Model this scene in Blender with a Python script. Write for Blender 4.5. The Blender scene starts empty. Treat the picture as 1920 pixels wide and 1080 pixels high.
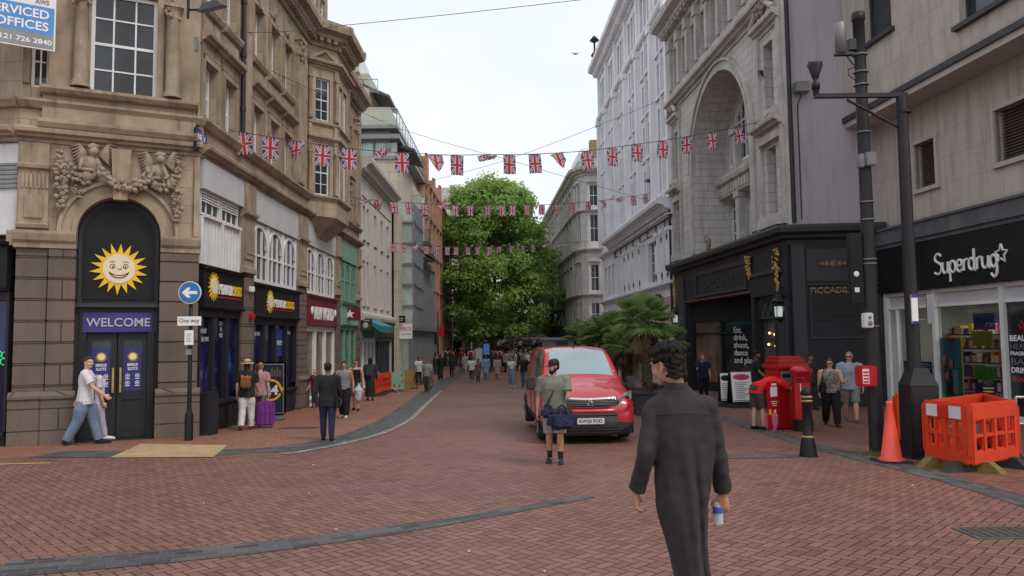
import bpy, bmesh, math, random
from mathutils import Vector, Matrix, noise
V = Vector
PI = math.pi
R = math.radians
sc = bpy.context.scene
C = sc.collection
random.seed(7)
# ------------------------------------------------------------------ camera model (1920x1080 pixels)
FPX = 1400.0
CAM = V((0, 0, 1.85))
_p = math.atan(93 / FPX); _r = 0.012
_F = V((0, math.cos(_p), math.sin(_p))); _U = V((0, -math.sin(_p), math.cos(_p))); _R = V((1, 0, 0))
CR = _R * math.cos(_r) - _U * math.sin(_r)
CU = _U * math.cos(_r) + _R * math.sin(_r)
def ray(px, py):
 return _F * FPX + CR * (px - 960) + CU * (540 - py)
_prof = [(-50, .3), (0, 0), (8, -.12), (12, -.2), (17, -.33), (26, -.52), (36, -.74), (48, -1.02), (58, -1.08), (80, -.8), (110, -.2), (140, .35), (200, 1.6), (300, 2.5), (3000, 3)]
def gz(y):
 if y <= _prof[0][0]: return _prof[0][1]
 for (a, za), (b, zb) in zip(_prof, _prof[1:]):
  if y <= b:
   return za + (zb - za) * (y - a) / (b - a)
 return _prof[-1][1]
def G(px, py):
 """pixel -> point on the ground"""
 r = ray(px, py); t = 2.1 / max(1e-6, -r.z)
 for _ in range(40):
  y = CAM.y + r.y * t
  t = .5 * t + .5 * (gz(y) - CAM.z) / r.z
 p = CAM + r * t
 return V((p.x, p.y, gz(p.y)))
def D(px, py, d):
 r = ray(px, py)
 return CAM + r * (d / r.y)
def gp(px, d):
 p = D(px, 633, d)
 return V((p.x, d, gz(d)))
class Fac:
 """a facade line on plan, u runs left to right as seen from the street, n points to the street"""
 def __init__(s, p0, p1):
  s.p = V((p0[0], p0[1], 0)); d = V((p1[0] - p0[0], p1[1] - p0[1], 0)); s.L = d.length
  s.d = d.normalized(); s.n = V((s.d.y, -s.d.x, 0))
 def P(s, u, z, o=0.0):
  return s.p + s.d * u + s.n * o + V((0, 0, z))
 def uz(s, px, py, o=0.0):
  r = ray(px, py); q = s.p + s.n * o
  t = (q - CAM).dot(s.n) / r.dot(s.n)
  w = CAM + r * t
  return (w - s.p).dot(s.d), w.z
 def u(s, px, o=0.0): return s.uz(px, 560, o)[0]
 def z(s, px, py, o=0.0): return s.uz(px, py, o)[1]
 def gy(s, u): return gz((s.p + s.d * u).y)
# ------------------------------------------------------------------ mesh builder
OFF = {}
class MB:
 def __init__(s):
  s.v = []; s.f = []; s.m = []; s.s = []; s.cur = 0; s.uv = None
 def add(s, vs, fs, smooth=False, m=None):
  b = len(s.v); s.v += [V(x) for x in vs]
  for f in fs:
   s.f.append([i + b for i in f]); s.m.append(s.cur if m is None else m); s.s.append(smooth)
 def quad(s, a, b, c, d, smooth=False, m=None): s.add([a, b, c, d], [(0, 1, 2, 3)], smooth, m)
 def box8(s, p, m=None):
  s.add(p, [(0, 3, 2, 1), (4, 5, 6, 7), (0, 1, 5, 4), (1, 2, 6, 5), (2, 3, 7, 6), (3, 0, 4, 7)], False, m)
 def fb(s, F, u0, u1, z0, z1, o0, o1, m=None):
  """box in facade coordinates, from depth o0 (back) to o1 (front)"""
  P = F.P
  s.box8([P(u0, z0, o1), P(u1, z0, o1), P(u1, z0, o0), P(u0, z0, o0), P(u0, z1, o1), P(u1, z1, o1), P(u1, z1, o0), P(u0, z1, o0)], m)
 def fprof(s, F, u0, u1, pts, m=None, ends=True, r0=0.0, r1=0.0):
  """moulding: profile [(offset, z)] swept from u0 to u1; r0/r1 return the profile outward at the ends"""
  n = len(pts)
  a = [F.P(u0 - o * r0, z, o) for o, z in pts]; b = [F.P(u1 + o * r1, z, o) for o, z in pts]
  fs = [(i, i + n, (i + 1) + n, i + 1) for i in range(n - 1)]
  s.add(a + b, [tuple(reversed(f)) for f in fs], False, m)
  if ends:
   s.add([F.P(u0, pts[0][1], 0)] + a + [F.P(u0, pts[-1][1], 0)], [tuple(range(n + 2))], False, m)
   s.add([F.P(u1, pts[0][1], 0)] + b + [F.P(u1, pts[-1][1], 0)], [tuple(reversed(range(n + 2)))], False, m)
 def box(s, x0, x1, y0, y1, z0, z1, m=None, M=None):
  p = [V(q) for q in [(x0, y0, z0), (x1, y0, z0), (x1, y1, z0), (x0, y1, z0), (x0, y0, z1), (x1, y0, z1), (x1, y1, z1), (x0, y1, z1)]]
  if M is not None: p = [M @ q for q in p]
  s.box8(p, m)
 def bbox(s, x0, x1, y0, y1, z0, z1, b=.02, m=None, M=None, smooth=False):
  """bevelled box"""
  bm = bmesh.new()
  bmesh.ops.create_cube(bm, size=1)
  for v in bm.verts:
   v.co = V(((x0 + x1) / 2 + v.co.x * (x1 - x0), (y0 + y1) / 2 + v.co.y * (y1 - y0), (z0 + z1) / 2 + v.co.z * (z1 - z0)))
  bmesh.ops.bevel(bm, geom=bm.edges[:], offset=b, segments=2, affect='EDGES')
  s.addbm(bm, M, smooth, m)
 def addbm(s, bm, M=None, smooth=True, m=None):
  bm.verts.index_update()
  s.add([(M @ v.co if M is not None else v.co.copy()) for v in bm.verts], [[v.index for v in f.verts] for f in bm.faces], smooth, m)
  bm.free()
 def lathe(s, prof, M=None, seg=20, smooth=True, m=None, sx=1, sy=1, a0=0, a1=2 * PI):
  vs = []; fs = []; full = abs(a1 - a0 - 2 * PI) < 1e-6
  k = seg if full else seg + 1
  for r, z in prof:
   for i in range(k):
    a = a0 + (a1 - a0) * i / seg
    q = V((r * math.cos(a) * sx, r * math.sin(a) * sy, z)); vs.append(M @ q if M is not None else q)
  for j in range(len(prof) - 1):
   for i in range(seg):
    i2 = (i + 1) % k
    fs.append((j * k + i, j * k + i2, (j + 1) * k + i2, (j + 1) * k + i))
  s.add(vs, fs, smooth, m)
  if full:
   if prof[0][0] > 1e-4: s.add(vs[:k], [tuple(reversed(range(k)))], False, m)
   if prof[-1][0] > 1e-4: s.add(vs[-k:], [tuple(range(k))], False, m)
 def tube(s, pts, rad, seg=8, smooth=True, m=None, flat=1.0, up=None, caps=True):
  pts = [V(p) for p in pts]; n = len(pts)
  if not hasattr(rad, '__len__'): rad = [rad] * n
  vs = []; ref = up or V((0, 0, 1))
  t0 = (pts[1] - pts[0]).normalized()
  if abs(t0.dot(ref)) > .95: ref = V((1, 0, 0)) if abs(t0.x) < .9 else V((0, 1, 0))
  x = t0.cross(ref).normalized()
  for i in range(n):
   t = (pts[min(i + 1, n - 1)] - pts[max(i - 1, 0)]).normalized()
   x = (x - t * x.dot(t)).normalized(); y = t.cross(x)
   r = rad[i]; ra, rb = (r if hasattr(r, '__len__') else (r, r * flat))
   for k in range(seg):
    a = 2 * PI * k / seg
    vs.append(pts[i] + x * (ra * math.cos(a)) + y * (rb * math.sin(a)))
  fs = []
  for j in range(n - 1):
   for i in range(seg):
    i2 = (i + 1) % seg
    fs.append((j * seg + i, (j + 1) * seg + i, (j + 1) * seg + i2, j * seg + i2))
  fs = [tuple(reversed(f)) for f in fs]
  s.add(vs, fs, smooth, m)
  if caps:
   s.add(vs[:seg], [tuple(reversed(range(seg)))], False, m)
   s.add(vs[-seg:], [tuple(range(seg))], False, m)
 def limb(s, pts, rad, seg=12, m=None):
  """tube with round ends"""
  pts = [V(p) for p in pts]; rad = list(rad)
  a = (pts[0] - pts[1]).normalized(); b = (pts[-1] - pts[-2]).normalized()
  def rr(r, k):
   return (r[0] * k, r[1] * k) if hasattr(r, '__len__') else r * k
  def mx(r): return min(r) if hasattr(r, '__len__') else r
  ra, rb = mx(rad[0]), mx(rad[-1])
  P = [pts[0] + a * ra * .98, pts[0] + a * ra * .75] + pts + [pts[-1] + b * rb * .75, pts[-1] + b * rb * .98]
  Q = [rr(rad[0], .2), rr(rad[0], .68)] + rad + [rr(rad[-1], .68), rr(rad[-1], .2)]
  s.tube(P, Q, seg, True, m)
 def ball(s, c, r, M=None, seg=12, m=None):
  if not hasattr(r, '__len__'): r = (r, r, r)
  T = Matrix.Translation(V(c)) @ (M or Matrix()) @ Matrix.Diagonal((r[0], r[1], r[2], 1))
  k = seg // 2
  s.lathe([(max(1e-5, math.sin(PI * i / k)), -math.cos(PI * i / k)) for i in range(k + 1)], T, seg, True, m)
 def poly(s, pts, a, ext, m=None):
  """extrude polygon pts (list of V) along vector ext"""
  n = len(pts); q = [V(p) + ext for p in pts]
  s.add(list(pts) + q, [tuple(range(n))[::-1], tuple(range(n, 2 * n))] + [(i, (i + 1) % n, (i + 1) % n + n, i + n) for i in range(n)], False, m)
 def text(s, body, org, right, up, size, width=None, ext=.02, align='CENTER', shear=0, m=None, bold=0):
  vs, fs = text_geo(body, align, shear, bold)
  if not vs: return
  xs = [q[0] for q in vs]; w = max(xs) - min(xs)
  kx = size if width is None else width / w
  right = right.normalized(); up = up.normalized(); nn = right.cross(up)
  s.add([org + right * (q[0] * kx) + up * (q[1] * size) + nn * (q[2] * ext) for q in vs], fs, False, m)
 def build(s, name, mats, parent=None, world=True, smooth=None, auto=None):
  me = bpy.data.meshes.new(name)
  off = OFF.get(parent.name, V((0, 0, 0))) if (parent is not None and world) else V((0, 0, 0))
  me.from_pydata([(q - off)[:] for q in s.v], [], s.f); me.update()
  if not isinstance(mats, (list, tuple)): mats = [mats]
  for mm in mats: me.materials.append(mm)
  me.polygons.foreach_set('material_index', s.m)
  me.polygons.foreach_set('use_smooth', s.s if smooth is None else [smooth] * len(s.f))
  uv = me.uv_layers.new(name='UVMap').data
  if s.uv:
   for i, q in enumerate(s.uv): uv[i].uv = q
  else:
   for pl in me.polygons:
    n = pl.normal
    if abs(n.z) > .75:
     for li in pl.loop_indices:
      co = me.vertices[me.loops[li].vertex_index].co; uv[li].uv = (co.x + off.x, co.y + off.y)
    else:
     t = V((-n.y, n.x, 0)).normalized()
     for li in pl.loop_indices:
      co = me.vertices[me.loops[li].vertex_index].co + off; uv[li].uv = (co.dot(t), co.z)
  o = bpy.data.objects.new(name, me); C.objects.link(o)
  if parent is not None:
   o.parent = parent; OFF[o.name] = off
  return o
_tc = {}
_ts = bpy.data.scenes.new('workbench')
def evald(o):
 """evaluate one object in a small scene of its own (fast)"""
 _ts.collection.objects.link(o); vl = _ts.view_layers[0]; vl.update(); r = bpy.data.meshes.new_from_object(o.evaluated_get(vl.depsgraph)); _ts.collection.objects.unlink(o); return r
def text_geo(body, align='CENTER', shear=0, bold=0):
 k = (body, align, shear, bold)
 if k in _tc: return _tc[k]
 cu = bpy.data.curves.new('lettering', 'FONT'); cu.body = body; cu.align_x = align; cu.extrude = .5; cu.shear = shear; cu.offset = bold; cu.resolution_u = 3
 o = bpy.data.objects.new('lettering', cu); me = evald(o)
 r = ([tuple(v.co) for v in me.vertices], [tuple(p.vertices) for p in me.polygons])
 bpy.data.objects.remove(o); bpy.data.curves.remove(cu); bpy.data.meshes.remove(me)
 _tc[k] = r
 return r
def tag(o, label=None, cat=None, group=None, kind=None):
 if label: o['label'] = label
 if cat: o['category'] = cat
 if group: o['group'] = group
 if kind: o['kind'] = kind
 return o
def thing(name, loc, label, cat, group=None, rz=0):
 o = bpy.data.objects.new(name, None); C.objects.link(o)
 o.location = loc; o.rotation_euler = (0, 0, rz); o.empty_display_size = .3
 OFF[o.name] = V(loc)
 return tag(o, label, cat, group)
def copy_tree(o, parent=None):
 c = o.copy(); C.objects.link(c)
 if parent is not None: c.parent = parent
 for ch in list(o.children): copy_tree(ch, c)
 return c
def solid(mb, name, mats, label, cat, group=None):
 """a top-level thing that is one mesh, origin at its base centre"""
 lo = V((min(q.x for q in mb.v), min(q.y for q in mb.v), min(q.z for q in mb.v))); hi = V((max(q.x for q in mb.v), max(q.y for q in mb.v), 0))
 b = V(((lo.x + hi.x) / 2, (lo.y + hi.y) / 2, lo.z))
 o0 = [V(q) for q in mb.v]
 mb.v = [q - b for q in o0]
 uvs = None
 o = mb.build(name, mats); o.location = b
 return tag(o, label, cat, group)
# ------------------------------------------------------------------ materials
def _new(name):
 m = bpy.data.materials.new(name); m.use_nodes = True
 nt = m.node_tree; nt.nodes.clear()
 out = nt.nodes.new('ShaderNodeOutputMaterial'); b = nt.nodes.new('ShaderNodeBsdfPrincipled')
 nt.links.new(b.outputs[0], out.inputs[0])
 return m, nt, b, out
class N:
 def __init__(s, nt): s.nt = nt
 def _in(s, sock, v):
  if isinstance(v, bpy.types.NodeSocket): s.nt.links.new(v, sock)
  else: sock.default_value = v
 def math(s, op, a, b=0.0, c=0.0):
  n = s.nt.nodes.new('ShaderNodeMath'); n.operation = op
  s._in(n.inputs[0], a); s._in(n.inputs[1], b); s._in(n.inputs[2], c)
  return n.outputs[0]
 def uv(s): return s.nt.nodes.new('ShaderNodeUVMap').outputs[0]
 def obj(s): return s.nt.nodes.new('ShaderNodeTexCoord').outputs['Object']
 def map(s, vec, scale=(1, 1, 1), rot=(0, 0, 0), loc=(0, 0, 0)):
  n = s.nt.nodes.new('ShaderNodeMapping'); s._in(n.inputs[0], vec)
  n.inputs[1].default_value = loc; n.inputs[2].default_value = rot; n.inputs[3].default_value = scale
  return n.outputs[0]
 def xyz(s, vec):
  n = s.nt.nodes.new('ShaderNodeSeparateXYZ'); s._in(n.inputs[0], vec); return n.outputs
 def comb(s, x, y, z=0.0):
  n = s.nt.nodes.new('ShaderNodeCombineXYZ'); s._in(n.inputs[0], x); s._in(n.inputs[1], y); s._in(n.inputs[2], z); return n.outputs[0]
 def noise(s, vec, scale, detail=4, rough=.55):
  n = s.nt.nodes.new('ShaderNodeTexNoise'); s._in(n.inputs['Vector'], vec); n.inputs['Scale'].default_value = scale
  n.inputs['Detail'].default_value = detail; n.inputs['Roughness'].default_value = rough
  return n.outputs[0]
 def white(s, vec):
  n = s.nt.nodes.new('ShaderNodeTexWhiteNoise'); n.noise_dimensions = '3D'; s._in(n.inputs[0], vec); return n.outputs[0]
 def ramp(s, f, a, b):
  n = s.nt.nodes.new('ShaderNodeMapRange'); s._in(n.inputs[0], f); n.inputs[1].default_value = a; n.inputs[2].default_value = b
  return n.outputs[0]
 def mix(s, f, a, b, mode='MIX'):
  n = s.nt.nodes.new('ShaderNodeMix'); n.data_type = 'RGBA'; n.blend_type = mode
  s._in(n.inputs[0], f)
  s._in(n.inputs[6], a if isinstance(a, bpy.types.NodeSocket) else (*a, 1)); s._in(n.inputs[7], b if isinstance(b, bpy.types.NodeSocket) else (*b, 1))
  return n.outputs[2]
 def bump(s, h, bsdf, strength=.3, dist=.01):
  n = s.nt.nodes.new('ShaderNodeBump'); n.inputs['Strength'].default_value = strength; n.inputs['Distance'].default_value = dist
  s._in(n.inputs['Height'], h); s.nt.links.new(n.outputs[0], bsdf.inputs['Normal'])
def mul(c, k): return tuple(x * k for x in c)
def pmat(name, col, rough=.7, var=.18, scale=6, bump=0.0, metal=0.0, spec=.4, emit=None, es=1.0, streak=0.0, coat=0.0, fine=0.0):
 """painted / plain surface with uneven tone, optional rain streaks"""
 m, nt, b, out = _new(name); n = N(nt); o = n.obj()
 f = n.noise(o, scale)
 c = n.mix(n.ramp(f, .3, .7), mul(col, 1 - var), mul(col, 1 + var))
 if streak:
  g = n.noise(n.map(o, (2.2, 2.2, .25)), 2.0, 6, .65)
  c = n.mix(n.math('MULTIPLY', n.ramp(g, .5, .75), streak), c, mul(col, .35))
 if fine:
  g = n.noise(o, 60, 3); c = n.mix(n.math('MULTIPLY', n.ramp(g, .35, .7), fine), c, mul(col, .4))
 nt.links.new(c, b.inputs['Base Color'])
 r = n.math('ADD', n.math('MULTIPLY', n.noise(o, scale * 3.1), .25), rough - .12); nt.links.new(r, b.inputs['Roughness'])
 b.inputs['Metallic'].default_value = metal; b.inputs['Specular IOR Level'].default_value = spec
 if coat: b.inputs['Coat Weight'].default_value = coat; b.inputs['Coat Roughness'].default_value = .05
 if bump: n.bump(n.noise(o, scale * 5, 5), b, bump, .01)
 if emit: b.inputs['Emission Color'].default_value = (*emit, 1); b.inputs['Emission Strength'].default_value = es
 return m
def stone(name, c1, c2, bw=.9, bh=.36, mortar=.012, joint=None, streak=.45, bumpk=.35, rough=.85, blotch=.7):
 """coursed masonry on metre UVs"""
 m, nt, b, out = _new(name); n = N(nt); uv = n.uv(); o = n.obj()
 br = nt.nodes.new('ShaderNodeTexBrick'); nt.links.new(uv, br.inputs[0])
 br.inputs['Scale'].default_value = 1; br.inputs['Brick Width'].default_value = bw; br.inputs['Row Height'].default_value = bh
 br.inputs['Mortar Size'].default_value = mortar; br.inputs['Mortar Smooth'].default_value = .3; br.inputs['Bias'].default_value = 0
 br.inputs['Color1'].default_value = (*c1, 1); br.inputs['Color2'].default_value = (*c2, 1); br.inputs['Mortar'].default_value = (*(joint or mul(c1, .55)), 1)
 c = br.outputs[0]
 mx = mul(tuple((a + d) / 2 for a, d in zip(c1, c2)), .5)
 g = n.noise(n.map(o, (1, 1, .8)), 1.1, 6, .62)
 c = n.mix(n.math('MULTIPLY', n.ramp(g, .45, .75), blotch * .6), c, mx)
 g2 = n.noise(n.map(o, (1.8, 1.8, .22)), 2.2, 7, .66)
 c = n.mix(n.math('MULTIPLY', n.ramp(g2, .48, .74), streak), c, mul(mx, .55))
 g3 = n.noise(o, 26, 5, .6)
 c = n.mix(n.ramp(g3, .35, .75), c, n.mix(.35, c, mul(c2, 1.15)))
 nt.links.new(c, b.inputs['Base Color']); b.inputs['Roughness'].default_value = rough; b.inputs['Specular IOR Level'].default_value = .25
 h = n.math('ADD', n.math('MULTIPLY', n.math('SUBTRACT', 1.0, br.outputs['Fac']), 1.0), n.math('MULTIPLY', g3, .5))
 n.bump(h, b, bumpk, .012)
 return m
def glassm(name, col=(.02, .024, .03), rough=.06, spec=.6, var=.5):
 """window pane in front of a dark room, with faint unevenness"""
 m, nt, b, out = _new(name); n = N(nt); o = n.obj()
 f = n.noise(o, .9, 3)
 nt.links.new(n.mix(n.ramp(f, .35, .7), mul(col, 1 - var), mul(col, 1 + var * 2)), b.inputs['Base Color'])
 b.inputs['Roughness'].default_value = rough; b.inputs['Specular IOR Level'].default_value = spec
 n.bump(n.noise(o, .7, 2), b, .06, .05)
 return m
def clearglass(name, tint=(.85, .9, .88), k=.1):
 m = bpy.data.materials.new(name); m.use_nodes = True; nt = m.node_tree; nt.nodes.clear()
 out = nt.nodes.new('ShaderNodeOutputMaterial'); mx = nt.nodes.new('ShaderNodeMixShader'); t = nt.nodes.new('ShaderNodeBsdfTransparent'); g = nt.nodes.new('ShaderNodeBsdfGlossy')
 t.inputs[0].default_value = (*tint, 1); g.inputs['Roughness'].default_value = .02
 fr = nt.nodes.new('ShaderNodeLayerWeight')
 n = N(nt); nt.links.new(n.math('MULTIPLY_ADD', n.math('POWER', fr.outputs[1], 4.0), .5, k * .4), mx.inputs[0]); nt.links.new(t.outputs[0], mx.inputs[1]); nt.links.new(g.outputs[0], mx.inputs[2]); nt.links.new(mx.outputs[0], out.inputs[0])
 return m
def herring(name, w, c1, c2, joint, rot=45):
 """2:1 block paving laid herringbone; object coordinates in metres"""
 m, nt, b, out = _new(name); n = N(nt); o = n.obj()
 q = n.map(o, (1 / w, 1 / w, 1), (0, 0, R(rot))); x, y, _ = n.xyz(q)
 ix = n.math('FLOOR', x); iy = n.math('FLOOR', y); fx = n.math('SUBTRACT', x, ix); fy = n.math('SUBTRACT', y, iy)
 k = n.math('FLOORED_MODULO', n.math('SUBTRACT', ix, iy), 4.0)
 def eq(v): return n.math('COMPARE', k, float(v), .3)
 k0, k1, k2, k3 = eq(0), eq(1), eq(2), eq(3)
 dL = n.math('MULTIPLY_ADD', k1, 9.0, fx); dR = n.math('MULTIPLY_ADD', k0, 9.0, n.math('SUBTRACT', 1.0, fx))
 dB = n.math('MULTIPLY_ADD', k2, 9.0, fy); dT = n.math('MULTIPLY_ADD', k3, 9.0, n.math('SUBTRACT', 1.0, fy))
 d = n.math('MINIMUM', n.math('MINIMUM', dL, dR), n.math('MINIMUM', dB, dT))
 wob = n.math('MULTIPLY', n.noise(o, 30, 2), .03)
 j = n.ramp(n.math('ADD', d, wob), .10, .05)
 idv = n.comb(n.math('SUBTRACT', ix, k1), n.math('SUBTRACT', iy, k2), n.math('ADD', k2, k3))
 rnd = n.white(idv)
 c = n.mix(rnd, c1, c2)
 c = n.mix(n.math('MULTIPLY', n.math('GREATER_THAN', n.white(n.map(idv, (1, 1, 1), (0, 0, 0), (5.3, 2.1, 3.3))), .93), .45), c, mul(c1, .45))
 big = n.noise(o, .35, 5, .6); c = n.mix(n.math('MULTIPLY', n.ramp(big, .35, .7), .4), c, mul(c1, .62))
 c = n.mix(n.math('MULTIPLY', n.ramp(n.noise(o, .11, 3, .6), .42, .62), .5), c, n.mix(1.0, c, (1.25, .92, .72), 'MULTIPLY'))
 pa = n.noise(n.map(o, (1, 1, 1), (0, 0, .6), (9, 4, 0)), .9, 5, .65); c = n.mix(n.math('MULTIPLY', n.ramp(pa, .56, .66), .22), c, mul(c2, 1.25))
 spot = n.noise(o, 2.2, 4, .7); c = n.mix(n.math('MULTIPLY', n.ramp(spot, .62, .8), .45), c, mul(c1, .4))
 gr = n.noise(o, 90, 3, .6); c = n.mix(n.math('MULTIPLY', n.ramp(gr, .4, .75), .3), c, mul(c2, 1.4))
 gum = n.nt.nodes.new('ShaderNodeTexVoronoi'); nt.links.new(o, gum.inputs['Vector']); gum.inputs['Scale'].default_value = 2.3
 c = n.mix(n.math('MULTIPLY', n.ramp(gum.outputs['Distance'], .05, .035), .35), c, (.3, .28, .26))
 jm = n.noise(o, .8, 3, .6); j = n.math('MULTIPLY', j, n.ramp(jm, -.1, .45))
 c = n.mix(j, c, joint)
 nt.links.new(c, b.inputs['Base Color'])
 nt.links.new(n.math('MULTIPLY_ADD', big, .35, .42), b.inputs['Roughness']); b.inputs['Specular IOR Level'].default_value = .35
 n.bump(n.math('MULTIPLY_ADD', j, -1.0, n.math('MULTIPLY_ADD', rnd, .25, n.math('MULTIPLY', gr, .3))), b, .5, .006)
 return m
def setts(name, c1, c2, joint, bw=.2, bh=.1, rot=0, white=0):
 """rows of small blocks on UVs"""
 m, nt, b, out = _new(name); n = N(nt); uv = n.uv(); o = n.obj()
 br = nt.nodes.new('ShaderNodeTexBrick'); nt.links.new(uv, br.inputs[0])
 br.inputs['Scale'].default_value = 1; br.inputs['Brick Width'].default_value = bw; br.inputs['Row Height'].default_value = bh
 br.inputs['Mortar Size'].default_value = .006; br.inputs['Mortar Smooth'].default_value = .2; br.inputs['Bias'].default_value = 0
 br.inputs['Color1'].default_value = (*c1, 1); br.inputs['Color2'].default_value = (*c2, 1); br.inputs['Mortar'].default_value = (*joint, 1)
 g = n.noise(o, 1.6, 5, .65)
 c = n.mix(n.math('MULTIPLY', n.ramp(g, .4, .75), .5), br.outputs[0], mul(c1, .5))
 if white:
  c = n.mix(n.math('MULTIPLY', n.ramp(n.noise(o, 5, 5, .7), .42, .56), white), c, mul(c1, .35))
 nt.links.new(c, b.inputs['Base Color']); b.inputs['Roughness'].default_value = .6; b.inputs['Specular IOR Level'].default_value = .3
 n.bump(n.math('MULTIPLY', br.outputs['Fac'], -1.0), b, .4, .006)
 return m
def flagm(name):
 m, nt, b, out = _new(name); n = N(nt); u, v, _ = n.xyz(n.uv())
 x = n.math('MULTIPLY', n.math('SUBTRACT', u, .5), 60.0); y = n.math('MULTIPLY', n.math('SUBTRACT', v, .5), 36.0)   # u along the long side
 ax, ay = n.math('ABSOLUTE', x), n.math('ABSOLUTE', y)
 L = math.hypot(60, 36)
 d1 = n.math('DIVIDE', n.math('SUBTRACT', n.math('MULTIPLY', x, 36.0), n.math('MULTIPLY', y, 60.0)), L)
 d2 = n.math('DIVIDE', n.math('ADD', n.math('MULTIPLY', x, 36.0), n.math('MULTIPLY', y, 60.0)), L)
 dm = n.math('MINIMUM', n.math('ABSOLUTE', d1), n.math('ABSOLUTE', d2))
 blue, white, red = (.07, .08, .25), (.66, .64, .66), (.55, .05, .07)
 c = n.mix(n.math('LESS_THAN', dm, 3.8), blue, white)
 c = n.mix(n.math('LESS_THAN', dm, 1.3), c, red)
 cm = n.math('MINIMUM', ax, ay)
 c = n.mix(n.math('LESS_THAN', cm, 6.0), c, white); c = n.mix(n.math('LESS_THAN', cm, 3.6), c, red)
 nt.links.new(c, b.inputs['Base Color']); b.inputs['Roughness'].default_value = .7; b.inputs['Specular IOR Level'].default_value = .2
 tr = nt.nodes.new('ShaderNodeBsdfTranslucent'); nt.links.new(c, tr.inputs[0]); mx = nt.nodes.new('ShaderNodeMixShader'); mx.inputs[0].default_value = .4
 nt.links.new(b.outputs[0], mx.inputs[1]); nt.links.new(tr.outputs[0], mx.inputs[2]); nt.links.new(mx.outputs[0], out.inputs[0])
 return m
def leafm(name, a, bb, trans=.3, rough=.5):
 m, nt, b, out = _new(name); n = N(nt); o = n.obj()
 g = nt.nodes.new('ShaderNodeNewGeometry')
 c = n.mix(g.outputs['Random Per Island'], a, bb)
 c = n.mix(n.ramp(n.noise(o, .6, 3), .3, .7), c, n.mix(.5, c, a))
 nt.links.new(c, b.inputs['Base Color']); b.inputs['Roughness'].default_value = rough; b.inputs['Specular IOR Level'].default_value = .35
 tr = nt.nodes.new('ShaderNodeBsdfTranslucent'); nt.links.new(n.mix(.5, c, mul(bb, 1.5)), tr.inputs[0]); mx = nt.nodes.new('ShaderNodeMixShader'); mx.inputs[0].default_value = trans
 nt.links.new(b.outputs[0], mx.inputs[1]); nt.links.new(tr.outputs[0], mx.inputs[2]); nt.links.new(mx.outputs[0], out.inputs[0])
 return m
M = {}
M['sand'] = stone('sandstone', (.35, .27, .195), (.42, .335, .25), 1.1, .42, .009, (.2, .15, .105), .75, .35, blotch=1.1)
M['sandplain'] = pmat('sandstone_dressing', (.355, .28, .205), .85, .28, 1.5, .3, streak=.85, spec=.2, fine=.3)
M['carve'] = pmat('carved_sandstone', (.31, .245, .185), .88, .25, 6, .5, streak=.4, spec=.2)
M['granite'] = stone('brown_rusticated_stone', (.13, .098, .082), (.165, .125, .105), 3.0, .46, .016, (.03, .025, .022), .3, .6, blotch=.6)
M['cream'] = stone('cream_stone', (.50, .49, .44), (.54, .525, .475), 1.4, .6, .006, (.38, .36, .32), .4, .15)
M['creamplain'] = pmat('cream_render', (.53, .50, .44), .85, .1, 1.2, .1, streak=.4, spec=.2)
M['beige'] = stone('beige_tile_cladding', (.47, .42, .33), (.49, .44, .35), 1.2, .6, .012, (.22, .19, .15), .1, .2)
M['port'] = stone('weathered_pale_stone', (.49, .47, .45), (.56, .54, .52), .75, .34, .012, (.2, .185, .16), .6, .35, blotch=.55)
M['portplain'] = pmat('weathered_pale_dressing', (.51, .49, .465), .85, .2, 1.6, .3, streak=.6, spec=.2, fine=.3)
M['whitepaint'] = pmat('white_painted_stone', (.76, .76, .79), .6, .08, .8, .06, streak=.18, spec=.3)
M['whitedark'] = pmat('grey_white_painted_trim', (.6, .6, .63), .6, .12, 1.5, .05, streak=.3)
M['greystone'] = stone('pale_grey_stone', (.52, .505, .49), (.58, .565, .545), .9, .4, .01, (.28, .27, .25), .5, .2)
M['terra'] = stone('orange_terracotta', (.40, .24, .18), (.46, .30, .22), .5, .25, .012, (.2, .1, .06), .4, .3)
M['lilac'] = pmat('lilac_grey_render', (.385, .36, .39), .9, .07, .4, .05, streak=.3, spec=.15)
M['bone'] = stone('large_cream_slab_cladding', (.45, .405, .36), (.48, .435, .39), 1.25, .75, .007, (.25, .225, .205), .55, .1, blotch=.6)
M['boneplain'] = pmat('cream_cladding_trim', (.45, .41, .37), .85, .08, 1, .05, streak=.3)
M['concrete'] = pmat('grey_weathered_band', (.11, .115, .125), .8, .2, 1.2, .1, streak=.5)
M['slate'] = pmat('dark_slate_roof', (.07, .075, .085), .6, .2, 3, .1)
M['black'] = pmat('black_paint', (.011, .011, .013), .5, .2, 2, 0.02, spec=.25)
M['charcoal'] = pmat('charcoal_paint', (.020, .021, .026), .5, .15, 1.5, .03, streak=.2, spec=.3)
M['charcoal2'] = pmat('dark_grey_moulding', (.036, .038, .045), .5, .12, 1.5, .03)
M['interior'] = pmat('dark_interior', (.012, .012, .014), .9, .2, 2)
M['white'] = pmat('white_frame_paint', (.72, .72, .73), .45, .05, 3)
M['boards'] = pmat('white_board_panel', (.66, .66, .66), .6, .08, 2, streak=.35)
M['greysheet'] = pmat('grey_white_sheet', (.50, .50, .52), .6, .06, 1, streak=.15)
M['glass'] = glassm('window_glass')
M['glassblue'] = glassm('office_glass', (.38, .44, .43), .08, .8, .2)
M['curtain'] = pmat('net_curtain', (.34, .33, .31), .9, .1, 2)
M['pipe'] = pmat('cast_iron_pipe', (.02, .02, .025), .5, .2, 4)
M['lead'] = pmat('grey_metal', (.22, .23, .24), .5, .12, 3, metal=.4)
M['steel'] = pmat('galvanised_steel', (.42, .43, .44), .4, .12, 8, metal=.7)
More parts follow.
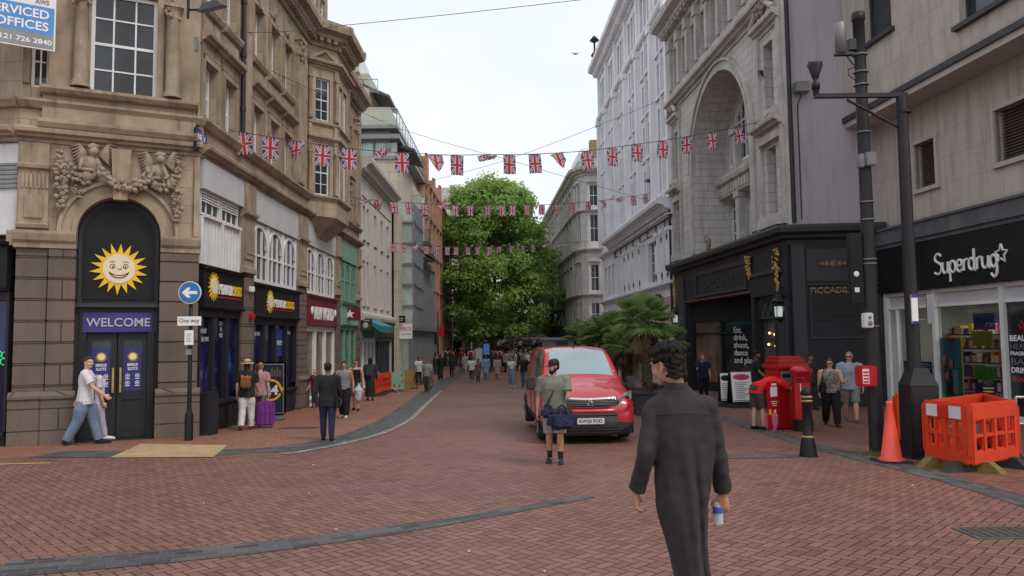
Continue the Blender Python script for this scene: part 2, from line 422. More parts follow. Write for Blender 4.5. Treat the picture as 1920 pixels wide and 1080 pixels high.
M['green'] = pmat('sage_green_paint', (.17, .33, .25), .5, .1, 2)
M['teal'] = pmat('teal_paint', (.02, .20, .22), .5, .1, 2)
M['maroon'] = pmat('maroon_paint', (.16, .012, .03), .4, .1, 2)
M['gold'] = pmat('worn_gold_leaf', (.42, .28, .10), .45, .35, 12, .3, metal=.35)
M['yellow'] = pmat('yellow_paint', (.80, .50, .02), .4, .06, 5)
M['red'] = pmat('red_paint', (.55, .01, .02), .35, .08, 3)
M['cyanglow'] = pmat('blue_screen', (.02, .03, .2), .3, .2, 2, emit=(.03, .06, .55), es=.35)
M['txtwhite'] = pmat('white_lettering', (.78, .78, .78), .5, .03, 5)
M['txtgrey'] = pmat('grey_lettering', (.42, .44, .47), .5, .05, 5)
M['navy'] = pmat('navy_panel', (.025, .03, .16), .4, .15, 3)
M['purpleblue'] = pmat('violet_panel', (.04, .025, .16), .35, .5, 1.3)
M['flag'] = flagm('union_flag_cloth')
M['wire'] = pmat('thin_cable', (.05, .05, .055), .6, .1, 3)
# ------------------------------------------------------------------ facade helpers
def wall_sheet(mb, F, u0, u1, z0, z1, holes, depth=.3, m=None, arches=()):
 """front sheet with rectangular holes (a,b,c,d) and their reveals; arches=(uc, zs, r) put a half round on a hole's top"""
 hs = list(holes)
 bx = [(uc - r, uc + r, zs, zs + r) for uc, zs, r in arches]
 allh = hs + bx
 us = sorted(set([u0, u1] + [round(x, 4) for h in allh for x in h[:2] if u0 < x < u1]))
 zs = sorted(set([z0, z1] + [round(x, 4) for h in allh for x in h[2:] if z0 < x < z1]))
 for a, b in zip(us, us[1:]):
  if b - a < 1e-4: continue
  for c, d in zip(zs, zs[1:]):
   if d - c < 1e-4: continue
   mu, mz = (a + b) / 2, (c + d) / 2
   if any(h[0] - 1e-3 < mu < h[1] + 1e-3 and h[2] - 1e-3 < mz < h[3] + 1e-3 for h in allh): continue
   mb.quad(F.P(a, c), F.P(b, c), F.P(b, d), F.P(a, d), m=m)
 for a, b, c, d in hs:
  top = not any(abs((a + b) / 2 - uc) < .02 and abs(d - zz) < .02 for uc, zz, r in arches)
  mb.quad(F.P(a, c), F.P(a, d), F.P(a, d, -depth), F.P(a, c, -depth), m=m)
  mb.quad(F.P(b, c, -depth), F.P(b, d, -depth), F.P(b, d), F.P(b, c), m=m)
  mb.quad(F.P(a, c, -depth), F.P(b, c, -depth), F.P(b, c), F.P(a, c), m=m)
  if top: mb.quad(F.P(a, d), F.P(b, d), F.P(b, d, -depth), F.P(a, d, -depth), m=m)
 for uc, zz, r in arches:
  k = 24
  arc = [(uc - r * math.cos(PI * i / k), zz + r * math.sin(PI * i / k)) for i in range(k + 1)]
  for (a, b), (c, d) in zip(arc, arc[1:]):
   mb.quad(F.P(a, b), F.P(c, d), F.P(c, zz + r), F.P(a, zz + r), m=m)
   mb.quad(F.P(c, d), F.P(a, b), F.P(a, b, -depth), F.P(c, d, -depth), smooth=False, m=m)
def archi(mb, F, uc, zs, r0, r1, o0, o1, k=28, m=None, a0=0, a1=PI):
 """arch ring (archivolt) between radii"""
 pr = [(r0, o0), (r0, o1), (r1, o1), (r1, o0)]
 for i in range(k):
  a, b = a0 + (a1 - a0) * i / k, a0 + (a1 - a0) * (i + 1) / k
  for (ra, oa), (rb, ob) in zip(pr, pr[1:]):
   mb.quad(F.P(uc - ra * math.cos(a), zs + ra * math.sin(a), oa), F.P(uc - ra * math.cos(b), zs + ra * math.sin(b), oa), F.P(uc - rb * math.cos(b), zs + rb * math.sin(b), ob), F.P(uc - rb * math.cos(a), zs + rb * math.sin(a), ob), m=m)
def window(F, a, b, c, d, o, parent, cols=1, rows=2, frame='white', glass='glass', fw=.06, bar=.03, name='window', arch=0, curtain=0, meeting=True):
 """sash / casement frame with glazing bars, its pane as sub-part"""
 mb = MB()
 zs = d
 mb.fb(F, a, a + fw, c, d, o, o + .07); mb.fb(F, b - fw, b, c, d, o, o + .07); mb.fb(F, a + fw, b - fw, c, c + fw, o, o + .065)
 if not arch: mb.fb(F, a + fw, b - fw, d - fw, d, o, o + .065)
 for i in range(1, cols):
  x = a + (b - a) * i / cols; mb.fb(F, x - bar / 2, x + bar / 2, c + fw, d - fw * (0 if arch else 1), o + .005, o + .045)
 for i in range(1, rows):
  z = c + (d - c) * i / rows; k = fw * .8 if (meeting and rows % 2 == 0 and i == rows // 2) else bar
  mb.fb(F, a + fw, b - fw, z - k / 2, z + k / 2, o + .005, o + .05)
 if arch:
  r = (b - a) / 2; archi(mb, F, (a + b) / 2, d, r - fw, r, o, o + .07, 14)
  for i in range(1, cols):
   x = (b - a) * i / cols - r; mb.fb(F, (a + b) / 2 + x - bar / 2, (a + b) / 2 + x + bar / 2, d, d + math.sqrt(max(0, (r - .02) ** 2 - x * x)), o + .005, o + .045)
  mb.fb(F, a + fw, b - fw, d - bar / 2, d + bar / 2, o + .004, o + .047)
 w = mb.build(name, M[frame], parent)
 g = MB()
 g.fb(F, a + .01, b - .01, c + .01, d if arch else d - .01, o - .04, o + .02)
 if arch:
  r = (b - a) / 2 - .01; k = 14
  g.add([F.P((a + b) / 2 - r * math.cos(PI * i / k), d + r * math.sin(PI * i / k), o + .02) for i in range(k + 1)], [tuple(reversed(range(k + 1)))])
 if curtain:
  h = d - (d - c) * curtain
  q = MB(); q.fb(F, a + fw, b - fw, h, d - fw, o + .021, o + .024); q.build('blind', M['curtain'], w)
 g.build('pane', M[glass], w)
 return w
def cornice(mb, F, u0, u1, z, h, p, m=None, r0=0, r1=0, dent=0):
 """projecting cornice whose base is at z, height h, projection p"""
 pts = [(0.002, z), (p * .15, z + h * .02), (p * .2, z + h * .25), (p * .55, z + h * .35), (p * .6, z + h * .5), (p * .95, z + h * .62), (p, z + h * .85), (p * .97, z + h), (0.0, z + h * 1.02)]
 mb.fprof(F, u0, u1, pts, m, True, r0, r1)
 if dent:
  u = u0 + dent * .3
  while u < u1 - dent * .5:
   mb.fb(F, u, u + dent * .5, z + h * .18, z + h * .40, .0, p * .52, m); u += dent
def core(mb, F, u0, u1, z0, z1, back, m=None, o=-.32):
 """solid block of a building behind its facade sheet (sides, back and roof)"""
 P = F.P
 a, b, c, d = P(u0, 0, o), P(u1, 0, o), P(u1, 0, -back), P(u0, 0, -back)
 up = lambda q, z: V((q.x, q.y, z))
 A, B, Cc, Dd = [up(q, z0) for q in (a, b, c, d)]; a2, b2, c2, d2 = [up(q, z1) for q in (a, b, c, d)]
 mb.add([A, B, Cc, Dd, a2, b2, c2, d2], [(1, 2, 6, 5), (2, 3, 7, 6), (3, 0, 4, 7), (4, 5, 6, 7), (0, 1, 5, 4)], False, m)
 # side strips between core and facade plane
 mb.quad(V((*P(u0, 0).xy, z0)), A, a2, V((*P(u0, 0).xy, z1)), m=m); mb.quad(B, V((*P(u1, 0).xy, z0)), V((*P(u1, 0).xy, z1)), b2, m=m)
 mb.quad(V((*P(u0, 0).xy, z1)), a2, b2, V((*P(u1, 0).xy, z1)), m=m)
def lettering(F, body, uc, z, o, size, width, mat_, parent, name='lettering', shear=0, ext=.03, bold=.02):
 mb = MB(); mb.text(body, F.P(uc, z, o), F.d, V((0, 0, 1)), size, width, ext, 'CENTER', shear, bold=bold)
 return mb.build(name, M[mat_] if isinstance(mat_, str) else mat_, parent)
def column(mb, F, u, z0, z1, r, o, m=None, seg=16, square_cap=True):
 c = F.P(u, 0, o); T = Matrix.Translation(V((c.x, c.y, 0)))
 H = z1 - z0
 mb.lathe([(r * 1.35, z0), (r * 1.35, z0 + .05), (r * 1.2, z0 + .09), (r * 1.25, z0 + .13), (r, z0 + .17), (r * 1.0, z0 + H * .4), (r * .87, z1 - .32), (r * .95, z1 - .3), (r * .88, z1 - .27), (r * 1.2, z1 - .12), (r * 1.35, z1 - .08)], T, seg, True, m)
 mb.fb(F, u - r * 1.4, u + r * 1.4, z1 - .08, z1, o - r * 1.4, o + r * 1.4, m)
def sungeo(F, uc, z, r, o, parent, face=True, flat=1.0):
 """round smiling sun emblem with pointed rays"""
 g = MB(); n = 18
 pts = []
 for i in range(2 * n):
  a = PI * i / n + .05; rr = r * (1.0 if i % 2 == 0 else .60) * (1 if i % 4 else .97)
  pts.append(F.P(uc + rr * math.sin(a) * flat, z + rr * math.cos(a), o))
 n2 = len(pts); c0 = F.P(uc, z, o + .02); q = [p + F.n * .02 for p in pts]
 g.add(pts + q + [c0], [(n2 + i, n2 + (i + 1) % n2, 2 * n2) for i in range(n2)] + [(i, (i + 1) % n2, (i + 1) % n2 + n2, i + n2) for i in range(n2)])
 em = g.build('sun_emblem', M['yellow'], parent)
 g = MB(); k = 28
 ring = [F.P(uc + r * .55 * math.sin(2 * PI * i / k) * flat, z + r * .55 * math.cos(2 * PI * i / k), o + .034) for i in range(k)]
 g.poly(ring, 0, F.n * -.012); g.build('emblem_disc', M['txtcream'], em)
 if face:
  g = MB()
  def arcln(cu, cz, rad, a0, a1, th, k=10):
   g.tube([F.P(uc + r * (cu + rad * math.sin(a0 + (a1 - a0) * i / k)), z + r * (cz + rad * math.cos(a0 + (a1 - a0) * i / k)), o + .037) for i in range(k + 1)], th * r, 5)
  arcln(0, .02, .36, R(112), R(248), .022); arcln(0, .25, .50, R(140), R(220), .016)
  for sx in (-1, 1):
   arcln(.22 * sx, .10, .085, 0, 2 * PI, .013)
   g.ball(F.P(uc + r * .21 * sx, z + r * .08, o + .037), (r * .03, .012, r * .045), seg=8)
   arcln(.23 * sx, .16, .12, -.9, .9, .012)
  arcln(.02, .03, .06, R(60), R(280), .013)
  g.build('emblem_face', M['facebrown'], em)
 return em
M['txtcream'] = pmat('cream_disc', (.75, .66, .48), .5, .05, 5)
M['facebrown'] = pmat('brown_line', (.12, .06, .02), .6, .1, 5)
# ------------------------------------------------------------------ render, world, light, camera
sc.render.engine = 'CYCLES'
sc.view_settings.view_transform = 'Standard'; sc.view_settings.look = 'None'; sc.view_settings.exposure = 0.1
w = bpy.data.worlds.new('World'); sc.world = w; w.use_nodes = True; nt = w.node_tree; nt.nodes.clear(); n = N(nt)
SUN_EL, SUN_AZ = R(52), R(128)
sky = nt.nodes.new('ShaderNodeTexSky'); sky.sky_type = 'NISHITA'; sky.sun_disc = False; sky.sun_elevation = SUN_EL; sky.sun_rotation = SUN_AZ
sky.air_density = 1.6; sky.dust_density = 6; sky.ozone_density = 1
gen = nt.nodes.new('ShaderNodeTexCoord').outputs['Generated']
cl = n.noise(n.map(gen, (1, 1, 2.4)), 2.1, 5, .55); cl2 = n.noise(n.map(gen, (1, 1, 3)), 6, 5, .6)
# bright even cloud deck over the clear sky, thinner in a few places
cloud = n.mix(n.ramp(n.math('MULTIPLY_ADD', cl2, .25, cl), .45, .85), (.80, .835, .90), (.93, .94, .965))
skyc = n.mix(.04, cloud, sky.outputs[0])
bg = nt.nodes.new('ShaderNodeBackground'); nt.links.new(skyc, bg.inputs[0]); bg.inputs[1].default_value = .97
wo = nt.nodes.new('ShaderNodeOutputWorld'); nt.links.new(bg.outputs[0], wo.inputs[0])
sd = bpy.data.lights.new('sun', 'SUN'); sd.energy = 1.1; sd.angle = R(16); sd.color = (1, .97, .92)
so = bpy.data.objects.new('sun', sd); C.objects.link(so)
sdir = V((math.cos(SUN_EL) * math.sin(SUN_AZ), math.cos(SUN_EL) * math.cos(SUN_AZ), math.sin(SUN_EL)))
so.rotation_euler = sdir.to_track_quat('Z', 'Y').to_euler(); so.location = (0, 0, 60)
cd = bpy.data.cameras.new('camera'); co = bpy.data.objects.new('camera', cd); C.objects.link(co); sc.camera = co
cd.sensor_width = 36; cd.lens = 36 * FPX / 1920; cd.clip_end = 5000; cd.clip_start = .05
co.matrix_world = Matrix(((CR.x, CU.x, -_F.x, CAM.x), (CR.y, CU.y, -_F.y, CAM.y), (CR.z, CU.z, -_F.z, CAM.z), (0, 0, 0, 1)))
# ------------------------------------------------------------------ ground
M['road'] = herring('red_block_paving_herringbone', .103, (.155, .076, .062), (.235, .118, .096), (.015, .013, .013), 45)
M['pave'] = herring('orange_red_block_paving', .098, (.22, .10, .066), (.29, .14, .094), (.10, .055, .04), 0)
M['pave2'] = herring('brown_red_block_paving', .1, (.145, .068, .053), (.205, .102, .08), (.05, .032, .028), 0)
M['band'] = setts('dark_grey_setts', (.045, .047, .052), (.115, .115, .12), (.15, .135, .12), .26, .115)
M['kerbw'] = setts('pale_worn_kerb_line', (.42, .41, .39), (.33, .31, .3), (.08, .08, .08), .14, .3, white=1)
M['tact'] = setts('buff_tactile_paving', (.42, .30, .16), (.46, .33, .185), (.2, .14, .09), .4, .4)
def sheet(name, pts, mat_, lift, label=None, w=None, step=1.0, kind='structure'):
 """ground sheet from a plan polygon; follows the street's slope by being cut every metre"""
 bm = bmesh.new(); vs = [bm.verts.new((p[0], p[1], 0)) for p in pts]; bm.faces.new(vs)
 y0 = min(p[1] for p in pts); y1 = max(p[1] for p in pts)
 for k in _prof:
  if y0 < k[0] < y1:
   bmesh.ops.bisect_plane(bm, geom=bm.verts[:] + bm.edges[:] + bm.faces[:], plane_co=(0, k[0], 0), plane_no=(0, 1, 0))
 for v in bm.verts: v.co.z = gz(v.co.y) + lift
 bmesh.ops.recalc_face_normals(bm, faces=bm.faces[:])
 for f in bm.faces:
  if f.normal.z < 0: f.normal_flip()
 mb = MB(); mb.addbm(bm, None, False); o = mb.build(name, mat_); tag(o, kind=kind); return o
def strip(name, line, wdt, mat_, lift, side=1, kind='structure'):
 """ribbon of given width to one side of a ground polyline, UVs run along it"""
 L = []
 for a, b in zip(line, line[1:]):
  k = max(1, int((V(b) - V(a)).length / .5))
  for i in range(k): L.append(V(a).lerp(V(b), i / k))
 L.append(V(line[-1])); L = [V((p.x, p.y, 0)) for p in L]
 for _ in range(6):
  L = [L[0]] + [(L[i - 1] + L[i] * 2 + L[i + 1]) / 4 for i in range(1, len(L) - 1)] + [L[-1]]
 mb = MB(); uvs = []; s = 0; nrm = []
 for i, p in enumerate(L):
  t = (L[min(i + 1, len(L) - 1)] - L[max(i - 1, 0)]).normalized(); nrm.append(V((-t.y, t.x, 0)) * side)
 for i in range(len(L) - 1):
  l = (L[i + 1] - L[i]).length
  ww = (wdt, wdt) if not callable(wdt) else (wdt(i / len(L)), wdt((i + 1) / len(L)))
  a, b = L[i], L[i + 1]; c, d = b + nrm[i + 1] * ww[1], a + nrm[i] * ww[0]
  q = [V((p.x, p.y, gz(p.y) + lift)) for p in (a, b, c, d)]; uv = [(s, 0), (s + l, 0), (s + l, ww[1]), (s, ww[0])]
  if side < 0: q.reverse(); uv.reverse()
  mb.quad(*q); uvs += uv; s += l
 mb.uv = uvs; o = mb.build(name, mat_); tag(o, kind=kind); return o
mb = MB(); ys = sorted(set([p[0] for p in _prof] + [-60, -20, 5, 20, 30, 42, 53, 65, 95, 125, 170, 250, 600, 1500]))
for a, b in zip(ys, ys[1:]):
 for x0, x1 in ((-1500, -60), (-60, -20), (-20, 0), (0, 20), (20, 60), (60, 1500)):
  mb.quad(V((x0, a, gz(a))), V((x1, a, gz(a))), V((x1, b, gz(b))), V((x0, b, gz(b))))
tag(mb.build('road', M['road']), kind='structure')
kerb = [G(x, y) for x, y in ((-60, 862), (50, 859), (200, 858), (430, 857), (560, 850), (650, 834), (725, 814), (775, 788), (805, 757), (835, 727), (850, 715))]
print('KERB', kerb[-1]); kerb.append(kerb[-1] + V((.05, 6, 0))); kerb.append(kerb[-1] + V((.1, 16, 0)))
pv = [(p.x, p.y) for p in kerb] + [(-7.6, kerb[-1].y), (-7.6, 17.2), (-10.7, 15.6), (-20, 15.7), (-20, kerb[0].y)]
sheet('pavement', pv, M['pave'], .004)
band_l = strip('kerb_band', kerb[1:], .95, M['band'], .008, 1)
strip('kerb_line', [G(x, y) for x, y in ((545, 853), (650, 834), (725, 814), (775, 788), (805, 757), (830, 733))], .16, M['kerbw'], .012, 1)
sheet('tactile_paving', [G(x, y).xy for x, y in ((206, 859), (400, 858), (427, 836), (265, 833))], M['tact'], .013)
strip('paving_band', [G(x, y) for x, y in ((-30, 1086), (265, 1066), (425, 1048), (650, 1020), (850, 985), (960, 965), (1118, 932))], lambda t: .56 - .42 * t, M['band'], .006, 1)
strip('paving_band', [G(x, y) for x, y in ((1322, 778), (1400, 803), (1500, 836), (1640, 872), (1780, 905), (1930, 955))], .42, M['band'], .006, 1)
strip('paving_band', [G(x, y) for x, y in ((1196, 862), (1350, 862), (1500, 858))], .3, M['band'], .0075, 1)
rp = [G(x, y) for x, y in ((1322, 778), (1400, 803), (1500, 836), (1640, 872), (1780, 905), (1930, 955))]
sheet('pavement', [(p.x, p.y) for p in rp] + [(13.5, rp[-1].y), (13.1, 12), (12.1, 24), (9.1, 24.5), (8.0, 42), (5.5, 30)], M['pave2'], .004)
M['yellowline'] = pmat('worn_yellow_road_paint', (.55, .36, .08), .7, .2, 8)
strip('road_marking', [G(x, y) for x, y in ((-20, 872), (60, 872), (92, 869))], .09, M['yellowline'], .006, 1)
M['iron'] = pmat('cast_iron_cover', (.09, .075, .07), .6, .3, 30, .8, metal=.3)
def cover(px, py, w_, l_, label):
 p = G(px, py); t = thing('manhole_cover', p, label, 'manhole cover')
 z0 = .010; mb = MB(); mb.box(-w_ / 2, w_ / 2, -l_ / 2, l_ / 2, -.02, z0)
 mb.build('cover_frame', M['band'], t, world=False)
 mb = MB(); k = 7
 for i in range(k):
  for j in range(4):
   x = -w_ / 2 + .05 + (w_ - .1) * (i + .5) / k; y = -l_ / 2 + .05 + (l_ - .1) * (j + .5) / 4
   mb.box(x - w_ / k * .36, x + w_ / k * .36, y - l_ / 11, y + l_ / 11, 0, z0 + .006)
 mb.build('cover_plate', M['iron'], t, world=False)
 t.rotation_euler = (-math.atan((gz(p.y + .5) - gz(p.y - .5)) * -1), 0, 0)
cover(1880, 1000, .75, .45, 'rectangular iron cover set in the red paving at lower right')
cover(560, 803, 1.0, .5, 'rectangular cover in the orange pavement behind the man in the black suit')
mb = MB()
for i in range(26):
 x = random.uniform(-8, 11); y = random.uniform(5, 24)
 if abs(x) > .65 * y: continue
 c = V((x, y, gz(y) + .012)); r = random.uniform(.006, .018); a = random.uniform(0, 3)
 mb.add([c + V((r * math.cos(a + k) * (1 + .6 * random.random()), r * math.sin(a + k), .004 * (k % 2))) for k in (0, 1.3, 2.6, 4, 5.2)], [(0, 1, 2, 3, 4)])
tag(mb.build('litter', M['boards']), kind='stuff')
# ------------------------------------------------------------------ SANDSTONE BUILDING (left corner)
A0, B0, E0 = (-10.6, 15.9), (-7.4, 17.5), (-7.4, 36.0)
CN = Fac(A0, B0); LF = Fac(B0, E0); WF = Fac((-17, 16.5), A0)
sb = thing('sandstone_building', (-9.5, 24, gz(24)), 'brown sandstone corner building with an arched black doorway and shops along its street side', 'building')
# corner bay
ua, ub = CN.u(141), CN.u(299); uc = (ua + ub) / 2; ar = (ub - ua) / 2
zsp = 4.28
mb = MB(); wall_sheet(mb, CN, 0, CN.L, zsp, 6.4, [], .5, arches=[(uc, zsp, ar)])
wall_sheet(mb, CN, 0, CN.L, 6.4, 12.8, [(uc - .05 - .62, uc - .05 + .74, 7.45, 9.9), (.0 + .14, .5, 7.45, 9.9)], .25)
cornice(mb, CN, -.02, CN.L + .02, 12.8, .9, .7, r0=.2, r1=.2, dent=.3)
mb.fb(CN, -.2, ua, 3.95, zsp, -.5, 0); mb.fb(CN, ub, CN.L, 3.95, zsp, -.5, 0)
wall_obj = mb
# long side and left side upper walls
fw = [(.15, .95), (1.4, 2.25), (3.5, 4.4), (5.0, 5.9), (6.4, 7.3), (14.2, 14.95), (15.8, 16.55)]
holes = [(a, b, 7.12, 8.65) for a, b in fw] + [(a, b, 10.0, 11.65) for a, b in fw]
wall_sheet(mb, LF, 0, LF.L, 6.2, 12.8, holes, .34)
WU = [(WF.L - 1.5, WF.L - .75)]
wall_sheet(mb, WF, 0, WF.L, 6.2, 12.8, [(a, b, 7.4, 9.8) for a, b in WU] + [(WF.L - 3.2, WF.L - 2.2, 7.6, 9.8)], .3)
# solid core with back, roof
q = [WF.P(0, 0, -.35), CN.P(.15, 0, -.6), CN.P(CN.L - .1, 0, -.6), LF.P(LF.L, 0, -.4), V((-20, 36, 0)), V((-20, 17, 0))]
mb.poly([V((p.x, p.y, -1)) for p in q], 0, V((0, 0, 14.5)))
mb.build('wall', M['sand'], sb)
mb = MB()
# string courses and cornices
for F, a, b, r0, r1 in ((WF, 0, WF.L, 0, -.3), (CN, 0, CN.L, .3, .25), (LF, 0, LF.L, .25, 0)):
 off = .0
 cornice(mb, F, a, b, 6.22, .3, .28, r0=r0, r1=r1)
 mb.fprof(F, a, b, [(.002, 6.95), (.1, 6.97), (.16, 7.05), (.2, 7.1), (.2, 7.16), (.0, 7.2)], None, True, r0, r1)
cornice(mb, LF, 0, LF.L, 12.75, .85, .62, r0=.2, dent=.3); cornice(mb, WF, 0, WF.L, 12.75, .85, .6, dent=.3)
# raised corner bay ledges
mb.fprof(CN, .35, CN.L - .05, [(.02, 6.5), (.3, 6.52), (.36, 6.62), (.36, 6.7), (.12, 6.76)], None); mb.fb(CN, .4, CN.L - .1, 6.7, 7.3, .0, .13)
mb.fprof(CN, .35, CN.L - .05, [(.1, 7.26), (.26, 7.3), (.33, 7.38), (.33, 7.45), (.0, 7.5)], None)
mb.fb(CN, CN.L - .62, CN.L - .02, 7.5, 12.7, .002, .12); mb.fb(CN, .02, .14, 7.5, 12.7, .002, .1); mb.fb(CN, .5, uc - .67, 7.5, 12.7, .002, .1)
for a, b in ((uc - .05 - .62, uc - .05 + .74),):
 mb.fb(CN, a - .14, a, 7.5, 9.9, .0, .06); mb.fb(CN, b, b + .14, 7.5, 9.9, .0, .06); cornice(mb, CN, a - .2, b + .25, 9.95, .25, .2)
for i, (a, b) in enumerate(fw):
 for z0, z1 in ((7.12, 8.65), (10.0, 11.65)):
  mb.fb(LF, a - .12, a, z0, z1, .001, .05); mb.fb(LF, b, b + .12, z0, z1, .001, .05); mb.fb(LF, a - .12, b + .12, z1, z1 + .14, .001, .06)
  mb.fb(LF, a - .07, a - .03, z0, z1, .05, .085); mb.fb(LF, b + .03, b + .07, z0, z1, .05, .085)
 cornice(mb, LF, a - .2, b + .2, 9.0, .3, .26); mb.fb(LF, a - .12, b + .12, 8.82, 8.99, .001, .05)
 mb.fprof(LF, a - .16, b + .16, [(.002, 9.78), (.12, 9.82), (.17, 9.92), (.17, 9.98), (0, 10.02)]); mb.fb(LF, a - .12, b + .12, 9.36, 9.76, .001, .04)
 mb.fb(LF, a - .04, b + .04, 11.95, 12.45, .001, .03); mb.fb(LF, (a + b) / 2 - .09, (a + b) / 2 + .09, 11.6, 12.1, .06, .13)
mb.fb(LF, -.001, .1, 6.6, 12.75, .0, .06); mb.fb(LF, 2.72, 3.2, 7.2, 12.75, .001, .12); mb.fb(LF, 7.7, 8.25, 7.2, 12.2, .001, .14)
mb.fb(LF, 13.2, 13.6, 7.2, 12.2, .001, .1); mb.fb(LF, 17.2, 17.7, 7.2, 12.2, .001, .12); mb.fb(LF, 18.0, 18.5, 7.2, 12.7, .001, .1)
for u in (7.97, 17.45):
 mb.fb(LF, u - .36, u + .36, 12.2, 12.32, 0, .26); mb.fb(LF, u - .3, u + .3, 11.7, 12.2, 0, .2)
 mb.fprof(LF, u - .34, u + .34, [(.0, 7.2), (.22, 7.22), (.22, 7.36), (.14, 7.46)])
mb.build('cornice', M['sandplain'], sb)
# carved capitals and scrolls
random.seed(3)
for u in (7.97, 17.45):
 mb = MB()
 for k in range(16):
  mb.ball(LF.P(u + random.uniform(-.3, .3), random.uniform(11.55, 12.2), .2), random.uniform(.05, .09), seg=6)
 mb.build('carved_capital', M['carve'], sb)
# windows
for i, (a, b) in enumerate(fw):
 for z0, z1 in ((7.12, 8.65), (10.0, 11.65)):
  window(LF, a + .02, b - .02, z0 + .02, z1 - .02, -.24, sb, 2, 4, fw=.07, bar=.025)
window(CN, uc - .05 - .62, uc - .05 + .74, 7.47, 9.88, -.2, sb, 3, 4, fw=.08, bar=.035)
window(CN, .15, .49, 7.47, 9.88, -.2, sb, 2, 4, fw=.06, bar=.03)
for a, b in WU: window(WF, a, b, 7.42, 9.78, -.22, sb, 2, 4, fw=.06)
window(WF, WF.L - 3.2, WF.L - 2.2, 7.62, 9.78, -.22, sb, 2, 4, fw=.06)
# columns of the corner window
for u in (uc - .84, uc + 1.02):
 mb = MB(); column(mb, CN, u, 7.5, 9.7, .15, .2); mb.build('column', M['sandplain'], sb)
 mb = MB()
 for k in range(14): mb.ball(CN.P(u + random.uniform(-.17, .17), random.uniform(9.35, 9.6), .2 + random.uniform(0, .18)), .055, seg=6)
 mb.build('carved_capital', M['carve'], sb)
# oriel
o1, o2, o3, o4 = 9.4, 10.25, 12.3, 13.15; pj = .85
OF = [Fac(LF.P(o1, 0, 0).xy, LF.P(o2, 0, pj).xy), Fac(LF.P(o2, 0, pj).xy, LF.P(o3, 0, pj).xy), Fac(LF.P(o3, 0, pj).xy, LF.P(o4, 0, 0).xy)]
mb = MB(); mt = MB()
for k, F in enumerate(OF):
 wn = [(.3, F.L - .3)] if k != 1 else [(.3, .95), (1.1, 1.75)]
 wall_sheet(mb, F, 0, F.L, 6.4, 12.5, [(a, b, 7.2, 8.9) for a, b in wn] + [(a, b, 10.0, 11.6) for a, b in wn], .2)
 for a, b in wn:
  for z0, z1 in ((7.2, 8.9), (10.0, 11.6)): window(F, a, b, z0, z1, -.16, sb, 2, 4, fw=.055, bar=.025)
 for zz, hh, pp in ((6.95, .22, .12), (9.15, .25, .16), (9.75, .15, .1), (11.95, .3, .25)): cornice(mt, F, 0, F.L, zz, hh, pp, r0=.4, r1=.4)
 cornice(mt, F, -.1, F.L + .1, 12.76, .85, .62, r0=.4, r1=.4, dent=.3)
 mt.fb(F, 0, .14, 7.2, 12.5, .001, .06); mt.fb(F, F.L - .14, F.L, 7.2, 12.5, .001, .06)
 for j in range(4): mb.fprof(F, 0, F.L, [(-.22 * j - .22, 6.4 - .2 * j - .2), (-.22 * j, 6.4 - .2 * j)], None, False, .42, .42)
cap = [LF.P(o1, 12.5), LF.P(o2, 12.5, pj), LF.P(o3, 12.5, pj), LF.P(o4, 12.5)]
mb.poly([p + V((0, 0, 0)) for p in cap], 0, V((0, 0, 1.1)))
bw_ = mb.build('bay_window', M['sand'], sb); mt.build('bay_moulding', M['sandplain'], sb)
F = OF[0]; mb = MB()
for s_ in (-1, 1): mb.tube([F.P(F.L / 2 + s_ * .55, 12.22, .12), F.P(F.L / 2, 12.6, .12)], .06, 6)
mb.build('pediment', M['sandplain'], sb)
for u in (.05, F.L - .05):
 for z0, z1 in ((10.0, 11.6), (7.2, 8.8)): mb = MB(); column(mb, F, u, z0, z1, .07, .07); mb.build('bay_column', M['sandplain'], sb)
# attic dormers above the cornice and slate roof
mb = MB(); DFm = Fac(LF.P(0, 0, -.1).xy, LF.P(LF.L, 0, -.1).xy)
wall_sheet(mb, DFm, 10.0, 12.6, 13.5, 16.4, [(10.35, 11.1, 14.1, 15.6), (11.4, 12.2, 14.1, 15.6)], .2)
mb.fb(DFm, 10.0, 12.6, 13.5, 16.4, -1.6, -.3); mb.quad(DFm.P(10, 13.5), DFm.P(10, 16.4), DFm.P(10, 16.4, -.3), DFm.P(10, 13.5, -.3)); mb.quad(DFm.P(12.6, 13.5, -.3), DFm.P(12.6, 16.4, -.3), DFm.P(12.6, 16.4), DFm.P(12.6, 13.5))
cornice(mb, DFm, 9.9, 12.7, 16.3, .4, .3, r0=.3, r1=.3)
mb.fb(DFm, 14.6, 15.6, 13.5, 15.0, -.4, 0); cornice(mb, DFm, 14.5, 15.7, 14.9, .25, .18)
mb.fb(DFm, 3.2, 8.9, 13.5, 14.3, -.3, -.05)
mb.build('attic_dormer', M['sand'], sb)
for a, b in ((10.35, 11.1), (11.4, 12.2)): window(DFm, a, b, 14.1, 15.6, -.18, sb, 2, 4, fw=.05)
mb = MB(); mb.box8([V(p) for p in ((-20, 17.5, 13.52), (-7.6, 18, 13.52), (-7.6, 36, 13.52), (-20, 36, 13.52), (-16, 22, 17), (-11.5, 22, 17), (-11.5, 34, 17), (-16, 34, 17))])
mb.build('roof', M['slate'], sb)
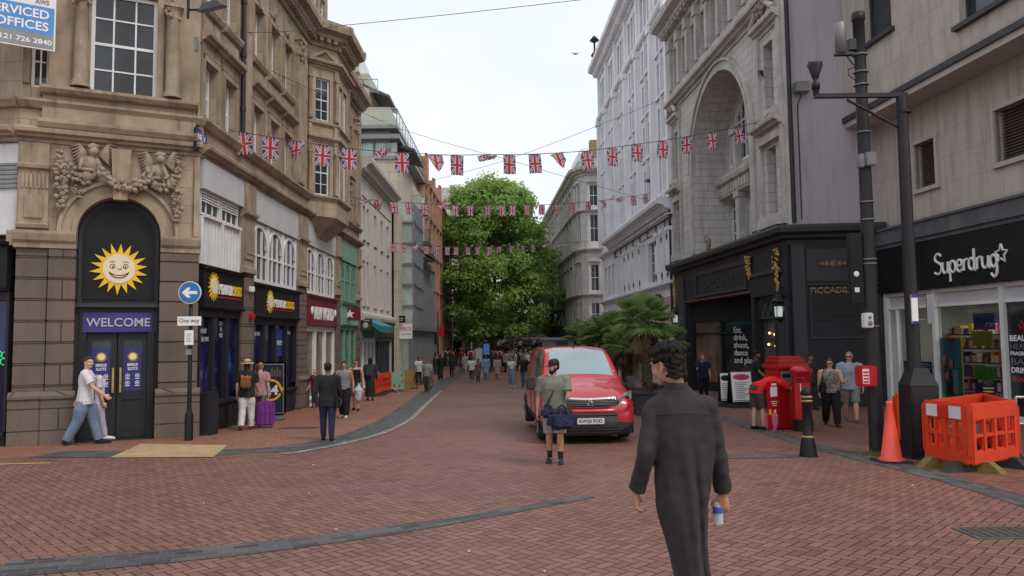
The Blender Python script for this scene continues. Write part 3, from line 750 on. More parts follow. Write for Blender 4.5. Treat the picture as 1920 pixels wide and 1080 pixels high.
# arch surround, imposts, keystone
mb = MB()
archi(mb, CN, uc, zsp, ar, ar + .1, 0, .1); archi(mb, CN, uc, zsp, ar + .1, ar + .3, 0, .06); archi(mb, CN, uc, zsp, ar + .3, ar + .38, 0, .13)
mb.box8([CN.P(uc - .14, zsp + ar - .08, .24), CN.P(uc + .14, zsp + ar - .08, .24), CN.P(uc + .14, zsp + ar - .08, 0), CN.P(uc - .14, zsp + ar - .08, 0), CN.P(uc - .2, 6.2, .2), CN.P(uc + .2, 6.2, .2), CN.P(uc + .2, 6.2, 0), CN.P(uc - .2, 6.2, 0)])
for a, b in ((-.05, ua + .0), (ub, CN.L + .05)):
 mb.fprof(CN, a, b, [(.0, 3.88), (.18, 3.9), (.18, 4.0), (.24, 4.06), (.28, 4.2), (.28, 4.26), (0, 4.3)], None, True)
mb.fb(CN, -.02, .1, 4.3, 6.2, .001, .08); mb.fb(CN, CN.L - .1, CN.L + .02, 4.3, 6.2, .001, .08)
mb.build('arch_surround', M['sandplain'], sb)
# rusticated granite piers
def pier(F, a, b, z1, o, name='pier', parent=sb, plinth=.95):
 mb = MB(); g = F.gy((a + b) / 2); z = g - .1
 while z < z1 - .01:
  t = min(z + .46, z1)
  mb.fb(F, a, b, z, t - .025, -.5, o); mb.fb(F, a + .02, b - .02, t - .025, t, -.5, o - .022); z = t
 mb.fb(F, a - .06, b + .06, g - .2, g + plinth, -.45, o + .09)
 mb.fprof(F, a - .06, b + .06, [(o + .09, g + plinth), (o + .13, g + plinth + .03), (o + .13, g + plinth + .09), (o + .02, g + plinth + .18)])
 return mb.build(name, M['granite'], parent)
pier(CN, 0, CN.u(90) - .02, 3.9, .1); pier(CN, CN.u(90), ua, 3.9, .16); pier(CN, ub, CN.L + .02, 3.9, .16)
mb = MB(); mb.fb(CN, 0, CN.u(86), 3.9, 6.2, -.3, .1)
for z_ in (4.3, 5.6): mb.fprof(CN, -.02, CN.u(88), [(.1, z_), (.18, z_ + .03), (.2, z_ + .1), (.1, z_ + .14)])
for i in range(7): mb.fb(CN, .06 + i * .075, .1 + i * .075, 5.2, 5.5, .1, .13)
mb.fb(CN, .12, CN.u(86) - .1, 4.55, 5.05, .1, .125)
mb.build('pilaster', M['sandplain'], sb)
# doorway
mb = MB(); zt = 2.72
mb.fb(CN, ua, ub, zt - .08, zt, -.4, -.02)      # transom ledge
mb.build('transom', M['charcoal2'], sb)
mb = MB()
k = 26
pp = [CN.P(ua + .02, zt, -.28), CN.P(ub - .02, zt, -.28)] + [CN.P(uc + (ar - .02) * math.cos(PI * i / k), zsp + (ar - .02) * math.sin(PI * i / k), -.28) for i in range(k + 1)]
mb.poly(pp, 0, CN.n * -.05); tym = mb.build('fanlight_panel', M['charcoal2'], sb)
mb = MB(); r2 = ar - .13
pp = [CN.P(uc - r2, zt + .1, -.21), CN.P(uc + r2, zt + .1, -.21)] + [CN.P(uc + r2 * math.cos(PI * i / k), zsp + r2 * math.sin(PI * i / k), -.21) for i in range(k + 1)]
mb.poly(pp, 0, CN.n * -.065); pn = mb.build('black_board', M['black'], tym)
su, sz = CN.uz(223, 503); sungeo(CN, su, sz, .60, -.2, tym)
mb = MB()
mb.fb(CN, ua, uc - .62, -.5, zt - .08, -.45, -.14); mb.fb(CN, uc + .62, ub, -.5, zt - .08, -.45, -.14); mb.fb(CN, uc - .62, uc + .62, 2.52, zt - .08, -.45, -.16)
for s_ in (-1, 1): mb.fb(CN, uc + s_ * .72 - .03, uc + s_ * .72 + .03, -.4, 2.5, -.14, -.11)
mb.fb(CN, ua - .05, ub + .05, -.5, gz(16.7) + .02, -.6, .02, None)
dfr = mb.build('door_frame', M['charcoal'], sb)
mb = MB(); mb.fb(CN, uc - .72, uc + .78, 2.08, 2.52, -.2, -.12); ws = mb.build('sign_panel', M['purpleblue'], sb)
lettering(CN, 'WELCOME', uc + .02, 2.21, -.115, .27, 1.28, 'txtgrey', ws, bold=.01)
g0 = gz(16.7) + .03
for s_ in (-1, 1):
 a, b = (uc - .62, uc - .012) if s_ < 0 else (uc + .012, uc + .62)
 mb = MB(); mb.fb(CN, a, a + .11, g0, 2.05, -.3, -.22); mb.fb(CN, b - .11, b, g0, 2.05, -.3, -.22); mb.fb(CN, a + .11, b - .11, 1.9, 2.05, -.3, -.222); mb.fb(CN, a + .11, b - .11, g0, .62, -.3, -.235)
 mb.fb(CN, a + .16, b - .16, g0 + .15, g0 + .75, -.235, -.225); mb.fb(CN, a + .11, b - .11, .55, .64, -.235, -.215)
 dr = mb.build('door', M['charcoal'], sb)
 mb = MB(); mb.fb(CN, a + .11, b - .11, .62, 1.9, -.28, -.26); mb.build('door_glass', M['glass'], dr)
 mb = MB(); mb.fb(CN, a + .1, b - .12, .75, 1.72, -.258, -.25); po = mb.build('poster', M['posterblue'] if 'posterblue' in M else M['navy'], dr)
 sungeo(CN, (a + b) / 2, 1.52, .12, -.249, po, face=False)
 mb = MB()
 for t_, zz, wd in (('MERKUR', 1.31, .22), ('SLOTS', 1.22, .2)): mb.text(t_, CN.P((a + b) / 2, zz, -.247), CN.d, V((0, 0, 1)), .09, wd, .004, bold=.02)
 for i in range(2):
  for j in range(2):
   cx, cz = (a + b) / 2 - .1 + .2 * i, .93 + .16 * j
   archi(mb, CN, cx, cz, .035, .047, -.248, -.244, 10, a1=2 * PI); mb.fb(CN, cx - .05, cx + .05, cz - .075, cz - .06, -.248, -.245); mb.fb(CN, cx - .015, cx + .015, cz - .015, cz + .015, -.248, -.245)
 mb.build('lettering', M['txtwhite'], po)
 x = uc + s_ * .075
 mb = MB(); mb.fb(CN, x - .022, x + .022, .72, 1.28, -.19, -.165); mb.fb(CN, x - .012, x + .012, .76, .8, -.22, -.19); mb.fb(CN, x - .012, x + .012, 1.2, 1.24, -.22, -.19)
 mb.build('handle', M['gold'], dr)
# sculpture above the arch
mb = MB(); random.seed(11)
def cb(px, py, r, o=.14, sq=1): 
 u, z = CN.uz(px, py, .1); mb.ball(CN.P(u, z, o), (r, r * .8, r * sq), seg=8)
def swag(pts, r, cnt, oo=.16):
 r *= 1.7; cnt = int(cnt * 1.2)
 q = [V((*CN.uz(x, y, .1), 0)) for x, y in pts]
 for i in range(cnt):
  t = i / (cnt - 1) * (len(q) - 1); k = min(int(t), len(q) - 2); p = q[k].lerp(q[k + 1], t - k)
  f = r * (.6 + .55 * math.sin(PI * i / (cnt - 1)))
  for _ in range(3): mb.ball(CN.P(p.x + random.uniform(-f, f), p.y + random.uniform(-f, f), oo + random.uniform(-.02, .05)), random.uniform(.4, .65) * r, seg=6)
for cx, cy, sc_ in ((176, 286, 1), (300, 301, .93)):
 cb(cx, cy, .115 * sc_, .24); cb(cx - 1, cy - 8, .10 * sc_, .2)
 for hx in (-7, -3, 3, 7): cb(cx + hx, cy - 8, .045, .27)
 cb(cx - 8, cy + 24, .17 * sc_, .16, 1.25); cb(cx - 12, cy + 44, .15 * sc_, .15); cb(cx - 3, cy + 12, .09, .18)
 for s_ in (-1, 1):   # arms and wings
  u0, z0 = CN.uz(cx - 8 + s_ * 14, cy + 16, .1); u1, z1 = CN.uz(cx - 6 + s_ * 20, cy + 32, .1); u2, z2 = CN.uz(cx + s_ * 6 + 4, cy + 36, .1)
  mb.limb([CN.P(u0, z0, .18), CN.P(u1, z1, .2), CN.P(u2, z2, .26)], [.055, .05, .04], 8)
  for f in range(7):
   a_ = f / 6
   w0, y0_ = CN.uz(cx + s_ * 12, cy + 6, .1); w1, y1_ = CN.uz(cx + s_ * (44 - 12 * a_) * sc_, cy - 12 + 38 * a_ * sc_, .1)
   mid = ((w0 + w1) / 2, (y0_ + y1_) / 2 + .13 * (1 - a_))
   mb.limb([CN.P(w0, y0_, .1), CN.P(mid[0], mid[1], .12), CN.P(w1, y1_, .06)], [.04, .05, .02], 6)
swag(((124, 312), (136, 330), (152, 340), (170, 334), (184, 318)), .06, 16); swag(((186, 316), (205, 342), (235, 354), (262, 348), (282, 330)), .062, 26, .25)
swag(((284, 330), (296, 348), (312, 352), (328, 336)), .06, 14); swag(((116, 308), (112, 335), (117, 362), (114, 392)), .06, 18); swag(((333, 320), (330, 350), (334, 380), (331, 412)), .055, 16)
swag(((112, 285), (118, 300), (112, 312)), .045, 8); swag(((335, 305), (338, 320)), .045, 5); swag(((124, 318), (140, 350), (150, 368)), .035, 8)
mb.build('carved_cherubs', M['carve'], sb)
# ---- shops along the long side
bays = [(.12, 2.72), (3.65, 8.05), (9.1, 13.5), (14.3, 17.75)]
pil = [(2.72, 3.65), (8.05, 9.1), (13.5, 14.3), (17.75, 18.5)]
for a, b in pil:
 pier(LF, a, b, 3.7, .08)
 mb = MB(); mb.fb(LF, a, b, 3.7, 6.2, -.4, .08); mb.fprof(LF, a - .04, b + .04, [(.08, 3.7), (.16, 3.72), (.16, 3.85), (.08, 3.9)])
 cornice(mb, LF, a - .03, b + .03, 5.2, .22, .2); mb.fb(LF, a + .12, b - .12, 4.1, 5.0, .08, .115); mb.fb(LF, a + .2, b - .2, 4.25, 4.85, .115, .135)
 mb.fb(LF, a + .05, b - .05, 5.45, 6.2, .08, .14)
 mb.build('pilaster', M['sandplain'], sb)
# bay 1 boards and louvres
a, b = bays[0]
mb = MB(); mb.fb(LF, a, b, 5.5, 6.2, -.2, .1); mb.build('blind_box', M['greysheet'], sb)
mb = MB(); mb.fb(LF, a, b, 3.7, 4.85, -.2, .02)
for i in range(12): mb.fb(LF, a + .08 + i * .21, a + .11 + i * .21, 3.7, 4.8, .02, .045)
for i in range(2): mb.fb(LF, a + .1 + i * 1.27, a + 1.2 + i * 1.27, 4.82, 4.9, .02, .11)
mb.build('board_panel', M['boards'], sb)
for i in range(2):
 x0 = a + .08 + i * 1.27; w_ = window(LF, x0, x0 + 1.16, 4.9, 5.5, -.1, sb, 3, 1, fw=.05, bar=.04)
 mb = MB()
 for k in range(4): mb.fb(LF, x0 + .05, x0 + 1.11, 5.22 + k * .065, 5.245 + k * .065, -.06, .0)
 mb.build('louvre', M['white'], w_)
def archwins(F, a, b, z0, z1, nn, parent, frame='white', glass='glass', o=-.1):
 """row of tall round headed lights with slim bars under one flat head"""
 wv = (b - a) / nn
 for i in range(nn):
  x0 = a + i * wv; r = wv / 2; zs = z1 - r
  mb = MB(); mb.fb(F, x0, x0 + .07, z0, z1, o, o + .1); mb.fb(F, x0 + wv - .07, x0 + wv - .002, z0, z1, o, o + .1)
  mb.fb(F, x0 + .07, x0 + wv - .07, z0, z0 + .1, o, o + .09)
  archi(mb, F, x0 + r, zs, r - .12, r - .05, o, o + .09, 14)
  k = 14
  arc = [(x0 + r - (r - .06) * math.cos(PI * j / k), zs + (r - .06) * math.sin(PI * j / k)) for j in range(k + 1)]
  for (p0, q0), (p1, q1) in zip(arc, arc[1:]): mb.quad(F.P(p0, q0, o + .06), F.P(p1, q1, o + .06), F.P(p1, z1, o + .06), F.P(p0, z1, o + .06))
  for j in (1, 2): mb.fb(F, x0 + wv * j / 3 - .03, x0 + wv * j / 3 + .03, z0 + .1, zs + r * .72, o + .01, o + .07)
  zz = z0 + (zs - z0) * .78; mb.fb(F, x0 + .07, x0 + wv - .07, zz - .03, zz + .03, o + .012, o + .075)
  w_ = mb.build('window', M[frame], parent)
  g = MB(); g.fb(F, x0 + .02, x0 + wv - .02, z0 + .02, z1 - .01, o - .06, o + .015); g.build('pane', M[glass], w_)
M['posterblue'] = pmat('royal_blue_poster', (.02, .045, .26), .4, .15, 2)
for (a, b), fr, gl, bx in ((bays[1], 'white', 'glass', 'greysheet'), (bays[2], 'white', 'glass', 'greysheet'), (bays[3], 'green', 'glass', 'green')):
 mb = MB(); mb.fb(LF, a, b, 5.32, 6.2, -.2, .06); mb.build('blind_box', M[bx], sb)
 archwins(LF, a, b, 3.55, 5.3, 3, sb, fr, gl)
# roller of floors behind
def shop(F, a, b, zf0, zf1, fas, frame, glz, parent, riser=.75, cols=3, o=.02, riserm=None, ledge=True):
 g = min(F.gy(a), F.gy(b)) - .1; ga = F.gy((a + b) / 2)
 mb = MB(); mb.fb(F, a, b, zf0, zf1, -.2, o + .1)
 if ledge: mb.fprof(F, a, b, [(o + .1, zf1 - .02), (o + .2, zf1), (o + .22, zf1 + .06), (o - .1, zf1 + .1)]); mb.fprof(F, a, b, [(o, zf0 - .1), (o + .14, zf0 - .08), (o + .16, zf0 - .02), (o + .1, zf0)])
 fa = mb.build('fascia', M[fas], parent)
 mb = MB(); w_ = (b - a) / cols
 for i in range(cols + 1):
  x = a + i * w_; mb.fb(F, max(a, x - .06), min(b, x + .06), ga + riser, zf0 - .1, -.2, o)
 mb.fb(F, a, b, zf0 - .28, zf0 - .1, -.2, o - .005); mb.fb(F, a, b, ga + riser - .08, ga + riser, -.15, o + .06)
 mb.build('shopfront_frame', M[frame], parent)
 mb = MB(); mb.fb(F, a + .02, b - .02, g, ga + riser - .08, -.2, o - .02)
 for i in range(cols * 2):
  x = a + (i + .5) * w_ / 2; mb.fb(F, x - w_ * .2, x + w_ * .2, ga + .15, ga + riser - .18, o - .02, o + .004)
 mb.build('stall_riser', M[riserm or frame], parent)
 for i in range(cols):
  mb = MB(); x = a + i * w_; mb.fb(F, x + .05, x + w_ - .05, ga + riser, zf0 - .27, -.12, -.1); mb.build('shop_window', M[glz], parent)
 return fa
def glow(name, stops):
 """dark printed window film with soft coloured light shapes"""
 m, nt, b, out = _new(name); n = N(nt); o = n.obj()
 f = n.noise(n.map(o, (1, 1, .8)), 1.3, 4, .6); f2 = n.noise(n.map(o, (1, 1, .6), (0, 0, 0), (3, 8, 1)), 1.9, 4, .6)
 c = n.mix(n.ramp(f, .5, .72), (.006, .006, .03), (.03, .02, .22)); c = n.mix(n.ramp(f2, .6, .78), c, (.02, .12, .32))
 nt.links.new(c, b.inputs['Base Color']); b.inputs['Roughness'].default_value = .08; b.inputs['Specular IOR Level'].default_value = .6
 return m
M['film'] = glow('dark_violet_window_film', 0)
fa = shop(LF, *bays[0], 2.72, 3.58, 'black', 'charcoal', 'film', sb)
u, z = .62, 3.18; sungeo(LF, u, z, .36, .14, fa, face=False)
lettering(LF, 'MERKUR', 1.42, 3.03, .13, .34, .95, 'txtwhite', fa, bold=.03); lettering(LF, 'SLOTS', 2.22, 3.03, .13, .34, .58, 'yellow', fa, bold=.02)
mb = MB(); mb.fb(LF, .95, 2.5, 2.93, 2.955, .12, .135); mb.build('red_underline', M['red'], fa)
fa = shop(LF, *bays[1], 2.6, 3.42, 'black', 'charcoal', 'film', sb, cols=4)
sungeo(LF, 4.85, 3.02, .36, .14, fa, face=False)
lettering(LF, 'MERKUR', 5.85, 2.88, .13, .32, 1.25, 'txtwhite', fa, bold=.03); lettering(LF, 'SLOTS', 6.95, 2.88, .13, .32, .8, 'yellow', fa, bold=.02)
mb = MB(); mb.fb(LF, 5.2, 7.35, 2.79, 2.815, .12, .135); mb.build('red_underline', M['red'], fa)
for bb, tx in ((bays[0], (('HERE', .45, 2.05), ('BE FIRST', .5, 1.85), ('EVER', 1.6, 2.25), ('PLAYER', 1.65, 2.1), ('HERE', 1.6, 1.95))), (bays[1], (('BE FIRST', 4.2, 2.0), ('PLAYER', 7.2, 2.05)))):
 mb = MB()
 for t_, u, z in tx: mb.text(t_, LF.P(u, z, -.09), LF.d, V((0, 0, 1)), .15, None, .006, 'LEFT', bold=.02)
 mb.build('window_lettering', M['txtgrey'], sb)
mb = MB(); mb.fb(LF, 5.9, 6.75, 1.35, 2.2, -.1, -.07); wp = mb.build('sign_panel', M['posterblue'], sb); lettering(LF, 'WELCOME', 6.32, 1.7, -.065, .2, .72, 'txtgrey', wp)
M['warmroom'] = pmat('warm_shop_interior', (.16, .10, .07), .3, .6, 1.5, spec=.6)
fa = shop(LF, *bays[2], 2.45, 3.42, 'maroon', 'white', 'warmroom', sb, cols=3, riser=.35)
mb = MB()
lettering(LF, 'NEW WORLD', 11.4, 2.64, .13, .62, 2.9, 'txtwhite', fa, bold=.04)
for s_ in (-1, 1):
 mb = MB(); mb.ball(LF.P(11.4 + s_ * 1.75, 2.92, .13), (.04, .16, .16), seg=10); mb.build('logo_disc', M['txtwhite'], fa)
M['aprongreen'] = pmat('green_shop_interior', (.06, .12, .09), .3, .6, 1.5, spec=.6)
fa = shop(LF, *bays[3], 2.55, 3.4, 'green', 'green', 'aprongreen', sb, cols=3, riser=.4)
# grey stub shop left of the corner
mb = MB(); mb.fb(WF, 0, WF.L - .05, 4.2, 6.2, -.3, -.05); mb.build('board_panel', M['boards'], sb)
mb = MB()
for i in range(6): mb.fb(WF, 0, WF.L - .05, 5.2 + i * .1, 5.25 + i * .1, -.05, .0)
mb.build('louvre', M['lead'], sb)
fa = shop(WF, 0, WF.L - .12, 3.05, 3.95, 'black', 'charcoal', 'film', sb, cols=4, riser=.3)
mb = MB(); g = MB()
for k in range(4):
 a_ = k * PI / 2 + .6; archi(mb, WF, WF.L - .35 + .1 * math.cos(a_), 1.55 + .1 * math.sin(a_), .06, .075, -.09, -.08, 12, a1=2 * PI)
mb.build('clover_outline', pmat('green_neon', (.05, .5, .15), .4, .1, 3, emit=(.05, .6, .2), es=.6), sb)
# downpipe, street nameplate, door-side cabinet, alarm boxes
mb = MB(); c = LF.P(2.5, 0, .12)
mb.tube([V((c.x, c.y, 7.25)), V((c.x, c.y, 13))], .065, 10)
for z in (8.1, 9.6, 11.1, 12.4): mb.tube([V((c.x, c.y, z)), V((c.x, c.y, z + .12))], .085, 10)
mb.build('downpipe', M['pipe'], sb)
mb = MB(); u, z = LF.uz(376, 266, .03); mb.fb(LF, u - .32, u + .32, z - .27, z + .27, .0, .05); npl = mb.build('street_nameplate', M['black'], sb)
mb = MB(); mb.fb(LF, u - .28, u + .28, z - .23, z + .23, .05, .055); mb.build('nameplate_face', M['posterblue'], npl)
lettering(LF, 'NEW', u, z + .02, .057, .2, .4, 'txtwhite', npl, ext=.006); lettering(LF, 'STREET', u, z - .17, .057, .18, .5, 'txtwhite', npl, ext=.006)
mb = MB(); gg = gz(17.7); mb.bbox(-7.33, -7.05, 17.55, 18.0, gg - .05, gg + 1.0, .01); solid(mb, 'utility_cabinet', M['charcoal'], 'narrow dark grey cabinet standing at the foot of the corner pier', 'cabinet')
for u, z in ((3.25, 3.2), (3.3, 2.45)):
 mb = MB(); mb.bbox(-.07, .07, -.07, .07, 0, .16, .02, M=Matrix.Translation(LF.P(u, z, .15))); mb.build('alarm_box', M['txtwhite' if z > 3 else 'red'], sb)
# letting board at the top left
t = thing('letting_board', WF.P(WF.L - 1.9, 7.8, .3), 'white blue and grey letting board fixed to the sandstone wall at top left', 'sign')
Fb = Fac(D(-60, 60, 14.7).xy, D(104, 60, 15.5).xy); z0 = Fb.uz(104, 97)[1]; z1 = z0 + 1.75; zm0 = z0 + .33; zm1 = z0 + .92
mb = MB(); mb.fb(Fb, 0, Fb.L, z0, z1, -.05, 0); mb.build('board', M['white'], t)
mb = MB(); mb.fb(Fb, .02, Fb.L - .03, z0 + .03, zm0, 0, .006); mb.build('grey_band', M['lead'], t)
mb = MB(); mb.fb(Fb, .02, Fb.L - .03, zm0, zm1, 0, .007); mb.build('blue_band', pmat('sky_blue_print', (.08, .25, .58), .5, .05, 3), t)
lettering(Fb, 'SERVICED', Fb.L - .66, zm0 + .335, .01, .26, 1.08, 'txtwhite', t, ext=.004, bold=.02); lettering(Fb, 'OFFICES', Fb.L - .6, zm0 + .075, .01, .26, .94, 'txtwhite', t, ext=.004, bold=.02)
lettering(Fb, '0121 726 2840', Fb.L - .57, z0 + .11, .01, .15, 1.02, 'txtwhite', t, ext=.004)
lettering(Fb, 'AWS', Fb.L - .25, zm1 + .06, .01, .14, .25, 'lead', t, ext=.004)
mb = MB()
for u in (.3, Fb.L - .8): mb.tube([Fb.P(u, z0 + .7, -.05), Fb.P(u, z0 + .7, -.05) + V((0, .8, 0))], .03, 6)
mb.build('bracket', M['lead'], t)
# ------------------------------------------------------------------ pale plastered building
EF = Fac((-7.4, 36.02), (-7.4, 47.5))
t = thing('cream_building', (-10, 41, gz(41)), 'low cream rendered building with a deep cornice between the sandstone and the glass building', 'building')
fwp = [(.9, 1.5), (1.9, 2.5), (3.9, 4.6), (5.9, 6.6), (7.9, 8.6)]
mb = MB(); wall_sheet(mb, EF, 0, 9.9, 3.0, 10.4, [(a, b, 6.9, 8.55) for a, b in fwp] + [(a, b, 3.6, 5.8) for a, b in fwp], .25)
wall_sheet(mb, EF, 0, 9.9, -1.5, 3.0, [(.2, 9.6, -1.4, 2.4)], .3)
core(mb, EF, 0, 11.4, -1.5, 10.9, 9); mb.build('wall', M['creamplain'], t)
for a, b in fwp:
 window(EF, a, b, 6.9, 8.55, -.2, t, 1, 2, fw=.05); window(EF, a, b, 3.6, 5.8, -.2, t, 1, 2, fw=.05)
mb = MB(); cornice(mb, EF, 0, 9.9, 10.0, .75, .65, dent=.35); mb.fprof(EF, 0, 9.9, [(0, 2.75), (.25, 2.8), (.3, 2.95), (.3, 3.1), (0, 3.2)])
mb.fb(EF, .6, 9.5, 9.0, 9.08, 0, .05)
for a, b in fwp: mb.fb(EF, a - .05, b + .05, 6.8, 6.9, 0, .1); mb.fb(EF, a - .05, b + .05, 3.5, 3.6, 0, .1)
mb.build('cornice', M['creamplain'], t)
M['whiteroom'] = pmat('pale_shop_interior', (.2, .19, .17), .3, .7, 1.5, spec=.6)
fa = shop(EF, .2, 4.2, 2.0, 2.75, 'teal', 'white', 'whiteroom', t, cols=4, riser=.3)
mb = MB(); mb.add([EF.P(.3, 2.9, .1), EF.P(4.1, 2.9, .1), EF.P(4.1, 2.5, 1.0), EF.P(.3, 2.5, 1.0), EF.P(.3, 2.85, .1), EF.P(4.1, 2.85, .1), EF.P(4.1, 2.2, 1.0), EF.P(.3, 2.2, 1.0)], [(0, 3, 2, 1), (3, 7, 6, 2), (0, 4, 7, 3), (1, 2, 6, 5), (4, 5, 6, 7)])
mb.build('awning', M['teal'], t)
fa = shop(EF, 4.4, 9.7, 2.0, 2.75, 'black', 'charcoal2', 'glass', t, cols=5, riser=.3)
mb = MB(); mb.fb(EF, 6.2, 7.6, 2.2, 2.6, .12, .2); mb.build('lit_sign', M['lead'], fa)
# ------------------------------------------------------------------ glass and tile building
t = thing('glass_building', (-12, 56, gz(56)), 'beige tiled and glazed modern block with stepped roof terraces', 'building')
zt_ = 14.9
mb = MB(); mb.box(-15, -7.3, 47.5, 66, -1.2, 13.4); mb.box(-15, -7.9, 48.3, 66, 13.4, 17.1); mb.box(-15, -9.6, 50, 66, 17.1, 20.0)
mb.box(-7.4, -7.0, 45.9, 47.6, -1.2, 9.8); mb.box(-8, -7.28, 45.9, 47.4, -1.2, 9.8)
mb.build('wall', M['beige'], t)
SF = Fac((-15, 47.5), (-7.3, 47.5))     # end wall facing the camera
mb = MB(); mb.fb(SF, 0, SF.L + .15, 13.4, 13.6, -.3, .12); mb.box(-15, -7.2, 47.7, 66, 14.85, 15.15); mb.box(-15, -7.3, 47.6, 66, 15.5, 15.7)
mb.build('terrace_edge', M['lead'], t)
for k in range(5):
 u1 = SF.L - .1 - k * 1.55; window(Fac((-15, 48.28), (-7.3, 48.28)), u1 - 1.5, u1, 13.75, 14.75, 0.0, t, 2, 1, frame='lead', glass='glassblue', fw=.05)
GR = clearglass('balustrade_glass', (.92, .97, .95), .25)
def balustrade(x0, y0, x1, y1, z, h=1.0):
 a, b = V((x0, y0, z)), V((x1, y1, z)); L = (b - a).length; k = max(1, int(L / 1.3)); mb = MB()
 for i in range(k + 1):
  p = a.lerp(b, i / k); mb.tube([p, p + V((0, 0, h))], .03, 6)
 mb.tube([a + V((0, 0, h)), b + V((0, 0, h))], .035, 6); r = mb.build('railing', M['steel'], t)
 mb = MB(); F = Fac((x0, y0), (x1, y1)); mb.fb(F, 0, F.L, z + .08, z + h - .08, -.012, .012); mb.build('glass_panel', GR, r)
balustrade(-15, 47.65, -7.35, 47.65, 15.7, 1.1); balustrade(-7.35, 47.65, -7.35, 62, 15.7, 1.1); balustrade(-13, 50.0, -9.0, 50.0, 18.6, 1.0)
balustrade(-7.3, 47.6, -7.3, 48.4, 13.6, .01)
# roof canopies
for x0, x1, y0, y1, z0, z1 in ((-8.3, -6.35, 49, 54, 14.3, 14.9), (-10.2, -8.2, 50, 54, 18.3, 19.2)):
 mb = MB(); mb.box8([V(q) for q in ((x0, y0, z1), (x1, y0, z0), (x1, y1, z0), (x0, y1, z1), (x0, y0, z1 + .18), (x1, y0, z0 + .18), (x1, y1, z0 + .18), (x0, y1, z1 + .18))]); mb.build('roof_canopy', M['slate'], t)
mb = MB(); mb.box(-13.2, -10.2, 49.6, 53, 20.0, 21.3); mb.build('penthouse', M['glassblue'], t)
window(Fac((-13.2, 49.9), (-9.6, 49.9)), .3, 3.2, 17.3, 19.6, .02, t, 4, 1, frame='lead', glass='glassblue')
# glazed corner bay
def curtain(name, x0, x1, y0, y1, z0, z1, dz, dx, mull=.05):
 FF = [Fac((x0, y0), (x1, y0)), Fac((x1, y0), (x1, y1))]
 mb = MB()
 for F in FF:
  k = max(1, round(F.L / dx)); z = z0
  for i in range(k + 1):
   u = F.L * i / k; mb.fb(F, max(0, u - mull), min(F.L, u + mull), z0, z1, -.05, .06)
  while z < z1 + .01:
   mb.fb(F, .0, F.L, z - .07, z + .07, -.05, .075); z += dz
 fr = mb.build(name, M['lead'], t)
 mb = MB(); mb.box(x0, x1 - .04, y0 + .04, y1, z0, z1); mb.build('glazing', M['glassblue'], fr); return fr
curtain('glazed_bay', -7.4, -6.25, 47.7, 52, 2.6, 10.6, 1.35, .9)
curtain('glazed_bay', -7.6, -6.45, 52, 61.5, 2.7, 7.2, 4.5, .55)
curtain('shop_glazing', -7.35, -6.5, 47.8, 61.5, -1.0, 2.45, 3.4, 1.0)
mb = MB(); mb.box(-7.4, -6.2, 47.6, 61.7, 2.4, 2.7); mb.box(-7.6, -6.3, 52, 61.7, 7.2, 7.5); mb.build('floor_edge', M['lead'], t)
for y, z in ((54, 11.0), (56, 8.9), (58.5, 8.0)):
 mb = MB(); mb.box(-7.5, -6.2, y, y + 1.6, z, z + .3); mb.build('balcony', M['slate'], t); balustrade(-7.4, y, -6.25, y, z + .3, 1.0); balustrade(-6.25, y, -6.25, y + 1.6, z + .3, 1.0)
mb = MB(); mb.box8([V(q) for q in ((-7.4, 53, 8.7), (-5.6, 53, 7.6), (-5.6, 58, 7.6), (-7.4, 58, 8.7), (-7.4, 53, 8.9), (-5.6, 53, 7.8), (-5.6, 58, 7.8), (-7.4, 58, 8.9))]); mb.build('roof_canopy', M['slate'], t)
mb = MB(); mb.box(-10.3, -9.2, 47.2, 47.44, 10.9, 12.6); solid(mb, 'safety_netting', pmat('green_netting', (.01, .25, .08), .8, .15, 4), 'green mesh sheet hanging on the beige wall above the cream building', 'netting')
# ------------------------------------------------------------------ terracotta building and those beyond
TF = Fac((-7.2, 62.0), (-7.0, 84))
t = thing('terracotta_building', (-10, 72, gz(72)), 'orange terracotta gabled building beyond the glass block', 'building')
tw = [(1.0 + 2.6 * i, 2.3 + 2.6 * i) for i in range(8)]
lv = [(3.2, 5.4), (6.4, 8.4), (9.4, 11.4), (12.2, 13.8)]
mb = MB(); wall_sheet(mb, TF, 0, TF.L, 2.4, 14.8, [(a, b, c, d) for a, b in tw for c, d in lv], .3); wall_sheet(mb, TF, 0, TF.L, -1.5, 2.4, [(.5 + 4.3 * i, 4.4 + 4.3 * i, -1.2, 2.0) for i in range(5)], .4)
core(mb, TF, 0, TF.L, -1.5, 14.8, 9); mb.build('wall', M['terra'], t)
for a, b in tw:
 for c, d in lv: window(TF, a, b, c, d, -.22, t, 2, 2, fw=.07)
M['terrap'] = pmat('orange_terracotta_trim', (.38, .21, .15), .8, .2, 2, .2, streak=.4)
mb = MB()
for i in range(9): mb.fb(TF, .2 + 2.6 * i, .7 + 2.6 * i, -1, 14.8, 0, .3)
for z in (2.4, 5.8, 8.8, 11.8, 14.6): cornice(mb, TF, 0, TF.L, z, .35, .35)
for i, h in ((0, 2.2), (2, 1.2), (4, 1.6), (6, 1.2)):
 u = .2 + 2.6 * i; mb.fb(TF, u - .3, u + .9, 14.9, 15 + h, -1, .2); cornice(mb, TF, u - .3, u + .9, 15 + h, .25, .2)
mb.build('pilaster', M['terrap'], t)
for i in range(5):
 mb = MB(); mb.fb(TF, .52 + 4.3 * i, 4.38 + 4.3 * i, -1.2, 2.0, -.38, -.3); mb.build('shop_window', M['glass'], t)
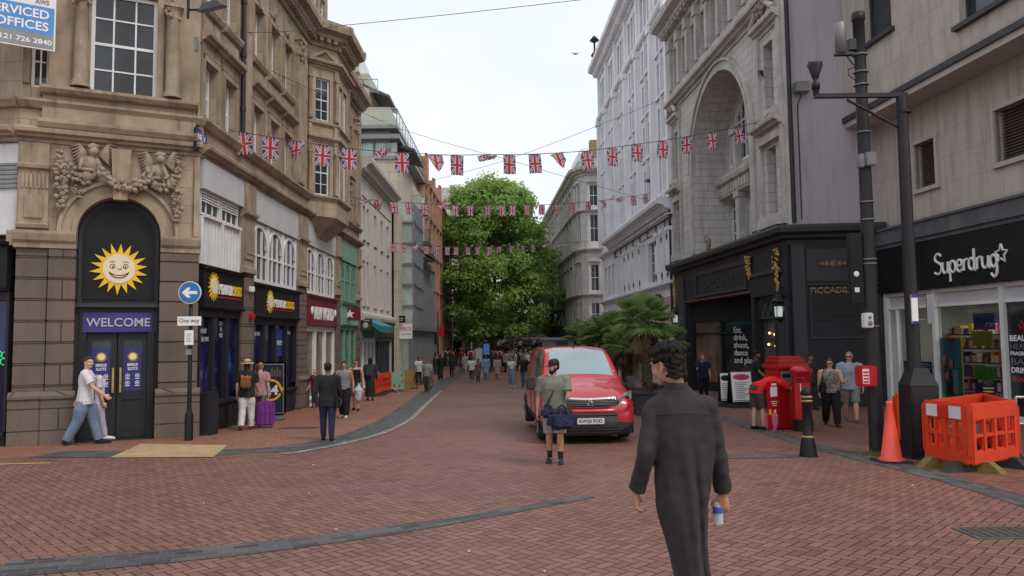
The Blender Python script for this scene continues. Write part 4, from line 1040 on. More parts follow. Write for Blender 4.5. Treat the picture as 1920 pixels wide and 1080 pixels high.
def plain_block(name, label, F, back, ztop, mat_, trim, levels, pitch, ww, shopz=2.6, roofm=None, gap=.8, zb=-1.5):
 t = thing(name, F.P(F.L / 2, F.gy(F.L / 2), -back / 2), label, 'building')
 k = int((F.L - gap) / pitch); tw = [(gap + pitch * i, gap + pitch * i + ww) for i in range(k)]
 mb = MB(); wall_sheet(mb, F, 0, F.L, shopz, ztop, [(a, b, c, d) for a, b in tw for c, d in levels], .28)
 wall_sheet(mb, F, 0, F.L, zb, shopz, [(.4, F.L - .4, zb + .1, shopz - .5)], .4); core(mb, F, 0, F.L, zb, ztop, back); mb.build('wall', M[mat_], t)
 for a, b in tw:
  for c, d in levels: window(F, a, b, c, d, -.22, t, 2, 2, fw=.07)
 mb = MB(); cornice(mb, F, 0, F.L, ztop - .3, .6, .6, dent=.5); cornice(mb, F, 0, F.L, shopz - .1, .35, .3)
 for c, d in levels:
  mb.fb(F, 0, F.L, c - .35, c - .2, 0, .12)
  for a, b in tw: cornice(mb, F, a - .15, b + .15, d + .1, .2, .18)
 mb.build('cornice', M[trim], t)
 mb = MB(); mb.fb(F, .42, F.L - .42, zb + .1, shopz - .55, -.36, -.3); mb.build('shop_window', M['glass'], t)
 mb = MB(); k2 = int(F.L / 3)
 for i in range(k2 + 1): u = .4 + (F.L - .8) * i / k2; mb.fb(F, u - .12, u + .12, zb + .1, shopz - .5, -.3, -.05)
 mb.fb(F, .4, F.L - .4, shopz - 1.05, shopz - .5, -.28, .02); mb.build('shopfront', M['charcoal2'], t)
 return t
plain_block('stone_building', 'pale building standing beyond the terracotta one at the left of the tree', Fac((-7.0, 84.1), (-6.2, 112)), 10, 19.0, 'greystone', 'portplain', [(3.4, 5.6), (6.8, 8.8), (9.8, 11.8), (12.8, 14.8), (15.8, 17.6)], 2.6, 1.3)
plain_block('stone_building', 'distant beige building closing the left side of the street behind the tree', Fac((-6.1, 112.2), (-5.5, 160)), 10, 15.0, 'sand', 'sandplain', [(3.6, 5.6), (7, 9), (10.5, 12.5)], 2.8, 1.4, shopz=3.2, zb=-.5)
plain_block('stone_building', 'far pale block closing the view behind the crowd and the tree', Fac((-8, 165), (14, 168)), 10, 14.0, 'greystone', 'portplain', [(4.6, 7), (8.4, 10.8)], 2.4, 1.3, shopz=4.0, zb=-.2)
# ------------------------------------------------------------------ RIGHT: curved grey stone building beyond the side street
P1 = V((7.9, 69.5, 0)); cpt = [(8.35, 69.3), (7.15, 69.4), (6.6, 69.9), (6.28, 70.9), (6.2, 72.2)]
t = thing('curved_stone_building', (9, 84, gz(84)), 'grey stone building with a rounded corner across the side street from the white building', 'building')
lvl = [(2.9, 5.0), (6.1, 8.6), (10.7, 13.3), (14.1, 16.1)]
FS = [Fac((14, 69.0), cpt[0])] if False else []
segs = [((12.0, 69.2), (8.35, 69.3))] + [(cpt[i], cpt[i + 1]) for i in range(4)]
segs = [(b, a) for a, b in segs][::-1]       # left to right as seen from the street
# long receding side: far end first
LS = Fac((4.95, 99.5), (6.2, 72.2))
allF = [LS] + [Fac(a, b) for a, b in segs]
mb = MB(); mt = MB(); wins = []
for i, F in enumerate(allF):
 if i == 0:
  tw = [(.8 + 2.55 * k, 2.0 + 2.55 * k) for k in range(10)]
 elif i == 5: tw = [(.35, 1.2), (1.9, 2.9)]
 elif i == 4: tw = [(.2, 1.0)]
 else: tw = [(F.L * .24, F.L * .76)] if F.L > .8 else []
 hs = [(a, b, c, d) for a, b in tw for c, d in lvl]
 wall_sheet(mb, F, 0, F.L, 2.4, 17.2, hs, .25); wall_sheet(mb, F, 0, F.L, -1.5, 2.4, [(.25, F.L - .25, -1.4, 1.9)] if F.L > .8 else [], .4)
 for a, b, c, d in hs: wins.append((F, a, b, c, d))
 for z, h, p in ((5.5, .35, .35), (9.7, .4, .4), (13.45, .3, .3), (17.0, .8, .75)): cornice(mt, F, -.05, F.L + .05, z, h, p, dent=.5 if i == 0 and z > 16 else 0)
 mt.fb(F, 0, F.L, 17.8, 18.6, -.4, -.1)
 if i == 0:
  for k in range(11): mt.fb(F, .2 + 2.55 * k, .5 + 2.55 * k, 5.8, 17.0, 0, .14)
 for a, b in tw:
  for c, d in lvl[1:]: cornice(mt, F, a - .15, b + .15, d + .1, .22, .2)
mb.poly([LS.P(0, 0, -.3), LS.P(LS.L, 0, -.35), V((6.7, 71.2, 0)), V((7.3, 69.95, 0)), V((8.4, 69.75, 0)), V((12, 69.6, 0)), V((15, 99.5, 0))], 0, V((0, 0, 17.6)))
mb.v = [q - V((0, 0, 0)) for q in mb.v]
mb.build('wall', M['greystone'], t); mt.build('cornice', M['portplain'], t)
for F, a, b, c, d in wins: window(F, a, b, c, d, -.2, t, 2, 2, fw=.06)
mb = MB(); mb.box(7.6, 8.4, 70.2, 71.2, 17.4, 20.6); mb.box(6.9, 7.5, 71.5, 72.5, 17.4, 19.7); mb.build('chimney', stone('yellow_brick', (.38, .28, .14), (.3, .2, .1), .22, .075, .01), t)
mb = MB()
for k in range(14):
 y = 70.6 + k * .5; x = 6.7 - .045 * (y - 70); mb.tube([V((x, y, 18.5)), V((x, y, 19.7))], .02, 5)
for z in (19.0, 19.35, 19.7): mb.tube([V((8.2, 69.7, z)), V((7.2, 69.8, z)), V((6.7, 70.6, z)), V((6.45, 77, z))], .022, 5)
mb.build('roof_railing', M['steel'], t)
mb = MB(); mb.fb(LS, 0, LS.L, 1.75, 2.05, 0, 1.3)
for k in range(34): mb.fb(LS, .3 + .8 * k, .55 + .8 * k, 2.05, 2.95, .9, 1.15)
mb.build('shop_canopy', M['black'], t)
mb = MB(); mb.fb(allF[-1], .3, 1.0, 3.2, 3.9, .02, .06); mb.build('street_sign', M['posterblue'], t)
for F in allF:
 if F.L > .8: mb = MB(); mb.fb(F, .27, F.L - .27, -1.4, 1.85, -.36, -.3); mb.build('shop_window', M['glass'], t)
plain_block('stone_building', 'distant grey stone building on the right just beyond the rounded corner one', Fac((4.2, 130), (4.9, 99.7)), 10, 17.6, 'greystone', 'portplain', [(3.4, 5.6), (6.8, 9.0), (10.2, 12.2), (13.4, 15.4)], 2.6, 1.3, zb=-1)
# ------------------------------------------------------------------ WHITE PAINTED BUILDING
WT = Fac((7.29, 59.7), (8.25, 37.32)); L = WT.L
t = thing('white_building', (12, 48, gz(48)), 'tall white painted building with rows of narrow windows and black diamond ornaments', 'building')
nb = 6; pw = L / nb; hs = []
flo = [(9.5, 11.6), (12.2, 14.2), (14.8, 16.7), (17.2, 18.9)]
for i in range(nb):
 a = i * pw
 for c, d in flo:
  for k in range(2): hs.append((a + .75 + k * 1.25, a + 1.65 + k * 1.25, c, d))
 for k in range(3): hs.append((a + .6 + k * .95, a + 1.3 + k * .95, 20.0, 22.2))
mb = MB(); wall_sheet(mb, WT, 0, L, 8.0, 23.0, hs, .35)
hs2 = [(1.0, 2.0, 4.9, 7.2), (2.6, 3.6, 4.9, 7.2), (4.2, 5.2, 4.9, 7.2), (7.2, 8.2, 4.9, 7.2), (16.2, 18.6, 4.9, 7.2)]
wall_sheet(mb, WT, 0, L, 2.6, 8.0, hs2, .35); wall_sheet(mb, WT, 0, L, -1.5, 2.6, [(.4, L - .4, -1.4, 2.2)], .4)
core(mb, WT, 0, L, -1.5, 23.6, 12)
mb.build('wall', M['whitepaint'], t)
for a, b, c, d in hs:
 window(WT, a, b, c, d, -.25, t, 1 if c < 19.5 else 1, 2, frame='whitedark' if c > 19.5 else 'white', fw=.05)
for a, b, c, d in hs2: window(WT, a, b, c, d, -.25, t, 3 if b - a > 2 else 2, 4, fw=.05, bar=.04)
mb = MB()
cornice(mb, WT, -.1, L, 22.7, 1.0, .9, dent=.45); mb.fprof(WT, -.05, L, [(0, 19.25), (.2, 19.28), (.28, 19.4), (.28, 19.55), (0, 19.6)])
for i in range(nb + 1):
 u = min(max(i * pw, .22), L - .22); mb.fb(WT, u - .22, u + .22, 8.9, 19.2, 0, .28); mb.fb(WT, u - .3, u + .3, 18.8, 19.2, 0, .36); mb.fb(WT, u - .2, u + .2, 19.6, 22.7, 0, .15)
for i in range(nb):
 a = i * pw; mb.fb(WT, a + 1.72, a + 1.93, 9.0, 19.2, 0, .12)
 for c, d in flo: mb.fb(WT, a + .6, a + 3.05, c - .14, c - .02, 0, .14)
mb.fb(WT, 5.2, L, 8.0, 8.05, 0, .4); cornice(mb, WT, 5.2, L, 8.05, .8, .95, dent=.5); cornice(mb, WT, 0, 5.2, 7.9, .4, .35)
cornice(mb, WT, 0, L, 4.3, .35, .3)
cols_ = [9.2, 10.6, 12.0, 13.4, 15.2, 19.4, 20.7, 21.9]
for u in cols_: mb.fb(WT, u - .28, u + .28, 4.65, 7.35, 0, .3); mb.fb(WT, u - .34, u + .34, 7.2, 7.4, 0, .36)
mb.build('pilaster', M['whitepaint'], t)
mb = MB()
for c, d in ((7.52, 7.56), (7.94, 7.98)): mb.fb(WT, 5.4, L - .2, c, d, .0, .03)
u = 5.6
while u < L - .3: mb.fb(WT, u, u + .04, 7.56, 7.94, 0, .03); mb.fb(WT, u + .3, u + .34, 7.56, 7.94, 0, .03); u += 2.1
for i in range(nb):
 mb.fb(WT, i * pw + .6, i * pw + 3.1, 19.62, 19.7, 0, .03)
mb.build('black_line', M['black'], t)
for u in cols_[1:]:
 for z in (5.0, 6.9): mb = MB(); mb.poly([WT.P(u + .16 * x, z + .22 * y, .305) for x, y in ((1, 0), (0, 1), (-1, 0), (0, -1))][::-1], 0, WT.n * .02); mb.build('diamond_ornament', M['black'], t)
mb = MB(); mb.fb(WT, 5.0, L - .42, -1.2, 2.15, -.36, -.3); mb.build('shop_window', M['whiteroom'], t)
mb = MB(); mb.fb(WT, 14, L - .4, 2.3, 3.9, 0, .06); sg = mb.build('shop_sign', pmat('pinkish_stone_panel', (.42, .33, .30), .7, .1, 2), t)
lettering(WT, 'S', 18, 2.7, .08, .9, .4, 'red', sg); 
mb = MB()
for k in range(8): u = 14.4 + k; mb.fb(WT, u - .05, u + .05, -1.2, 2.2, -.3, 0)
mb.build('shopfront', M['white'], t)
mb = MB(); c = WT.P(.6, 23.7, .4)
mb.lathe([(.05, 23.6), (.05, 24.4), (.3, 24.5), (.3, 24.6), (.08, 24.9), (.08, 25.6), (.4, 25.8), (.05, 26.2)], Matrix.Translation(V((c.x, c.y, 0))), 10); mb.build('roof_lamp', M['black'], t)
mb = MB(); c = WT.P(L - .25, 0, .2); mb.tube([V((c.x, c.y, 2.6)), V((c.x, c.y, 17))], .07, 8); mb.build('downpipe', M['pipe'], t)
# ------------------------------------------------------------------ ARCHED PALE STONE BUILDING (black shopfront below)
PF = Fac((8.25, 37.3), (9.08, 24.3)); PS = Fac((9.08, 24.3), (11.93, 24.0)); L = PF.L
t = thing('arched_stone_building', (11, 31, gz(31)), 'weathered pale stone building with a giant arch above a black shopfront with gold ornaments', 'building')
a1_, a2_ = PF.u(1307), PF.u(1418)
auc = (a1_ + a2_) / 2; aR = (a2_ - a1_) / 2; azs = 9.3; zapex = azs + aR
mb = MB()
dp = 1.5
side = [(.25, .95), (L - 1.5, L - .75)]
hs = [(a, b, c, d) for a, b in side for c, d in ((5.9, 8.3), (9.6, 12.0))] + [(auc - aR, auc + aR, 5.45, azs)]
ztop = zapex + .45
wall_sheet(mb, PF, 0, L, 5.4, ztop, hs, dp, arches=[(auc, azs, aR)])
att = []
u = .5
while u < L - 1: att.append((u, u + .85, ztop + 1.0, ztop + 3.0)); u += 1.42
wall_sheet(mb, PF, 0, L, ztop, ztop + 4.2, att, .5)
mb.quad(PF.P(auc - aR, 5.45, -dp), PF.P(auc + aR, 5.45, -dp), PF.P(auc + aR, 5.5, -dp), PF.P(auc - aR, 5.5, -dp))
# back of the recess
BK = Fac(PF.P(0, 0, -dp).xy, PF.P(L, 0, -dp).xy)
bh = [(auc - 1.15, auc + 1.15, 5.9, 8.0), (auc + 1.5, auc + aR - .25, 5.9, 8.0), (auc - aR + .25, auc - 1.5, 5.9, 8.0)]
wall_sheet(mb, BK, auc - aR - .1, auc + aR + .1, 5.4, azs + .1, bh, .3)
wr = aR - .55
kk = 22
for i in range(kk):
 A, B = PI * i / kk, PI * (i + 1) / kk
 mb.quad(BK.P(auc - wr * math.cos(A), azs + .1 + wr * math.sin(A)), BK.P(auc - wr * math.cos(B), azs + .1 + wr * math.sin(B)), BK.P(auc - (aR + .1) * math.cos(B), azs + .1 + (aR + .1) * math.sin(B)), BK.P(auc - (aR + .1) * math.cos(A), azs + .1 + (aR + .1) * math.sin(A)))
core(mb, PF, 0, L, -1.5, ztop + 4.2, 12, o=-dp - .5)
mb.build('wall', M['port'], t)
# arched top window
mb = MB(); archi(mb, BK, auc, azs + .1, wr - .1, wr, -.12, .0, 24)
for i in range(-5, 6):
 x = i * wr / 6; hh = math.sqrt(wr ** 2 - x * x); mb.fb(BK, auc + x - .03, auc + x + .03, azs + .1, azs + .1 + hh - .03, -.12, -.04)
for z in (.9, 1.8, 2.7):
 if z < wr: x = math.sqrt(wr ** 2 - z * z) - .05; mb.fb(BK, auc - x, auc + x, azs + .1 + z - .03, azs + .1 + z + .03, -.115, -.045)
mb.fb(BK, auc - wr, auc + wr, azs + .1, azs + .2, -.12, .02)
w_ = mb.build('arched_window', M['white'], t)
mb = MB(); mb.add([BK.P(auc - wr * math.cos(PI * i / 24), azs + .1 + wr * math.sin(PI * i / 24), -.13) for i in range(25)], [tuple(reversed(range(25)))]); mb.build('pane', M['glass'], w_)
for a, b, c, d in bh: window(BK, a, b, c, d - .4, -.25, t, max(2, round((b - a) / .55)), 3, fw=.07, bar=.05, arch=0)
for a, b in side:
 for c, d in ((5.9, 8.3), (9.6, 12.0)): window(PF, a, b, c, d, -.5, t, 2, 3, fw=.06)
for a, b, c, d in att: window(PF, a, b, c, d, -.4, t, 2, 2, fw=.05)
mb = MB()
# archivolt
archi(mb, PF, auc, azs, aR - .02, aR + .12, -.1, .12, 36); archi(mb, PF, auc, azs, aR + .12, aR + .34, 0, .07, 36); archi(mb, PF, auc, azs, aR + .34, aR + .46, 0, .16, 36)
mb.fb(PF, auc - aR - .4, auc - aR, 5.6, azs, 0, .1); mb.fb(PF, auc + aR, auc + aR + .4, 5.6, azs, 0, .1)
# string course above arch
cornice(mb, PF, -.1, L + .1, ztop - .1, .45, .45); mb.fb(PF, 0, L, ztop + .35, ztop + .95, 0, .08)
cornice(mb, PF, -.2, L + .2, ztop + 3.5, 1.0, 1.0, dent=.5)
for i in range(len(att) + 1):
 u = .26 + 1.42 * i
 if u < L - .2: mb.fb(PF, u - .14, u + .14, ztop + .95, ztop + 3.2, 0, .18); mb.fb(PF, u - .2, u + .2, ztop + 3.0, ztop + 3.5, 0, .26)
# mid ledge inside recess, and curved balcony front
mb.fb(BK, auc - aR, auc + aR, 8.05, 8.7, 0, .35); mb.fprof(BK, auc - aR, auc + aR, [(.35, 8.6), (.5, 8.65), (.55, 8.8), (.55, 8.95), (.35, 9.0)]); mb.fb(BK, auc - aR, auc + aR, 8.7, 8.95, 0, .35)
i = 0; u = auc - aR + .1
while u < auc + aR: mb.fb(BK, u, u + .16, 8.15, 8.5, .35, .42); u += .32
for s_ in (-1, 1):
 x = auc + s_ * 1.35; mb.fb(BK, x - .2, x + .2, 5.5, 8.1, 0, .3); mb.fb(BK, x - .26, x + .26, 7.8, 8.1, 0, .36)
 x = auc + s_ * 1.5; mb.fb(BK, x - .18, x + .18, 9.0, azs + 1.5, 0, .3); mb.fb(BK, x - .28, x + .28, azs + 1.3, azs + 1.6, 0, .42)
 x = auc + s_ * (aR - .12); mb.fb(BK, x - .12, x + .12, 9.0, azs + .1, 0, .3)
for F, a, b in ((PF, 0, 1.4), (PF, L - 2.0, L)):
 mb.fb(F, a, a + .2, 5.5, ztop - .1, 0, .12); mb.fb(F, b - .2, b, 5.5, ztop - .1, 0, .12)
 for z, h, p in ((8.75, .4, .45), (12.35, .4, .35)): cornice(mb, F, a - .05, b + .05, z, h, p)
 mb.fb(F, a + .2, b - .2, 8.45, 8.7, 0, .2); mb.fb(F, a + .15, b - .15, 5.5, 5.85, 0, .3); mb.fb(F, a + .15, b - .15, 9.2, 9.5, 0, .25)
 m_ = (a + b) / 2; hw = (b - a) / 2
 for s_ in (-1, 1): mb.tube([F.P(m_ + s_ * hw, 12.8, .25), F.P(m_, 13.5, .25)], .11, 6)
 mb.fb(F, m_ - hw * .5, m_ + hw * .5, 12.8, 13.1, 0, .2)
mb.fb(PS, -.02, .12, 5.4, ztop + 4, 0, .1)
mb.build('stone_dressing', M['portplain'], t)
random.seed(5)
for u, z, nn, sx, sz in ((.7, 9.1, 10, .5, .2), (L - 1.1, 9.1, 12, .6, .2), (.7, 13.1, 10, .4, .22), (L - 1.1, 13.1, 18, .45, .2), (auc - .9, 5.75, 14, .22, .3)):
 mb = MB()
 for k in range(nn): mb.ball(PF.P(u + random.uniform(-sx, sx), z + random.uniform(-sz, sz), .3), random.uniform(.07, .13), seg=6)
 mb.build('carved_ornament', M['carve'], t)
# gable wall facing the square
mb = MB(); mb.fb(PS, 0, PS.L, 5.3, ztop + 4.2, -.4, 0); mb.fb(PS, 0, .35, 5.3, ztop + 4.2, 0, .03, 0); mb.build('gable_wall', M['lilac'], t)
mb = MB(); c = PS.P(.16, 0, .14); mb.tube([V((c.x, c.y, 5.5)), V((c.x, c.y, 17))], .07, 10); mb.tube([V((c.x + .28, c.y + .08, 5.6)), V((c.x + .28, c.y + .08, 9.4)), V((c.x + .45, c.y + .02, 9.9))], .018, 6); mb.build('downpipe', M['pipe'], t)
# ---- black shopfront
e0, e1 = PF.u(1290), PF.u(1414); gl = gz(26) - .1
mb = MB()
mb.fb(PF, 0, e0, -1.5, 4.85, -.6, .12); mb.fb(PF, e1, L, 3.2, 4.85, -.6, .12); mb.fb(PF, e0, e1, 3.45, 4.85, -.6, .12)
mb.fb(PF, L - 1.1, L, -1.5, 3.2, -.6, .12); mb.fb(PF, e1, e1 + .25, -1.5, 3.2, -.6, .12); mb.fb(PF, e1 + .25, L - 1.1, -1.5, gz(26) + .5, -.5, .08)
mb.fb(PS, .0, PS.L, -1.5, 4.85, -.6, .1)
mb.build('black_shopfront', M['charcoal'], t)
mb = MB(); cornice(mb, PF, -.1, L, 4.75, .62, .55, r1=.9); cornice(mb, PS, 0, PS.L, 4.75, .62, .55, r0=.9)
sa, sb_ = PF.u(1313), PF.u(1407)
for z in (3.55, 4.55): mb.fb(PF, sa, sb_, z, z + .1, .12, .2)
mb.fb(PF, sa - .1, sa, 3.55, 4.65, .12, .2); mb.fb(PF, sb_, sb_ + .1, 3.55, 4.65, .12, .2)
mb.fprof(PF, e1, L - .3, [(.12, 3.9), (.2, 3.92), (.2, 4.0), (.12, 4.05)]); mb.fprof(PF, 0, L, [(.12, 2.55), (.18, 2.57), (.18, 2.66), (.12, 2.68)]) if False else None
mb.fb(PF, L - .55, L - .02, -1.5, 3.0, .12, .2); mb.fb(PF, L - .5, L - .1, 0.2, 2.6, .2, .23); mb.fb(PF, .05, e0 - .1, -1.2, 4.6, .12, .18)
mb.fb(PS, .02, .42, -1.5, 4.75, .1, .2); mb.fb(PS, .5, 2.75, 3.55, 4.6, .1, .13); mb.fprof(PS, .45, 2.8, [(.1, 3.4), (.17, 3.42), (.17, 3.48), (.1, 3.5)])
for a, b, c, d in ((.55, 2.75, 3.26, 3.31), (.55, 2.75, 1.7, 1.75), (.55, .6, 1.75, 3.26), (2.7, 2.75, 1.75, 3.26)): mb.fb(PS, a, b, c, d, .1, .15)
for k in range(5): mb.fb(PS, .62, 2.68, 1.8 + k * .17, 1.82 + k * .17, .1, .115)
mb.build('moulding', M['charcoal2'], t)
mb = MB(); mb.fb(PF, sa + .1, sb_ - .1, 4.5, 4.55, .121, .17); mb.fb(PF, e0, e1, 3.4, 3.45, -.3, .14); mb.build('copper_strip', pmat('dull_copper', (.2, .09, .06), .5, .2, 5, metal=.3), t)
lettering(PF, 'PICCADILLY', (sa + sb_) / 2, 3.85, .13, .5, 3.2, 'charcoal2', t, name='sign_lettering', bold=.02)
pa, pb_ = PS.u(1519, .1), PS.u(1611, .1)
lettering(PS, 'PICCADILLY', (pa + pb_) / 2, 3.17, .12, .26, pb_ - pa, 'gold', t, name='sign_lettering', bold=.01)
mb = MB(); random.seed(9)
for u, z0, z1, wd in ((.35, 3.0, 4.5, .22), (PF.u(1415), 3.9, 4.7, .3), (L - .6, 3.3, 4.7, .35)):
 for k in range(34):
  f = k / 33; z = z1 - (z1 - z0) * f; ww = wd * (1 - .75 * f) * (1 if f < .5 else .8)
  mb.ball(PF.P(u + random.uniform(-ww, ww), z, .16 + .06 * (1 - f)), random.uniform(.04, .085), seg=6)
mb.build('gold_ornament', M['gold'], t)
mb = MB()
for k, (dx, r) in enumerate(((0, .15), (-.2, .11), (.2, .11), (-.34, .08), (.34, .08), (-.45, .05), (.45, .05))): mb.ball(PS.P(PS.u(1564) + dx, 4.1, .13), (r, .06, r), seg=12)
mb.build('scroll_ornament', pmat('bronze_scroll', (.16, .11, .08), .5, .2, 8, metal=.3), t)
# recessed entrance
mb = MB(); RB = Fac(PF.P(e0, 0, -.2).xy, PF.P(e0 + (e1 - e0) * .66, 0, -2.4).xy)
mb.fb(RB, 0, RB.L, 2.45, 3.5, -.4, -.02); mb.fb(RB, 0, RB.L, -1.5, gz(31) + .35, -.4, -.02)
for k in range(4): u = RB.L * k / 3; mb.fb(RB, max(0, u - .06), min(RB.L, u + .06), gz(31) + .3, 2.5, -.3, 0)
mb.fb(RB, 0, RB.L, 1.9, 1.98, -.2, 0); mb.build('entrance_wall', M['charcoal'], t)
for k in range(3): mb = MB(); mb.fb(RB, RB.L * k / 3 + .05, RB.L * (k + 1) / 3 - .05, gz(31) + .3, 2.46, -.2, -.12); mb.build('shop_window', M['glass' if k else 'warmroom'], t)
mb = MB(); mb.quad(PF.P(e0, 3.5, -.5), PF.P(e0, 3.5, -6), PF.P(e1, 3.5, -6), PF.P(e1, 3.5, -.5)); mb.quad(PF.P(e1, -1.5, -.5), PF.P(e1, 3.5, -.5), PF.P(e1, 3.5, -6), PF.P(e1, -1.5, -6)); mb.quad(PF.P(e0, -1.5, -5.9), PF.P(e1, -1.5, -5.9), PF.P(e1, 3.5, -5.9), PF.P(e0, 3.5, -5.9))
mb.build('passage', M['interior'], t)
mb = MB(); uu = RB.L * .47
for i, s_ in enumerate(('Eat,', 'drink,', 'shoot,', 'dance', 'and play.')): mb.text(s_, RB.P(uu, 1.95 - i * .33, .0), RB.d, V((0, 0, 1)), .36, None, .01, 'LEFT', bold=.02)
mb.build('window_lettering', M['txtwhite'], t)
mb = MB()
for k in range(9):
 for zz in (2.0, ): mb.tube([RB.P(.2 + k * .22, 2.05, .02), RB.P(.42 + k * .22, 2.4, .02)], .012, 4); mb.tube([RB.P(.42 + k * .22, 2.05, .02), RB.P(.2 + k * .22, 2.4, .02)], .012, 4)
mb.build('lattice', M['charcoal2'], t)
# lit shop window right of the entrance
M['salmon'] = pmat('dim_shop_interior', (.10, .085, .075), .35, .7, 2, spec=.6)
mb = MB(); mb.fb(PF, e1 + .25, L - 1.1, gz(26) + .45, 2.45, -.3, -.22); mb.build('shop_window', M['salmon'], t)
mb = MB(); mb.fb(PF, e1 + .25, L - 1.1, 2.4, 3.2, -.25, -.05)
k = 0; u = e1 + .3
while u < L - 1.3:
 mb.tube([PF.P(u, 2.5, -.03), PF.P(u + .5, 3.1, -.03)], .018, 4); mb.tube([PF.P(u + .5, 2.5, -.03), PF.P(u, 3.1, -.03)], .018, 4); u += .52
mb.build('transom_lattice', M['charcoal2'], t)
mb = MB()
for u, z in ((e1 + .8, 1.9), (e1 + 1.25, 1.85), (e1 + 1.9, 1.95), (e1 + .7, 1.5), (e1 + 1.3, 1.45), (e1 + 2.1, 1.5)):
 mb.ball(PF.P(u, z, -.2), .045, seg=8)
mb.build('festoon_bulb', pmat('warm_bulb', (1, .8, .5), .4, .02, 2, emit=(1, .65, .3), es=2.5), t)
# ------------------------------------------------------------------ CREAM CLAD SHOP BUILDING (right)
DF = Fac((11.93, 24.0), (12.95, 10.5))
t = thing('cream_shop_building', (15, 17, gz(17)), 'cream clad shop building at right with black fascia and overhanging upper floor', 'building')
UF = Fac(PS.P(1.95, 0, 0.02).xy, (PS.P(1.95, 0, 0.02).x + 1.2, 9.5))
zs_ = 8.6
lw = [DF.uz(1717, 300)[0], DF.uz(1757, 300)[0], DF.uz(1757, 345)[1], DF.uz(1757, 256)[1]]
lw2 = [DF.uz(1868, 250)[0], DF.uz(1868, 250)[0] + 2.2, DF.uz(1868, 308)[1], DF.uz(1868, 208)[1]]
mb = MB(); wall_sheet(mb, DF, 0, DF.L, 5.0, zs_, [(lw[0], lw[1], lw[2], lw[3]), (lw2[0], lw2[1], lw2[2], lw2[3])], .3)
uw = [UF.uz(1640, 70), UF.uz(1672, 52), UF.uz(1800, 48)]
h1 = (uw[0][0] - .5, uw[1][0], uw[1][1], uw[1][1] + 1.9); h2 = (uw[2][0], uw[2][0] + 3.0, uw[2][1], uw[2][1] + 2.2)
wall_sheet(mb, UF, 0, UF.L, zs_ + .3, 17, [h1, h2], .3)
for z, F in ((17, UF),):
 mb.poly([UF.P(0, 17, -.3), UF.P(UF.L, 17, -.3), UF.P(UF.L, 17, -10), UF.P(0, 17, -10)], 0, V((0, 0, -8)))
mb.poly([DF.P(0, -1, -.4) * 1.0, DF.P(DF.L, -1, -.4), DF.P(DF.L, -1, -8), DF.P(0, -1, -8)], 0, V((0, 0, .01)))
mb.poly([DF.P(0, 4.6, -.4), DF.P(DF.L, 4.6, -.4), DF.P(DF.L, 4.6, -8), DF.P(0, 4.6, -8)], 0, V((0, 0, 4.3)))
mb.quad(UF.P(0, zs_ + .3, -3), UF.P(0, zs_ + .3, 0), UF.P(0, 17, 0), UF.P(0, 17, -3))
mb.build('wall', M['bone'], t)
mb = MB(); mb.poly([UF.P(-.05, zs_ + .12, .12), UF.P(UF.L, zs_ + .12, .12), UF.P(UF.L, zs_ + .12, -3), UF.P(-.05, zs_ + .12, -3)], 0, V((0, 0, .17))); mb.build('ledge_capping', M['charcoal2'], t)
mb = MB(); mb.poly([UF.P(0, zs_ - .05, .05), UF.P(UF.L, zs_ - .05, .05), UF.P(UF.L, zs_ - .05, -3), UF.P(0, zs_ - .05, -3)], 0, V((0, 0, .17))); mb.build('ledge', M['boneplain'], t)
for (a, b, c, d), F in ((tuple(lw), DF), (tuple(lw2), DF)):
 mb = MB(); mb.fb(F, a - .12, b + .12, c - .12, c, -.05, .1); mb.fb(F, a - .12, b + .12, d, d + .1, -.05, .07); mb.fb(F, a - .1, a, c, d, -.1, .07); mb.fb(F, b, b + .12, c, d, -.1, .09)
 w_ = mb.build('louvred_window', M['boneplain'], t)
 mb = MB(); k = int((d - c) / .075); mb.fb(F, a, b, c, d, -.28, -.24)
 for i in range(k): z = c + .03 + i * (d - c) / k; mb.add([F.P(a, z, -.14), F.P(b, z, -.14), F.P(b, z + .05, -.22), F.P(a, z + .05, -.22)], [(0, 1, 2, 3)])
 mb.build('shutter', pmat('brown_grey_shutter', (.15, .125, .115), .6, .1, 3), w_)
for i, (a, b, c, d) in enumerate((h1, h2)):
 window(UF, a, b, c, d, -.25, t, 1 if i == 0 else 3, 1, frame='charcoal2', fw=.07); mb = MB(); mb.fb(UF, a - .15, b + .15, c - .12, c, -.05, .14); mb.build('sill', M['charcoal2'], t)
mb = MB(); mb.fb(DF, -.05, DF.L, 4.62, 5.05, -.3, .3); mb.fb(DF, -.05, DF.L, 5.05, 5.12, -.3, .36); mb.fb(DF, -.05, DF.L, 4.5, 4.62, -.3, .22); mb.build('band', M['concrete'], t)
mb = MB(); mb.fb(DF, 0, DF.L, 3.1, 4.5, -.3, .2); fa = mb.build('fascia', M['black'], t)
